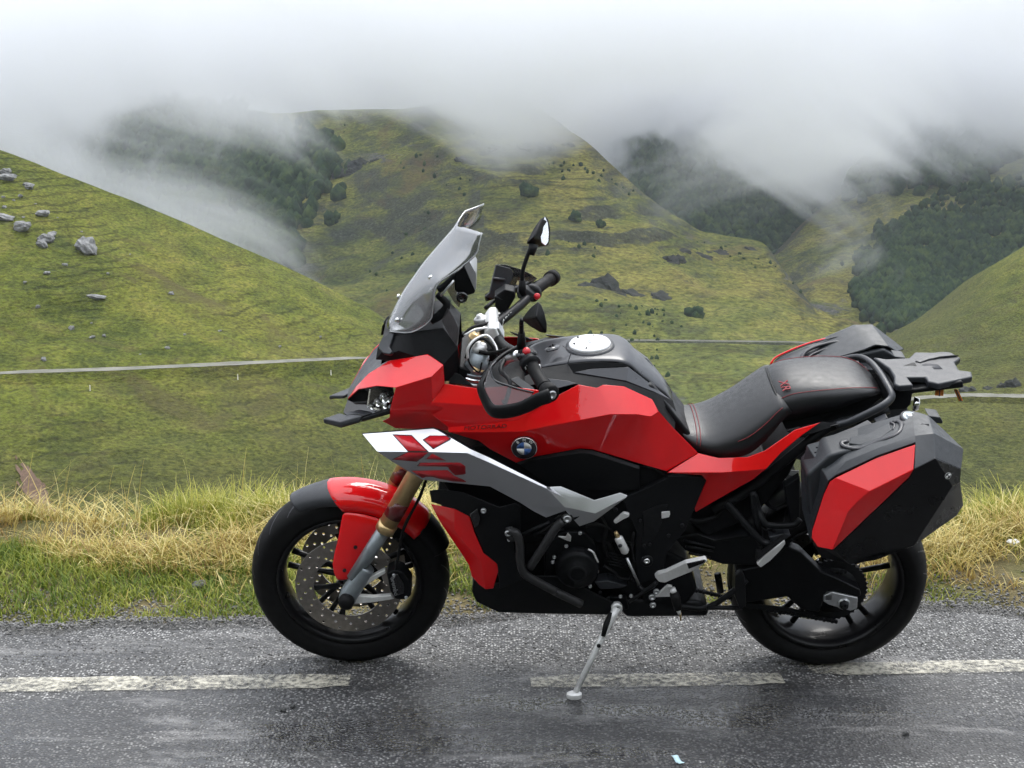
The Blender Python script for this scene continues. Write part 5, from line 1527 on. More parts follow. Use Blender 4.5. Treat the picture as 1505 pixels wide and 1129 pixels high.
shell('panel_vent', [(-0.119,-0.228,0.6401),(-0.0964,-0.232,0.6616),(-0.0884,-0.23,0.6284),(-0.0942,-0.228,0.603),(-0.1062,-0.226,0.5938)], [(0, 1, 2, 3, 4)], 'black_gloss', t=.006, bevel=.003)
for p, r_ in zip([(-0.0796,-0.236,0.6591),(-0.0107,-0.245,0.592),(-0.0088,-0.236,0.5656)], (.008, .010, .005)): bolt(p, r_, bike, 'aluminium', .008)
bp = [(-0.113,-0.14,0.3687),(-0.1187,-0.14,0.3311),(-0.1058,-0.14,0.2933),(-0.039,-0.15,0.2619),(0.1213,-0.16,0.2635),(0.2816,-0.16,0.2609),(0.3339,-0.165,0.2845),(0.2249,-0.185,0.3601),(0.1503,-0.19,0.4127),(0.0664,-0.2,0.419),(0.009,-0.2,0.419),(-0.0434,-0.19,0.3881),(-0.0805,-0.175,0.3723)]
both('belly_pan', bp, [(0, 1, 2, 3, 11, 12), (3, 4, 9, 10, 11), (4, 5, 6, 7, 8, 9)], 'black_plastic', t=.005, bevel=.004)
k = [bp[i] for i in (1, 2, 3, 4, 5, 6)]
shell('belly_floor', k + mir(k), [(i, i + 1, i + 7, i + 6) for i in range(5)], 'black_plastic', t=.005, out=(0, 0, -1))

# ---------------------------------------------------------------- engine and everything behind the panels
eng = prism('engine_block', [(0.03,-0.13,0.5163),(0.1504,-0.13,0.5345),(0.3175,-0.13,0.5465),(0.3636,-0.13,0.4245),(0.3885,-0.13,0.3247),(0.3361,-0.13,0.2931),(0.1217,-0.13,0.2931),(0.0358,-0.13,0.3498)], .26, 'engine_black', bike, .01)
for i in range(7):
    a, b = [Vector(p) for p in [(0.0767,-0.155,0.5311),(0.1494,-0.155,0.5492)]]
    o_ = Vector((.010 * i, 0, -.012 * i))
    tube('cooling_rib', [a + o_, b + o_], .003, 'engine_black', eng, 8)
cc = Vector([(0.1881,-0.19,0.4344)][0])
lathe('engine_cover', [(0, .02), (.012, .022), (.03, .020), (.034, .014), (.05, .010), (.060, .004), (.064, -.02), (.066, -.07)], cc, (0, -1, 0), 'engine_black', eng, 40)
lathe('cover_boss', [(.020, .024), (.024, .026), (.028, .022)], cc, (0, -1, 0), 'dark_metal', eng, 30, cap=False)
prism('clutch_housing', [(0.0931,-0.165,0.506),(0.1499,-0.165,0.5458),(0.2127,-0.165,0.5458),(0.2422,-0.165,0.506),(0.256,-0.165,0.412),(0.2399,-0.165,0.3575),(0.2057,-0.165,0.3232),(0.1383,-0.165,0.3438),(0.0944,-0.165,0.3712)], .08, 'engine_black', eng, .008)
for k in range(4):
    p = [Vector(q) for q in [(0.1856,-0.186,0.5004),(0.207,-0.186,0.5004)]]
    tube('fin', [p[0] + Vector((0, 0, -.0035 * k)), p[1] + Vector((0, 0, -.0035 * k))], .0014, 'dark_metal', eng, 6)
for p in [(0.1952,-0.172,0.5483),(0.156,-0.172,0.5052),(0.1701,-0.172,0.4836),(0.2238,-0.176,0.471),(0.118,-0.172,0.4518),(0.2464,-0.178,0.4235),(0.1071,-0.172,0.391),(0.2274,-0.176,0.3721),(0.1992,-0.172,0.3432),(0.3432,-0.14,0.5393),(0.3169,-0.175,0.3366),(0.348,-0.175,0.3383),(0.2835,-0.14,0.516),(0.1221,-0.172,0.4686)]:
    bolt(p, .0058, eng, 'aluminium', .006)
shell('hose_clamp', [(0.131,-0.18,0.5398),(0.1536,-0.185,0.5412),(0.1591,-0.185,0.5543),(0.1692,-0.185,0.5412),(0.1682,-0.182,0.5229),(0.1553,-0.182,0.5278)], [(0, 1, 2, 3, 4, 5)], 'light_alloy', eng, t=.006, bevel=.002)
tube('wire_bracket', [(0.2181,-0.19,0.5045),(0.2323,-0.195,0.4976),(0.2415,-0.192,0.4758),(0.2477,-0.19,0.4612)], .003, 'light_alloy', eng, 8, 4)
prism('gearbox_cover', [(0.2391,-0.17,0.3812),(0.2792,-0.175,0.3878),(0.3381,-0.17,0.3676),(0.3209,-0.17,0.359),(0.2572,-0.17,0.3539)], .06, 'grey_plastic', eng, .004)
tube('coolant_hose', [(0.256,-0.12,0.5091),(0.2784,-0.14,0.491),(0.2971,-0.14,0.4439),(0.3465,-0.12,0.3975)], .012, 'rubber', eng, 12, 5)
tube('coolant_hose', [(0.3251,-0.13,0.4967),(0.3714,-0.13,0.4967)], .011, 'dark_metal', eng, 12)
tube('frame_tube', [(0.0294,-0.2,0.5578),(0.1065,-0.19,0.5935)], .006, 'dark_metal', bike, 10)
# core that carries everything, hidden behind the panels
prism('frame_spar', [(-0.1478,-0.1,0.9815),(0.0891,-0.1,0.9815),(0.3915,-0.1,0.9815),(0.4615,-0.1,0.8861),(0.5105,-0.1,0.8233),(0.4526,-0.1,0.7423),(0.3514,-0.1,0.6837),(0.0397,-0.1,0.7072),(-0.14,-0.1,0.8233),(-0.1844,-0.1,0.9143)], .20, 'engine_black', bike, .01)
prism('airbox', [(-0.2238,-0.15,0.7453),(-0.1001,-0.15,0.8209),(0.0908,-0.15,0.7994),(0.3987,-0.15,0.7453),(0.498,-0.15,0.6796),(0.4674,-0.15,0.5002),(0.0148,-0.15,0.5002),(-0.1222,-0.15,0.5682)], .30, 'engine_black', bike, .008)
prism('seat_support', [(0.4311,-0.118,0.7282),(0.5554,-0.118,0.7588),(0.7315,-0.118,0.7282),(0.8309,-0.118,0.8152),(0.7913,-0.118,0.7062),(0.7034,-0.118,0.5722),(0.5694,-0.118,0.5039),(0.487,-0.118,0.5722)], .236, 'engine_black', bike, .006)
prism('radiator', [(-0.2154,-0.13,0.6491),(-0.1387,-0.13,0.6328),(-0.0825,-0.13,0.5307),(-0.0426,-0.13,0.4299),(-0.0371,-0.13,0.3478),(-0.0898,-0.13,0.3547),(-0.1184,-0.13,0.4163),(-0.1885,-0.13,0.5605)], .26, 'engine_black', bike, .006)
prism('sump', [(-0.0122,-0.11,0.3118),(0.3265,-0.11,0.2991),(0.392,-0.11,0.2737),(0.3934,-0.11,0.2353),(0.123,-0.11,0.2321),(-0.0123,-0.11,0.2481)], .22, 'engine_black', bike, .008)
prism('muffler', [(0.3235,-0.13,0.2956),(0.5565,-0.13,0.2868),(0.584,-0.13,0.2645),(0.5858,-0.13,0.2323),(0.3407,-0.13,0.2287),(0.321,-0.13,0.2556)], .24, 'dark_metal', bike, .012)
prism('swingarm_pivot', [(0.3634,-0.13,0.4306),(0.452,-0.13,0.4614),(0.5171,-0.13,0.4245),(0.5488,-0.13,0.3247),(0.4989,-0.13,0.2486),(0.3904,-0.13,0.2741)], .26, 'engine_black', bike, .01)
prism('battery_box', [(0.4678,-0.12,0.5026),(0.5424,-0.12,0.516),(0.5958,-0.12,0.4925),(0.6878,-0.12,0.5026),(0.698,-0.12,0.5227),(0.7375,-0.12,0.4555),(0.7177,-0.12,0.4045),(0.6182,-0.12,0.4079),(0.5645,-0.12,0.4283),(0.5049,-0.12,0.4555)], .24, 'engine_black', bike, .008)
prism('undertray', [(0.5362,-0.125,0.5139),(0.5894,-0.125,0.4922),(0.6466,-0.125,0.5022),(0.6866,-0.125,0.5106),(0.6693,-0.08,0.5159),(0.606,-0.08,0.5024)], .2, 'wet_black', bike, .004)
for i in range(3):
    tube('tray_rib', [(0.4991,-0.128,0.4973),(0.5902,-0.128,0.4704)] if i == 0 else ([(0.5059,-0.128,0.4772),(0.5879,-0.128,0.4603)] if i == 1 else [(0.5157,-0.128,0.4536),(0.5804,-0.128,0.4383)]), .004, 'dark_metal', bike, 8)
prism('inner_guard', [(0.6422,-0.07,0.5986),(0.6923,-0.07,0.63),(0.7126,-0.07,0.587),(0.7249,-0.07,0.4931),(0.6767,-0.07,0.5134),(0.6525,-0.07,0.5737)], .14, 'wet_black', bike, .006)
lathe('shock_absorber', [(.028, 0), (.034, .01), (.026, .02), (.034, .03), (.026, .04), (.034, .05), (.026, .06), (.034, .07), (.028, .08), (.022, .13)], [(0.548,-0.02,0.5114)][0], (.5, 0, .85), 'dark_metal', bike, 24)
bolt([(0.3873,-0.195,0.4693)][0], .018, bike, 'dark_metal', .006, 'pivot_cap')
bolt([(0.3867,-0.201,0.473)][0], .009, bike, 'chrome', .006)
for p, r_ in zip([(0.4175,-0.205,0.373),(0.4067,-0.2,0.3511),(0.4104,-0.195,0.3204),(0.2919,-0.2,0.6418),(0.1536,-0.262,0.6479),(0.4857,-0.175,0.5763)], (.009, .010, .009, .006, .012, .006)):
    bolt(p, r_, bike, 'aluminium' if r_ != .006 else 'dark_metal', .008)
lathe('bolt_recess', [(.016, 0), (.017, .004), (.012, .004)], [(0.1538,-0.258,0.6456)][0], (0, -1, 0), 'black_gloss', bike, 24, cap=False)
shell('fuse_tag', [(0.4249,-0.178,0.6188),(0.4485,-0.178,0.6214),(0.4498,-0.178,0.6123),(0.4474,-0.178,0.6026),(0.4263,-0.178,0.5977)], [(0, 1, 2, 3, 4)], 'light_alloy', bike, t=.004, bevel=.001)

for pts, r_ in (([(0.2515,-0.16,0.602),(0.2695,-0.165,0.559),(0.2648,-0.17,0.509),(0.2778,-0.165,0.4592)], .006), ([(0.2123,-0.165,0.5655),(0.2403,-0.17,0.575),(0.2752,-0.165,0.559),(0.2933,-0.16,0.5329)], .005),
                ([(0.3485,-0.178,0.5535),(0.3444,-0.18,0.5018),(0.3522,-0.18,0.4416),(0.3427,-0.175,0.3912)], .004), ([(0.2667,-0.17,0.4354),(0.2957,-0.175,0.4183),(0.3136,-0.175,0.398),(0.3548,-0.17,0.388)], .005),
                ([(0.0635,-0.19,0.5497),(0.0915,-0.2,0.572),(0.1195,-0.2,0.5948)], .005), ([(0.4848,-0.165,0.5952),(0.5317,-0.14,0.5676),(0.584,-0.13,0.575),(0.6052,-0.13,0.6046)], .006), ([(0.6964,-0.15,0.5668),(0.7306,-0.16,0.5463),(0.7455,-0.17,0.5555),(0.7528,-0.18,0.5515)], .005)):
    tube('hose', pts, r_, 'rubber', eng, 8, 5)
for k in range(5):
    a_, b_ = [Vector(p) for p in [(0.2687,-0.165,0.4793),(0.3237,-0.165,0.4659)]]
    tube('casting_rib', [a_ + Vector((.003 * k, 0, -.010 * k)), b_ + Vector((.003 * k, 0, -.010 * k))], .0022, 'dark_metal', eng, 6)
for p in [(0.4485,-0.178,0.5436),(0.3956,-0.178,0.5138),(0.3642,-0.178,0.5928),(0.3786,-0.178,0.5105),(0.2568,-0.178,0.3522),(0.2811,-0.17,0.3264)]: bolt(p, .005, eng, 'dark_metal', .005)
shell('cover_recess', [(0.3708,-0.1735,0.6162),(0.4165,-0.1735,0.6389),(0.4418,-0.1735,0.6422),(0.436,-0.1735,0.613),(0.4149,-0.1735,0.5409),(0.3825,-0.1735,0.4912),(0.3732,-0.1735,0.5111),(0.3768,-0.1735,0.5672)], [tuple(range(8))], 'dark_metal', bike, t=.003, bevel=.001)

# crash bar
tube('crash_bar', [(-0.0107,-0.24,0.5955),(0.0122,-0.248,0.5906),(0.022,-0.252,0.5573),(0.0235,-0.252,0.5051),(0.0321,-0.25,0.4676),(0.0492,-0.246,0.4452),(0.1126,-0.225,0.3916)] + [(0.1278,-0.215,0.3761),(0.2013,-0.2,0.3248)], .0125, 'crash_bar', bike, 14, 5)
tube('crash_bar', [(0.0504,-0.25,0.4808),(0.0822,-0.258,0.5415),(0.1204,-0.262,0.6149),(0.1423,-0.262,0.6405)], .0125, 'crash_bar', bike, 14, 3)
shell('bar_plate', [(-0.0185,-0.246,0.6055),(-0.0018,-0.246,0.6104),(0.0149,-0.248,0.6003),(0.015,-0.248,0.5679),(-0.0018,-0.246,0.5602),(-0.0172,-0.246,0.5732)], [(0, 1, 2, 3, 4, 5)], 'crash_bar', bike, t=.008)
shell('bar_plate', [(0.1178,-0.258,0.6424),(0.1452,-0.258,0.6631),(0.1953,-0.255,0.6534),(0.1651,-0.258,0.6312),(0.1402,-0.258,0.6232)], [(0, 1, 2, 3, 4)], 'black_plastic', bike, t=.008)

# gear lever, quickshifter rod and sensor
tube('shift_rod', [(0.3303,-0.19,0.4746),(0.3685,-0.19,0.3838)], .0042, 'aluminium', bike, 10)
tube('quickshifter', [(0.303,-0.19,0.5458),(0.3049,-0.19,0.5408),(0.3244,-0.19,0.4979),(0.3275,-0.19,0.4912)], [.008, .0125, .0125, .007], 'light_alloy', bike, 18)
tube('rod_end', [(0.2949,-0.19,0.5622),(0.3025,-0.19,0.5448)], [.005, .007], 'gold_anodised', bike, 12)
lathe('sensor_mark', [(0, .001), (.006, .001), (.006, 0)], [(0.3085,-0.2035,0.5242)][0], (0, -1, 0), 'decal_dark', bike, 20)
shell('shift_clamp', [(0.2879,-0.195,0.5961),(0.3057,-0.195,0.6156),(0.3166,-0.195,0.626),(0.3337,-0.195,0.6214),(0.3312,-0.195,0.6124),(0.3173,-0.195,0.6052),(0.2952,-0.195,0.5896)], [(0, 1, 2, 3, 4, 5, 6)], 'light_alloy', bike, t=.014, bevel=.003)
tube('shift_lever', [(0.3694,-0.19,0.3804),(0.3819,-0.2,0.3732),(0.4035,-0.21,0.3898),(0.4166,-0.215,0.4098)], .006, 'dark_metal', bike, 10, 3)
tube('shift_lever', [(0.3409,-0.19,0.3257),(0.3816,-0.205,0.3696),(0.4171,-0.21,0.4067)], .0055, 'dark_metal', bike, 10, 3)
# rider's footrest and its rubbered shift peg
pg = [(0.4102,-0.215,0.4254),(0.418,-0.225,0.4421),(0.4392,-0.24,0.4575),(0.4863,-0.3,0.5248),(0.5389,-0.315,0.5482),(0.5449,-0.315,0.54),(0.5185,-0.31,0.5151),(0.4572,-0.25,0.4385),(0.4394,-0.23,0.4148),(0.4229,-0.215,0.4089)]
prism('footrest', pg, .022, 'light_alloy', bike, .004)
shell('footrest_rubber', [(0.486,-0.322,0.5361),(0.5355,-0.322,0.549),(0.5359,-0.322,0.5408),(0.4918,-0.322,0.5196)], [(0, 1, 2, 3)], 'rubber', bike, t=.005, bevel=.001)
prism('heel_guard', [(0.4169,-0.18,0.3347),(0.4529,-0.18,0.374),(0.4676,-0.18,0.3706),(0.4618,-0.18,0.3364)], .012, 'light_alloy', bike, .002)
tube('shift_peg', [(0.4662,-0.22,0.3776),(0.4722,-0.225,0.3622),(0.4799,-0.235,0.328)], [.0125, .0145, .0115], 'rubber', bike, 14)
tube('peg_tip', [(0.4614,-0.22,0.3895),(0.4692,-0.22,0.3742)], [.010, .008], 'light_alloy', bike, 12)
tube('peg_tip', [(0.4799,-0.235,0.328),(0.4855,-0.235,0.3127)], [.007, .004], 'light_alloy', bike, 12)
tube('drain_hose', [(0.4909,-0.2,0.2932),(0.4953,-0.19,0.2601)], [.004, .002], 'gold_anodised', bike, 8)
# passenger footrest on its hanger
prism('passenger_footrest', [(0.6968,-0.235,0.4809),(0.7137,-0.24,0.512),(0.7669,-0.25,0.5687),(0.7706,-0.25,0.5573),(0.7569,-0.25,0.5345),(0.7332,-0.24,0.4956),(0.709,-0.235,0.4694)], .016, 'light_alloy', bike, .003)
prism('peg_rubber', [(0.6924,-0.235,0.5254),(0.7097,-0.235,0.5188),(0.7681,-0.245,0.5819),(0.7678,-0.245,0.5673),(0.7127,-0.238,0.5108),(0.6957,-0.23,0.4878)], .018, 'rubber', bike, .003)
prism('peg_hanger', [(0.7327,-0.2,0.5502),(0.7743,-0.2,0.5617),(0.7946,-0.2,0.5552),(0.7788,-0.2,0.5404),(0.7431,-0.2,0.5239)], .05, 'grey_plastic', bike, .003)
tube('hanger_strut', [(0.6096,-0.15,0.6323),(0.6237,-0.155,0.6221),(0.6685,-0.18,0.5777),(0.7109,-0.2,0.5371),(0.7352,-0.21,0.5332)], .011, 'black_plastic', bike, 12, 3)
tube('hanger_strut', [(0.6897,-0.15,0.6647),(0.7028,-0.16,0.6184),(0.7126,-0.18,0.5973),(0.7318,-0.19,0.5836),(0.7976,-0.2,0.5894),(0.8157,-0.2,0.6089)], .009, 'black_plastic', bike, 12, 4)
tube('hanger_strut', [(0.6836,-0.15,0.6711),(0.691,-0.16,0.6249),(0.7068,-0.18,0.5581)], .010, 'black_plastic', bike, 12, 3)
prism('tail_guard', [(0.7298,-0.06,0.6112),(0.7571,-0.06,0.6344),(0.8103,-0.06,0.6574),(0.8326,-0.06,0.6672),(0.8395,-0.06,0.5813),(0.7751,-0.06,0.5479),(0.7384,-0.06,0.5713)], .12, 'wet_black', bike, .012)
lathe('exhaust_shield', [(.02, 0), (.03, .01), (.032, .08), (.026, .11), (.0, .112)], [(0.742,-0.08,0.5993)][0], (.86, 0, .5), 'wet_black', bike, 24)
for V in ([(0.7516,-0.05,0.6519),(0.7708,-0.05,0.6667),(0.7977,-0.05,0.6552),(0.7669,-0.05,0.6404)], [(0.7902,-0.05,0.6766),(0.804,-0.05,0.6854),(0.8329,-0.05,0.6847),(0.833,-0.05,0.6651),(0.8082,-0.05,0.6684)], [(0.7257,-0.06,0.6492),(0.7355,-0.06,0.6525),(0.7437,-0.06,0.6393),(0.7286,-0.06,0.6278)]):
    shell('pale_plate', V, [tuple(range(len(V)))], 'light_alloy', bike, t=.003, bevel=.001)  # small pale plates added for whitish patches of unknown origin

# ---------------------------------------------------------------- swingarm and chain
sa = [(0.6573,-0.115,0.3838),(0.7231,-0.12,0.4028),(0.8037,-0.12,0.471),(0.8453,-0.122,0.4513),(0.908,-0.128,0.3893),(0.9641,-0.13,0.364),(1.0287,-0.13,0.3283),(1.0341,-0.13,0.3053),(1.011,-0.13,0.2999),(0.9317,-0.13,0.3214),(0.9158,-0.128,0.2473),(0.8606,-0.125,0.2561),(0.8172,-0.12,0.2961),(0.6964,-0.115,0.2712),(0.6577,-0.115,0.3036)]
swing = prism('swingarm', sa, .05, 'engine_black', bike, .006)
shell('swingarm_top', [(0.8088,-0.118,0.4671),(0.8461,-0.118,0.4499),(0.9088,-0.124,0.3884),(0.965,-0.126,0.3631),(1.0291,-0.128,0.3281),(1.0291,-0.1,0.3182),(0.9706,-0.1,0.3584),(0.9184,-0.1,0.3824),(0.8539,-0.1,0.4484),(0.826,-0.1,0.4589)], [(0, 1, 8, 9), (1, 2, 7, 8), (2, 3, 6, 7), (3, 4, 5, 6)], 'wet_black', swing, t=.004, bevel=.002, out=(0, -.3, 1))
prism('swingarm', [(x, -y - .05, z) for x, y, z in sa], .05, 'engine_black', bike, .006)
prism('axle_block', [(0.9209,-0.138,0.3132),(0.9434,-0.138,0.3249),(1.0224,-0.138,0.3051),(1.0238,-0.138,0.2674),(1.0041,-0.138,0.2593),(0.9383,-0.138,0.2809),(0.9214,-0.138,0.2917)], .02, 'aluminium', swing, .003)
lathe('axle_nut', [(0, .014), (.006, .014), (.007, .018), (.011, .018), (.0125, .012), (.015, .008), (.016, 0)], [(0.9815,-0.14,0.2865)][0], (0, -1, 0), 'dark_metal', swing, 6)
lathe('axle_washer', [(.019, .003), (.019, 0)], [(0.9815,-0.14,0.2865)][0], (0, -1, 0), 'aluminium', swing, 24)
for i in range(4):
    p = [Vector(q) for q in [(0.9261,-0.1395,0.3131),(0.9442,-0.1395,0.3131)]]
    tube('adjuster_mark', [p[0] + Vector((0, 0, -.004 * i)), p[1] + Vector((0, 0, -.004 * i))], .0008, 'decal_dark', swing, 6)
prism('chain_guide', [(0.8079,-0.1,0.4589),(0.8276,-0.1,0.4379),(0.8936,-0.1,0.353),(0.8803,-0.1,0.2939),(0.8161,-0.1,0.2939),(0.785,-0.1,0.3423)], .03, 'black_plastic', swing, .004)
# chain links along both runs
def chain(a, b, n):
    a, b = Vector(a), Vector(b)
    bm = bmesh.new()
    d = (b - a) / n
    for i in range(n):
        p = a + d * (i + .5)
        mt = Matrix.Translation(p) @ d.to_track_quat('X', 'Z').to_matrix().to_4x4() @ Matrix.Diagonal((d.length * .62, .009 if i % 2 else .014, .0095, 1))
        bmesh.ops.create_cube(bm, size=1, matrix=mt)
        bmesh.ops.create_uvsphere(bm, u_segments=8, v_segments=6, radius=.0058, matrix=Matrix.Translation(a + d * i))
    me = bpy.data.meshes.new('chain_run'); bm.to_mesh(me); bm.free()
    o = link_obj('chain_run', me, 'dark_metal', ch, False)
    tag(o, kind='stuff')
ch = bpy.data.objects.new('drive_chain', None); ch.parent = bike; col.objects.link(ch)
chain(*[(0.7089,-0.1,0.2532),(0.9809,-0.1,0.1957)], 22)
chain(*[(0.4956,-0.1,0.3234),(0.6581,-0.1,0.278)], 14)
chain(*[(0.6893,-0.1,0.3423),(0.9918,-0.1,0.3744)], 24)
shell('chain_guard', [(0.6969,-0.112,0.2692),(0.8171,-0.112,0.2557),(0.9015,-0.112,0.2339),(0.9022,-0.112,0.2257),(0.8089,-0.112,0.2421),(0.698,-0.112,0.253)], [(0, 1, 2, 3, 4, 5)], 'black_plastic', swing, t=.004, bevel=.001)
# centre stand leg tucked up behind the pegs
tube('stand_arm', [(0.495,-0.13,0.2731),(0.578,-0.13,0.2661),(0.6497,-0.14,0.3283),(0.688,-0.14,0.3696)], .009, 'dark_metal', bike, 10, 3)
prism('stand_tang', [(0.6532,-0.15,0.3896),(0.6696,-0.15,0.4067),(0.6808,-0.15,0.3862),(0.6921,-0.15,0.2863),(0.6755,-0.15,0.2689),(0.6546,-0.15,0.321)], .02, 'dark_metal', bike, .004)
tube('stand_arm', [(0.6246,-0,0.3021),(0.6375,0,0.238)], .011, 'dark_metal', bike, 10)
tube('brace_rod', [(0.5765,-0.14,0.2727),(0.6826,-0.14,0.2727)], .007, 'dark_metal', bike, 10)

# ---------------------------------------------------------------- side stand
foot_w = Vector((0.1819,-0.3087,0))
RB = Matrix.Rotation(R(13), 4, 'X')
inv = RB.inverted()
fl = inv @ (foot_w + Vector((0, 0, .010)) - bike.location)
top = Vector([(0.3075,-0.175,0.2965)][0])
std = tube('side_stand', [top, top.lerp(fl, .12), top.lerp(fl, .35), top.lerp(fl, .97)], [.0125, .0115, .0095, .0085], 'light_alloy', bike, 16)
lathe('stand_eye', [(.008, -.009), (.0165, -.009), (.0165, .009), (.008, .009)], top, (0, -1, 0), 'light_alloy', std, 24, closed=True)
tube('stand_spring', [top + Vector((-.018, -.012, -.01)), top.lerp(fl, .16) + Vector((-.012, -.014, 0)), top.lerp(fl, .30) + Vector((-.004, -.014, 0))], [.006, .009, .006], 'rubber', std, 12)
bolt(top.lerp(fl, .43) + Vector((0, -.008, .004)), .006, std, 'dark_metal', .005)
fz = inv.to_3x3() @ Vector((0, 0, 1))
V, F = [], []
for h, k in ((-.010, .92), (-.004, 1.0), (.004, 1.0), (.009, .7)):
    for j in range(8):
        a = R(45 * j + 22)
        w_ = Vector((math.cos(a) * .024 * k, math.sin(a) * .018 * k, h))
        V.append(tuple(fl + inv.to_3x3() @ w_))
for i in range(3):
    for j in range(8): F.append((i * 8 + j, i * 8 + (j + 1) % 8, i * 8 + 8 + (j + 1) % 8, i * 8 + 8 + j))
F += [tuple(range(8))[::-1], tuple(range(24, 32))]
solid('stand_foot', V, F, 'light_alloy', std, .001)
prism('stand_bracket', [(0.2843,-0.15,0.3175),(0.3366,-0.15,0.3131),(0.3454,-0.15,0.2733),(0.3232,-0.15,0.2644),(0.2969,-0.15,0.2666)], .03, 'engine_black', bike, .004)

# ---------------------------------------------------------------- seats
def saddle(name, stations, mat, sides=13, power=.55, sub=1):
    """stations: (crown point y=0, edge point y=-w); dome cross-sections, closed underneath"""
    cr = smooth_path([s_[0] for s_ in stations], 4); ed = smooth_path([s_[1] for s_ in stations], 4)
    V, F = [], []
    for a, b in zip(cr, ed):
        for j in range(sides):
            th = math.pi * (j / (sides - 1) - .5)
            sy, cy = math.sin(th), max(0, math.cos(th)) ** power
            V.append((b[0] + (a[0] - b[0]) * cy, -b[1] * sy, b[2] + (a[2] - b[2]) * cy))
    n = len(cr)
    for i in range(n - 1):
        for j in range(sides - 1):
            F.append((i * sides + j, i * sides + j + 1, (i + 1) * sides + j + 1, (i + 1) * sides + j))
        F.append((i * sides + sides - 1, i * sides, (i + 1) * sides, (i + 1) * sides + sides - 1))
    F.append(tuple(range(sides))[::-1]); F.append(tuple(range((n - 1) * sides, n * sides)))
    return solid(name, V, F, mat, bike, 0), cr, ed
seat, scr, sed = saddle('seat', [
    [(0.472,0,0.8428),(0.4726,-0.095,0.838)], [(0.5068,0,0.8358),(0.5008,-0.115,0.8017)], [(0.5444,0,0.8358),(0.5377,-0.135,0.7862)], [(0.5797,0,0.848),(0.5821,-0.15,0.7803)],
    [(0.6189,0,0.8741),(0.6236,-0.158,0.7828)], [(0.6561,0,0.9017),(0.6676,-0.162,0.8003)], [(0.6932,0,0.9292),(0.7133,-0.16,0.8453)], [(0.7289,0,0.9515),(0.7588,-0.15,0.9045)], [(0.7469,-0,0.959),(0.7809,-0.14,0.913)]], 'seat_vinyl')
pill, pcr, ped = saddle('pillion_seat', [
    [(0.7127,0,0.9063),(0.7534,-0.128,0.8838)], [(0.7347,0,0.9566),(0.775,-0.13,0.8879)], [(0.7698,-0,0.98),(0.8157,-0.132,0.8966)], [(0.8315,0,0.9878),(0.8884,-0.134,0.9176)], [(0.8995,0,0.9871),(0.9455,-0.13,0.9372)], [(0.9623,-0,0.9825),(0.9971,-0.115,0.9515)], [(1.0121,-0,0.966),(1.032,-0.085,0.9465)], [(1.0398,0,0.9441),(1.051,-0.04,0.9284)]], 'seat_vinyl', power=.45)
prism('seat_base', [(0.7549,-0.12,0.8814),(0.8174,-0.124,0.8927),(0.8903,-0.126,0.9137),(0.9475,-0.122,0.9334),(0.9989,-0.108,0.9482),(1.0417,-0.07,0.9394),(1.0447,-0.07,0.9239),(0.9833,-0.11,0.906),(0.9028,-0.12,0.8798),(0.8204,-0.12,0.8642),(0.7714,-0.12,0.8486)], .20, 'black_plastic', bike, .006)
def stitch(name, pts, parent, r=.0009):
    return tube(name, pts, r, 'red_thread', parent, 6, 5)
def on_dome(cr, ed, i, th, power, lift=.0015):
    a, b = cr[i], ed[i]
    sy, cy = math.sin(th), max(0, math.cos(th)) ** power
    return (b[0] + (a[0] - b[0]) * cy, -b[1] * sy - (lift if sy < 0 else -lift), b[2] + (a[2] - b[2]) * cy + lift)
for th in (-1.02, 1.02):
    stitch('stitching', [on_dome(pcr, ped, i, th * (1 if i < 20 else 1.05), .45) for i in range(5, len(pcr) - 2, 3)], pill)
    stitch('stitching', [on_dome(scr, sed, i, th * 1.28, .55) for i in range(17, len(scr) - 3, 2)], seat)
for i in (6, 7):
    stitch('stitching', [on_dome(scr, sed, i, th, .55) for th in np.linspace(-1.45, 1.45, 15)], seat)
# welt where the two seats meet and the embroidered mark
tube('seat_welt', [on_dome(pcr, ped, 4, th, .45, .000) for th in np.linspace(-1.35, 1.35, 15)], .0035, 'black_plastic', pill, 8, 2)
e0, e1 = [Vector(p) for p in [(0.753,-0.05,0.9455),(0.7709,-0.085,0.9125)]]
ec = Vector(on_dome(pcr, ped, 7, -.62, .45, .004))
ex = (Vector(on_dome(pcr, ped, 7, -.80, .45)) - Vector(on_dome(pcr, ped, 7, -.45, .45))).normalized()
ey = (Vector(on_dome(pcr, ped, 10, -.62, .45)) - Vector(on_dome(pcr, ped, 5, -.62, .45))).normalized()
text('embroidery', 'XR', .036, ec, ex, ey, 'red_thread', pill, .0015, shear=.3)

# ---------------------------------------------------------------- red tail panel, grab rail, rack
tp = [(0.5248,-0.14,0.7888),(0.5814,-0.155,0.7812),(0.6588,-0.165,0.7892),(0.7055,-0.168,0.8103),(0.7857,-0.165,0.8749),(0.8583,-0.155,0.8935),(0.8032,-0.175,0.8614),(0.7486,-0.182,0.8108),(0.7116,-0.184,0.7615)] + \
     [(0.5894,-0.186,0.7509),(0.4344,-0.178,0.7466),(0.6778,-0.168,0.7179),(0.6093,-0.158,0.6659),(0.5259,-0.15,0.6022),(0.5214,-0.152,0.6187),(0.5494,-0.165,0.7131),(0.5334,-0.172,0.7344)]
both('tail_panel', tp, [(0, 1, 9, 10), (1, 2, 8, 9), (2, 3, 7, 8), (3, 4, 6, 7), (4, 5, 6), (10, 9, 15, 16), (9, 8, 11, 12, 13, 14, 15)], 'red_paint', t=.004, bevel=.010, seg=4)
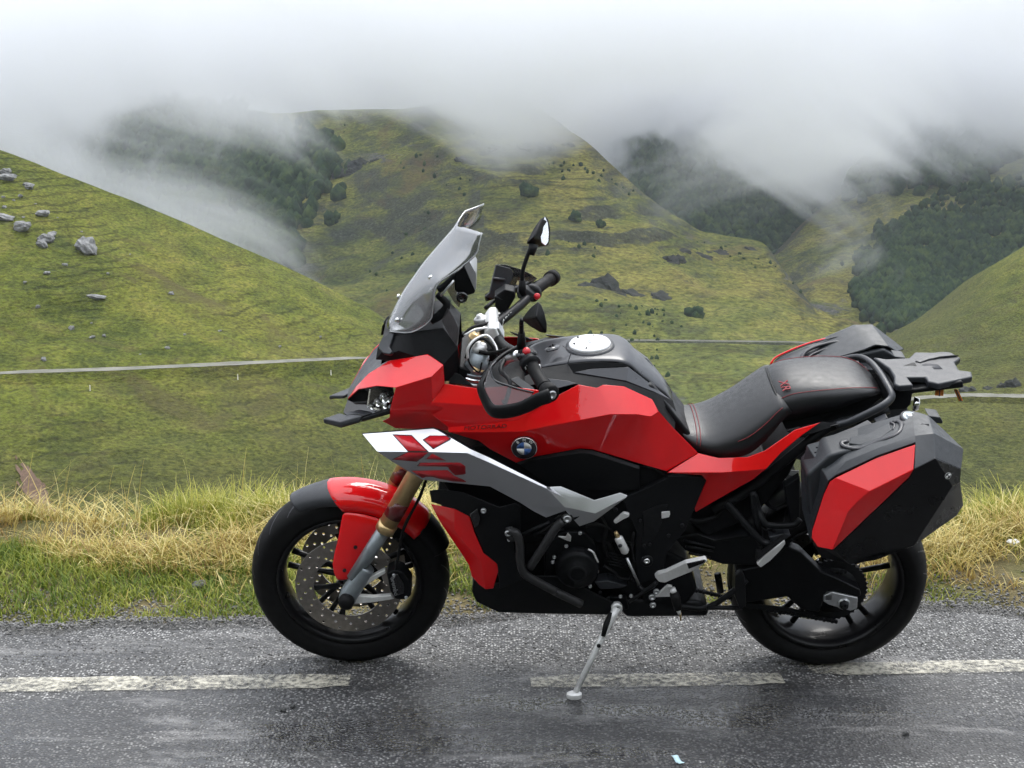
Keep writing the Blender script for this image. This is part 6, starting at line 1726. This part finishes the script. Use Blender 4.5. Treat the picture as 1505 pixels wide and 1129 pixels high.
both('subframe_cover', [(0.7703,-0.125,0.8511),(0.8637,-0.145,0.8906),(0.9075,-0.15,0.8854),(0.9152,-0.155,0.8817),(0.8801,-0.155,0.8724),(0.8047,-0.155,0.8448)], [(0, 1, 2, 3, 4, 5)], 'black_plastic', t=.006)
tube('subframe_rail', [(0.5768,-0.13,0.6013),(0.6586,-0.135,0.6531),(0.7426,-0.14,0.7363)] + [(0.8833,-0.14,0.868),(0.9782,-0.14,0.8928),(1.0495,-0.12,0.917)], .014, 'black_plastic', bike, 12, 3)
tube('grab_rail', [(0.9005,-0.158,0.8848),(0.9323,-0.16,0.895),(0.9717,-0.16,0.915),(1.0207,-0.152,0.9387),(1.0505,-0.13,0.951),(1.0571,-0.115,0.9607),(1.0525,-0.07,0.9704),(1.0488,-0.01,0.9736),(1.0404,0.05,0.9761),(1.0271,0.1,0.9727),(1.0081,0.13,0.9642),(0.9758,0.15,0.9473),(0.9346,0.158,0.9331),(0.8888,0.16,0.9219)], .0115, 'grey_plastic', bike, 14, 4, .8)
shell('rail_slot', [(0.8808,-0.166,0.8872),(0.9072,-0.168,0.895),(0.907,-0.168,0.8888),(0.8813,-0.166,0.881)], [(0, 1, 2, 3)], 'black_gloss', bike, t=.004, bevel=0)
rk = [(1.0455,0.085,0.9904),(1.0813,0.075,0.9838),(1.1502,0.085,0.981),(1.1769,0.125,0.9848),(1.2306,0.12,0.987),(1.2577,0.125,0.9899),(1.2795,0.12,0.9908),(1.3005,0.08,0.9863),(1.2744,0.05,0.9856),(1.2722,-0.005,0.9869),(1.3025,-0.02,0.9937),(1.2964,-0.055,0.9911),(1.1904,-0.095,0.9798),(1.1632,-0.08,0.9836),(1.1635,-0.055,0.9865),(1.1133,-0.055,0.985),(1.1198,-0.1,0.9791),(1.0775,-0.105,0.9753),(1.067,-0.09,0.9766),(1.0765,-0.045,0.985),(1.075,0.01,0.9848)]
zr = np.mean([p[2] for p in rk])
rk = [(p[0], p[1], p[2] * .35 + zr * .65) for p in rk]
rack = shell('luggage_rack', rk, [tuple(range(len(rk)))], 'grey_plastic', t=.020, bevel=.006, out=(0, 0, 1))
rack.modifiers['thickness'].use_even_offset = False
def on_rack(P, lift=.0015):
    return [(p[0], p[1], p[2] * .35 + zr * .65 + lift) for p in P]
shell('rack_slot_shade', on_rack([(1.1575,0.02,0.9803),(1.1837,0.035,0.9829),(1.2035,0.035,0.9844),(1.2226,0.03,0.9804),(1.2267,0,0.9809),(1.1894,-0,0.98),(1.1635,0.01,0.9801)]), [tuple(range(7))], 'decal_dark', rack, t=.004, bevel=0, out=(0, 0, 1))  # flat dark piece laid on top, its colour standing for shade in the slot
shell('rack_rib', on_rack([(1.1128,0.02,0.9725),(1.1497,0.045,0.9768),(1.1583,0.045,0.9768),(1.1576,0.02,0.9787)], .004), [(0, 1, 2, 3)], 'black_plastic', rack, t=.006, bevel=.002, out=(0, 0, 1))
shell('rack_ridge', on_rack([(1.1592,0.05,0.9793),(1.2006,0.09,0.9803),(1.2965,0.085,0.9873),(1.2369,0.075,0.9823),(1.2018,0.06,0.9795),(1.1714,0.04,0.9759)], .007), [tuple(range(6))], 'grey_plastic', rack, t=.008, bevel=.003, out=(0, 0, 1))
prism('tail_block', [(1.0708,-0.08,0.9627),(1.1325,-0.08,0.9596),(1.1954,-0.08,0.9704),(1.2619,-0.08,0.9842),(1.2689,-0.08,0.9627),(1.1259,-0.08,0.9442),(1.1255,-0.08,0.9101),(1.1118,-0.08,0.8945),(1.0672,-0.08,0.8913),(1.054,-0.08,0.9101)], .16, 'black_plastic', bike, .006)
tl_ = lathe('tail_lamp', [(.0, .02), (.018, .016), (.022, 0)], [(1.1397,-0.05,0.8987)][0], (1, -.3, 0), 'chrome', bike, 20)
both('rack_foot', [(1.0455,0.085,0.9904),(1.0765,-0.045,0.985),(1.0725,-0.075,0.9573),(1.0656,0,0.9722)], [(0, 1, 2, 3)], 'grey_plastic', t=.01) if False else None
for V in ([(1.1916,-0.07,0.9534),(1.2148,-0.07,0.9518),(1.2165,-0.07,0.9332),(1.1928,-0.07,0.9345)], [(1.2461,-0.06,0.9487),(1.2579,-0.06,0.9487),(1.2769,-0.06,0.9135),(1.2662,-0.06,0.9114)]):
    shell('orange_strap', V, [(0, 1, 2, 3)], 'orange_strap', rack, t=.004, bevel=.001)
    q = [Vector(v_) for v_ in V]
    tube('strap_stripe', [(q[0] + q[1]) / 2 + Vector((0, -.001, 0)), (q[2] + q[3]) / 2 + Vector((0, -.001, 0))], .0016, 'decal_dark', rack, 6)

# ---------------------------------------------------------------- panniers
def pannier(sg):
    mm = (lambda L: L) if sg < 0 else mir
    o_ = (0, sg, .3)
    root = prism('pannier', mm([(0.7935,-0.33,0.8211),(0.8503,-0.33,0.8826),(0.9779,-0.33,0.9218),(1.1131,-0.33,0.952),(1.1849,-0.33,0.9001),(1.2093,-0.33,0.7364),(1.1047,-0.33,0.618),(0.935,-0.33,0.5623),(0.8573,-0.33,0.5809),(0.8207,-0.33,0.6364)]), .11 * -sg, 'case_plastic', bike, .01)
    gv = mm([(0.8069,-0.235,0.8641),(0.8784,-0.225,0.8835),(0.9621,-0.225,0.9189),(1.0538,-0.225,0.9466),(1.0873,-0.225,0.9641),(1.1291,-0.235,0.9546),(1.1653,-0.26,0.9254),(0.8361,-0.345,0.8359),(0.8903,-0.362,0.8821),(0.9791,-0.372,0.9304),(1.0585,-0.375,0.964),(1.108,-0.372,0.9689),(1.2052,-0.335,0.9027),(1.1871,-0.392,0.8712),(1.1004,-0.436,0.9276),(1.0547,-0.398,0.9545),(0.9576,-0.392,0.9108),(0.8576,-0.372,0.8404),(0.8432,-0.37,0.8244),(0.8329,-0.366,0.7834),(0.8122,-0.362,0.669),(0.8139,-0.362,0.6394),(0.7902,-0.26,0.7968),(0.8038,-0.26,0.6784),(0.8276,-0.3,0.5954),(1.0452,-0.444,0.8991)])
    shell('case_shell', gv, [(0, 1, 8, 7), (1, 2, 9, 8), (2, 3, 4, 10, 9), (4, 5, 11, 10), (5, 6, 12, 11), (7, 8, 17, 18), (8, 9, 16, 17), (9, 10, 15, 16), (10, 11, 14, 25, 15), (11, 12, 13, 14), (0, 7, 22), (22, 7, 18, 19, 23), (23, 19, 20, 24), (24, 20, 21)], 'case_plastic', root, t=.006, bevel=.009, out=o_)
    rv = mm([(0.8611,-0.378,0.8393),(0.9565,-0.398,0.9088),(1.0534,-0.402,0.951),(1.043,-0.449,0.9018),(0.9371,-0.45,0.8389),(0.9094,-0.451,0.81),(0.8867,-0.448,0.776),(0.8644,-0.412,0.6363),(0.8283,-0.388,0.6308),(0.8132,-0.372,0.6499),(0.8129,-0.371,0.6743),(0.834,-0.373,0.7864),(0.8457,-0.375,0.8245),(1.0338,-0.451,0.8789)])
    shell('colour_panel', rv, [(0, 1, 2, 3, 4), (0, 4, 5, 6, 7, 8, 9, 10, 11, 12), (4, 3, 13, 7, 6, 5)], 'red_paint', root, t=.005, bevel=.005, out=o_)
    bv_ = mm([(1.036,-0.446,0.8762),(1.046,-0.444,0.8991),(1.0998,-0.438,0.9282),(1.1865,-0.394,0.8722),(1.1961,-0.372,0.822),(1.2209,-0.352,0.7399),(1.2056,-0.356,0.7098),(1.108,-0.372,0.6376),(1.0876,-0.392,0.636),(0.9945,-0.376,0.585),(0.9313,-0.352,0.5535),(0.8538,-0.335,0.5645),(0.8213,-0.335,0.6187),(0.8674,-0.408,0.633),(1.157,-0.432,0.8427)])
    shell('case_lid', bv_, [(0, 1, 2, 14, 8, 9, 10, 13), (10, 11, 12, 13), (2, 3, 4, 14), (14, 4, 5, 6, 7, 8)], 'lid_black', root, t=.006, bevel=.006, out=o_)
    lc = Vector([(1.0733,-0.252,0.9538)][0]) if sg < 0 else Vector([(1.0643,0.262,0.9319)][0]) + Vector((0, 0, .006))
    lk = lathe('case_lock', [(0, .007), (.008, .007), (.010, .004), (.0145, .004), (.0165, .006), (.019, .003), (.0195, -.006)], lc + Vector((0, 0, .003)), (0, sg * .25, 1), 'fork_slider', root, 30)
    lathe('lock_face', [(0, .0085), (.006, .0085), (.0075, .007)], lc + Vector((0, 0, .003)), (0, sg * .25, 1), 'light_alloy', lk, 20)
    lathe('lock_ring', [(.0195, .004), (.024, .003), (.025, -.004)], lc + Vector((0, 0, .003)), (0, sg * .25, 1), 'decal_dark', lk, 30, cap=False)
    if sg < 0:
        tube('handle_gap', mm([(0.9062,-0.285,0.9009),(0.8881,-0.292,0.8996),(0.8931,-0.312,0.8986),(0.9292,-0.332,0.9028),(0.9763,-0.335,0.9261),(1.023,-0.332,0.9461),(1.0438,-0.29,0.9513),(1.0417,-0.262,0.9491),(1.0293,-0.256,0.9435)]), .0042, 'decal_dark', root, 8, 3, 1.6)
        tube('handle_gap', mm([(1.0196,-0.3,0.939),(1.0299,-0.275,0.9438),(1.023,-0.258,0.9428)]), .004, 'decal_dark', root, 8, 3)
        tube('handle_gap', mm([(1.0513,-0.29,0.9544),(1.0441,-0.315,0.9479),(1.0751,-0.325,0.9589),(1.0911,-0.312,0.9653),(1.1087,-0.318,0.9666)]), .0022, 'decal_dark', root, 8)
        hd = mm([(0.915,-0.27,0.902),(0.9595,-0.275,0.9155),(1.0185,-0.262,0.9395),(1.0163,-0.298,0.938),(0.9786,-0.325,0.9257),(0.9312,-0.322,0.9038),(0.904,-0.305,0.9011)])
        shell('carry_handle', [(x, y, z + .004) for x, y, z in hd], [tuple(range(7))], 'case_plastic', root, t=.008, bevel=.003, out=(0, sg * .3, 1))
    mt = mm([(0.8808,-0.215,0.8784),(0.9366,-0.205,0.8978),(0.9755,-0.2,0.9175),(0.9944,-0.21,0.9048),(0.9493,-0.22,0.8987),(0.9163,-0.232,0.887)])
    shell('mount_plate', [(x, y, z + .006) for x, y, z in mt], [tuple(range(6))], 'grey_plastic', root, t=.006, bevel=.002, out=(0, sg * .3, 1))
    prism('mount_block', mm([(0.9998,-0.2,0.9131),(1.0299,-0.2,0.9286),(1.0395,-0.2,0.9131),(1.0088,-0.2,0.902)]), .03 * -sg, 'grey_plastic', root, .002)
    prism('rear_hinge', mm([(1.1324,-0.225,0.9475),(1.1664,-0.225,0.9431),(1.1762,-0.225,0.9277),(1.1729,-0.225,0.922),(1.1509,-0.225,0.9246)]), .05 * -sg, 'case_plastic', root, .003)
    if sg > 0:                                       # the far case shows only its top over the seat
        tv_ = [(0.783,0.3,0.8303),(0.8021,0.345,0.8459),(0.8244,0.355,0.8657),(0.9143,0.36,0.9058),(1.019,0.36,0.9352),(1.0799,0.35,0.9487),(1.1027,0.34,0.943),(1.1674,0.3,0.9073),(1.1733,0.28,0.8937),(1.1191,0.19,0.8986),(1.0032,0.19,0.8986),(0.8555,0.19,0.8888),(0.7877,0.2,0.8612)]
        shell('case_top', tv_, [(0, 1, 2, 12), (2, 3, 11, 12), (3, 4, 10, 11), (4, 5, 6, 10), (6, 7, 9, 10), (7, 8, 9)], 'case_plastic', root, t=.02, bevel=.006, out=(0, .2, 1))
        tube('panel_edge', [(0.8015,0.352,0.8438),(0.8243,0.362,0.8653),(0.9157,0.368,0.9057),(1.0207,0.368,0.9348)], .0032, 'red_paint', root, 10, 4)
        tube('panel_seam', [(x, y, z + .007) for x, y, z in [(0.8072,0.335,0.8464),(0.8286,0.343,0.8647),(0.9153,0.348,0.905),(1.0168,0.348,0.9337),(1.0746,0.338,0.9459),(1.096,0.33,0.9427),(1.1568,0.295,0.9102)]], .0016, 'decal_dark', root, 8, 4)
        tube('handle_gap', [(x, y, z + .007) for x, y, z in [(0.873,0.262,0.8825),(0.8912,0.296,0.8988),(0.9307,0.318,0.9101),(0.9859,0.325,0.921),(1.015,0.318,0.9207),(1.0343,0.292,0.9171),(1.0351,0.272,0.9127)]], .0055, 'decal_dark', root, 8, 4, 1.6)
        tube('handle_gap', [(x, y, z + .007) for x, y, z in [(0.8953,0.262,0.8858),(0.9093,0.285,0.8954),(0.9648,0.305,0.9098),(1.0012,0.308,0.9168),(1.0202,0.28,0.9125)]], .0045, 'decal_dark', root, 8, 4, 1.6)
    if sg < 0:
        bb = Vector([(1.1389,-0.436,0.8768)][0])
        md_ = lathe('case_mark', [(0, .001), (.0085, .001), (.0085, -.001)], bb, (.25, -1, .1), 'decal_dark', root, 20)
        lathe('mark_ring', [(.0080, .0016), (.0092, .0016)], bb, (.25, -1, .1), 'light_alloy', md_, 20, cap=False)
        for dx, dz in ((.0028, .0028), (-.0028, -.0028)):
            lathe('mark_dot', [(0, .002), (.0032, .002), (.0032, .001)], bb + Vector((dx, 0, dz)), (.25, -1, .1), 'white_enamel', md_, 12)
        for u in ([(0.8273,-0.27,0.8742)], [(0.8212,-0.285,0.867)]):
            bolt(u[0], .003, root, 'decal_dark', .002, 'rivet')
    return root
pannier(-1)
pannier(1)
prism('pannier_bracket', [(0.7709,-0.16,0.6928),(0.8133,-0.16,0.7247),(0.8251,-0.16,0.5792),(0.8005,-0.16,0.566)], .03, 'black_plastic', bike, .004)

# ---------------------------------------------------------------- steering head and handlebar
tube('steering_tube', [(-0.1073,-0.1,1.0021),(-0.0914,-0.095,1.0815)], [.036, .030], 'fork_slider', bike, 28)
tube('clamp_ring', [(-0.1121,-0.1,0.9899),(-0.1098,-0.1,1.0021)], .041, 'aluminium', bike, 32)
tube('clamp_ring', [(-0.1081,-0.1,1.0052),(-0.1063,-0.1,1.0143)], .038, 'chrome', bike, 32)
tube('clamp_ring', [(-0.1052,-0.1,1.0189),(-0.104,-0.1,1.0264)], .036, 'fork_slider', bike, 32)
prism('lower_clamp', [(-0.1545,-0.13,1.0159),(-0.119,-0.13,0.9978),(-0.0777,-0.13,1.0038),(-0.0583,-0.13,1.028),(-0.083,-0.13,1.028),(-0.1457,-0.13,1.0521)], .26, 'engine_black', bike, .006)
prism('upper_clamp', [(-0.08,-0.03,1.1016),(-0.0646,-0.03,1.1242),(-0.0452,-0.03,1.1257),(-0.0245,-0.03,1.0682),(-0.0287,-0.03,1.056),(-0.0483,-0.03,1.0591),(-0.0648,-0.03,1.0895)], .16, 'light_alloy', bike, .008)
prism('bar_clamp', [(-0.0592,-0.02,1.1124),(-0.0369,-0.02,1.123),(-0.0203,-0.02,1.0912),(-0.0259,-0.02,1.0791),(-0.0454,-0.02,1.0882)], .05, 'aluminium', bike, .005)
lathe('fork_top', [(0, .016), (.009, .016), (.010, .010), (.017, .008), (.021, .004), (.021, -.006), (.017, -.008), (.017, -.04)], [(-0.0898,-0.1,1.0957)][0], (-.28, 0, 1), 'light_alloy', bike, 28)
lathe('fork_top', [(0, .016), (.009, .016), (.010, .010), (.017, .008), (.021, .004), (.021, -.006), (.017, -.008), (.017, -.04)], mir([(-0.0898,-0.1,1.0957)])[0], (-.28, 0, 1), 'light_alloy', bike, 28)
bars = tube('handlebar', [(0.0943,-0.385,1.0952),(0.077,-0.345,1.1035),(0.0569,-0.29,1.1185),(0.0337,-0.235,1.1227),(0.0046,-0.17,1.1144),(-0.0199,-0.1,1.0987),(-0.037,-0.03,1.0879)] + [(-0.0527,0.045,1.0935),(-0.017,0.1,1.1043),(0.0194,0.155,1.1141),(0.0569,0.235,1.12),(0.0853,0.31,1.1199),(0.1197,0.385,1.1133)], .0135, 'dark_metal', bike, 16, 4)
text('lettering', 'ABM', .026, Vector([(-0.0144,0.088,1.1032)][0]) + Vector((0, -.0015, 0)), Vector([(0.006,0.13,1.1081)][0]) - Vector([(-0.0284,0.075,1.0969)][0]), Vector((-.3, -.6, 1)), 'white_enamel', bars, .0006)
# grips
def grip(P, name='grip'):
    g = tube(name, P, [.0185, .0178, .0172, .0172, .0178, .019], 'rubber', bike, 20, 2)
    return g
ga = [(0.0497,-0.272,1.1233),(0.0569,-0.287,1.1171),(0.0645,-0.31,1.1103),(0.0733,-0.335,1.1046),(0.0808,-0.352,1.0996),(0.085,-0.362,1.0972)]
grip(ga)
gb = [(0.0657,0.262,1.1196),(0.0763,0.285,1.1205),(0.0869,0.305,1.1211),(0.0977,0.33,1.1196),(0.1086,0.355,1.1181),(0.1178,0.378,1.1152)]
grip(gb)
tube('grip_collar', [(0.044,-0.262,1.126),(0.0518,-0.278,1.1217)], [.027, .027], 'dark_metal', bike, 24)
tube('grip_collar', [(0.057,0.245,1.1179),(0.0657,0.262,1.1196)], [.026, .026], 'dark_metal', bike, 24)
w0, w1 = [Vector(p) for p in [(0.0882,-0.372,1.0976),(0.1016,-0.405,1.0961)]]
we = tube('bar_end_weight', [w0, w0.lerp(w1, .3), w0.lerp(w1, .8), w1], [.020, .0245, .0245, .022], 'rubber', bike, 28)
lathe('bar_end_bolt', [(.0, .002), (.0055, .002), (.0065, .006), (.0115, .006), (.013, 0)], w1, (w1 - w0).normalized(), 'aluminium', we, 20)
w2, w3 = [Vector(p) for p in [(0.116,0.375,1.1152),(0.126,0.4,1.1131)]]
tube('bar_end_weight', [w2, w3], .0235, 'rubber', bike, 24)
# near switch pod, clutch perch and lever
sw = prism('switch_pod', [(0.0151,-0.235,1.1458),(0.0336,-0.24,1.1523),(0.0652,-0.25,1.1409),(0.0691,-0.26,1.1309),(0.0572,-0.265,1.1245),(0.0336,-0.26,1.1136),(0.0178,-0.25,1.1236)], .03, 'black_plastic', bike, .004)
lathe('switch_button', [(0, .008), (.009, .008), (.011, 0)], [(0.0383,-0.247,1.1482)][0], (-.1, -.8, .8), 'red_button', sw, 20)
for p in [(0.0177,-0.262,1.1419),(0.0282,-0.262,1.1419),(0.0597,-0.262,1.1491)]:
    lathe('switch_button', [(0, .006), (.006, .006), (.007, 0)], p, (-.1, -.9, .6), 'grey_plastic', sw, 16)
for k in range(7):
    a, b = Vector([(0.0334,-0.272,1.1233)][0]), Vector([(0.0715,-0.272,1.1276)][0])
    p = a.lerp(b, k / 6) + Vector((0, -.012 - .006 * math.sin(k / 6 * 3.14), .004 * math.sin(k / 6 * 3.14)))
    tube('collar_tooth', [p, p + Vector((.004, -.003, -.010))], .0022, 'light_alloy', sw, 6)
tube('clutch_perch', [(-0.025,-0.18,1.085),(-0.0088,-0.2,1.1071),(0.0152,-0.22,1.1247)], [.012, .012, .014], 'aluminium', bike, 14, 3)
tube('clutch_lever', [(-0.0195,-0.2,1.1071),(-0.0299,-0.25,1.0945),(-0.0086,-0.29,1.0867),(-0.006,-0.31,1.0729),(-0.0164,-0.335,1.0442),(-0.0229,-0.34,1.0408)], [.007, .007, .006, .006, .006, .010], 'dark_metal', bike, 10, 4, .7)
# far controls
resv = prism('fluid_reservoir', [(-0.0504,0.16,1.1442),(-0.0205,0.16,1.1656),(0.0077,0.16,1.1585),(0.011,0.16,1.1425),(-0.0173,0.16,1.0905),(-0.029,0.16,1.0833),(-0.0489,0.16,1.1103)], .05, 'black_plastic', bike, .004)
shell('reservoir_lid', [(-0.0511,0.158,1.1433),(-0.0205,0.17,1.1635),(0.0111,0.19,1.1503),(-0.0073,0.175,1.1383),(-0.0255,0.158,1.1325)], [tuple(range(5))], 'grey_plastic', resv, t=.008, bevel=.003, out=(0, 0, 1))
prism('switch_pod', [(0.0128,0.2,1.141),(0.043,0.21,1.1479),(0.0768,0.21,1.1227),(0.07,0.2,1.1122),(0.0396,0.19,1.1162),(0.0162,0.19,1.127)], .04, 'black_plastic', bike, .004)
lathe('switch_button', [(0, .008), (.008, .008), (.010, 0)], [(0.0733,0.205,1.1264)][0], (.2, -.9, .3), 'red_button', bike, 16)
tube('brake_lever', [(-0.0769,0.14,1.1148),(-0.054,0.17,1.1242),(-0.0274,0.2,1.1266),(0.0062,0.26,1.1284),(0.0476,0.32,1.1234)], .006, 'dark_metal', bike, 10, 3)
# mirrors
def mirror(stalk, boot, outline, bulge, back, glass, name='mirror'):
    st = tube(name, stalk, .0062, 'black_plastic', bike, 12, 3)
    tube('stalk_boot', boot, [.013, .0115, .009] if len(boot) == 3 else .011, 'rubber', st, 16)
    n = len(outline)
    V = list(outline) + [bulge] + [back]
    F = [(i, (i + 1) % n, n) for i in range(n)] + [((i + 1) % n, i, n + 1) for i in range(n)]
    h = solid('mirror_housing', V, F, 'black_plastic', st, .004, 0)
    h.modifiers['edge'].segments = 3
    if glass:
        shell('mirror_face', glass, [tuple(range(len(glass)))], 'mirror_glass', st, t=.002, bevel=.001, out=(1, -.5, 0))
    return st
mirror([(0.0252,-0.225,1.1617),(0.0251,-0.232,1.1905),(0.025,-0.24,1.2224)] + [(0.0245,-0.245,1.2285),(0.0265,-0.25,1.2419)], [(0.0253,-0.222,1.1459),(0.0252,-0.226,1.1707),(0.0251,-0.234,1.1971)],
       [(0.0234,-0.27,1.2492),(0.0351,-0.285,1.2741),(0.0482,-0.3,1.2968),(0.0669,-0.32,1.3216),(0.0763,-0.325,1.3125),(0.0839,-0.335,1.2945),(0.0905,-0.34,1.2648),(0.0902,-0.34,1.2377),(0.0733,-0.33,1.2367),(0.0455,-0.3,1.2417)], [(0.0606,-0.365,1.2958)][0], [(0.0737,-0.295,1.2589)][0], None)
mirror([(0.0297,0.21,1.119),(0.0302,0.212,1.1722),(0.0302,0.214,1.1982),(0.0428,0.225,1.2385),(0.0544,0.235,1.2667)], [(0.0304,0.208,1.1216),(0.0303,0.21,1.1479),(0.0302,0.212,1.174)],
       [(0.0401,0.235,1.2773),(0.0444,0.24,1.2879),(0.0628,0.26,1.3178),(0.0832,0.29,1.3374),(0.0986,0.31,1.3402),(0.1081,0.32,1.3255),(0.1146,0.325,1.2954),(0.1132,0.32,1.2614),(0.1087,0.31,1.2441),(0.0768,0.27,1.2542),(0.0698,0.26,1.2613)], [(0.0623,0.215,1.3054)][0], [(0.0894,0.33,1.2794)][0],
       [(0.0816,0.262,1.3048),(0.0881,0.282,1.3278),(0.0975,0.305,1.3369),(0.1052,0.31,1.3183),(0.1086,0.298,1.2905),(0.1072,0.282,1.2677),(0.0985,0.268,1.2613),(0.0864,0.256,1.2751)])
tube('stalk_collar', [(0.0555,0.228,1.2463),(0.0628,0.24,1.2755)], [.010, .015], 'black_plastic', bike, 14)
# hand guards
def ring_plate(name, V, mat, parent, t=.003, bevel=.001, out=(0, -1, 0)):
    return shell(name, V, [tuple(range(len(V)))], mat, parent, t=t, bevel=bevel, out=out)
hg = tube('hand_guard', [(0.0962,-0.415,1.098),(0.068,-0.425,1.0915),(0.0274,-0.42,1.0665),(-0.0187,-0.41,1.0502),(-0.0497,-0.395,1.0458),(-0.0679,-0.375,1.0633),(-0.0822,-0.355,1.0939),(-0.0747,-0.335,1.1075),(-0.0557,-0.29,1.1242),(-0.0245,-0.24,1.1336),(0.0153,-0.185,1.1342)], [.020, .019, .019, .021, .021, .018, .015, .012, .010, .010, .010], 'black_plastic', bike, 14, 4, .55)
ring_plate('guard_shield', [(-0.064,-0.345,1.1263),(-0.0553,-0.315,1.1326),(-0.0426,-0.285,1.1363),(-0.0527,-0.325,1.1229),(-0.05,-0.335,1.1103),(-0.0396,-0.345,1.105),(-0.0085,-0.365,1.1029),(0.025,-0.385,1.1009),(0.0555,-0.405,1.1018),(0.0427,-0.415,1.0882),(0.0018,-0.412,1.0669),(-0.047,-0.4,1.0596),(-0.0613,-0.38,1.0743),(-0.0731,-0.36,1.0962)], 'smoked_acrylic', hg)
tube('shield_edge', [(-0.0426,-0.287,1.1372),(-0.0553,-0.318,1.134),(-0.0526,-0.333,1.118),(-0.0422,-0.345,1.107),(-0.0085,-0.367,1.1038),(0.0249,-0.387,1.1018),(0.0555,-0.407,1.1036)], .0024, 'grey_plastic', hg, 8, 3)
tube('hand_guard', [(0.1219,0.405,1.115),(0.087,0.4,1.0926),(0.0377,0.37,1.0855),(-0.0109,0.31,1.1126),(-0.0381,0.27,1.1135),(-0.0748,0.22,1.1169)], [.012, .013, .013, .014, .014, .012], 'black_plastic', bike, 12, 3, .6)
hg2 = ring_plate('guard_panel', [(-0.0795,0.205,1.1246),(-0.0645,0.215,1.1351),(-0.0544,0.23,1.1689),(-0.0461,0.26,1.205),(-0.004,0.28,1.186),(0.0055,0.29,1.1696),(-0.0006,0.29,1.1423),(-0.0126,0.29,1.124),(-0.0311,0.25,1.1214),(-0.0545,0.215,1.1134)], 'grey_plastic', bike, .006, .003)
ring_plate('guard_shield', [(-0.0461,0.262,1.2053),(-0.0176,0.3,1.1894),(0.0235,0.34,1.1617),(0.0585,0.38,1.13),(0.0782,0.4,1.1075),(0.0554,0.39,1.0927),(0.0237,0.36,1.0987),(-0.0126,0.3,1.1194),(0.0062,0.3,1.1658),(-0.004,0.285,1.1834)], 'smoked_acrylic', hg2)
tube('guard_slot', [(-0.0543,0.228,1.1733),(-0.0226,0.262,1.1566)], .005, 'decal_dark', hg2, 8)
# cables and hoses round the head
for pts, r_, mt_ in (
        ([(-0.1391,-0.05,1.1071),(-0.112,-0.02,1.1215),(-0.071,0.02,1.1168),(-0.0488,0.05,1.1135)], .0045, 'rubber'),
        ([(-0.1332,-0.06,1.1143),(-0.1032,-0.04,1.1239),(-0.0679,0,1.1131),(-0.0572,0.04,1.1054)], .0032, 'light_alloy'),
        ([(-0.1209,-0.13,1.07),(-0.1204,-0.13,1.1058),(-0.1016,-0.11,1.1238),(-0.0692,-0.09,1.1271),(-0.0473,-0.1,1.1046),(-0.039,-0.12,1.0865)], .0038, 'light_alloy'),
        ([(-0.1266,-0.12,1.0716),(-0.11,-0.11,1.1119),(-0.08,-0.1,1.1225),(-0.0527,-0.11,1.103),(-0.0417,-0.13,1.076)], .0050, 'rubber'),
        ([(-0.0908,-0.12,1.0925),(-0.0636,-0.12,1.0865),(-0.0305,-0.16,1.11),(-0.0088,-0.18,1.1276)], .0060, 'rubber'),
        ([(-0.1205,-0.14,1.0805),(-0.1124,-0.145,1.0618),(-0.0909,-0.14,1.0386),(-0.0827,-0.13,1.0641)], .0025, 'rubber'),
        ([(-0.1011,0.03,1.1069),(-0.069,0.05,1.1073),(-0.0434,0.1,1.1061),(-0.0272,0.14,1.1004)], .0045, 'rubber'),
        ([(-0.1005,0,1.102),(-0.0625,0.05,1.102),(-0.0369,0.12,1.1068)], .0042, 'light_alloy')):
    tube('cable', pts, r_, mt_, bike, 8, 5)
prism('ignition_housing', [(-0.0814,-0.05,1.0618),(-0.048,-0.05,1.0708),(-0.0202,-0.05,1.0618),(-0.0203,-0.05,1.0313),(-0.0705,-0.05,1.0282)], .1, 'black_plastic', bike, .006)
both('tank_shoulder', [(-0.0062,-0.17,1.0314),(0.0156,-0.15,1.0312),(0.0619,-0.17,1.0044),(0.059,-0.185,0.9988),(0.0373,-0.18,1.0001)], [(0, 1, 2, 3, 4)], 'case_plastic', t=.004)
both('tank_shoulder', [(0.0974,-0.155,1.0275),(0.1493,-0.155,1.0215),(0.1792,-0.16,1.0147),(0.1271,-0.175,1.0067),(0.1134,-0.175,1.0127)], [(0, 1, 2, 3, 4)], 'grey_plastic', t=.004)
shell('clamp_shadow_panel', [(-0.1733,-0.13,1.0401),(-0.1429,-0.14,1.0326),(-0.1046,-0.155,1.0034),(-0.173,-0.15,1.0101)], [(0, 1, 2, 3)], 'black_plastic', t=.004)
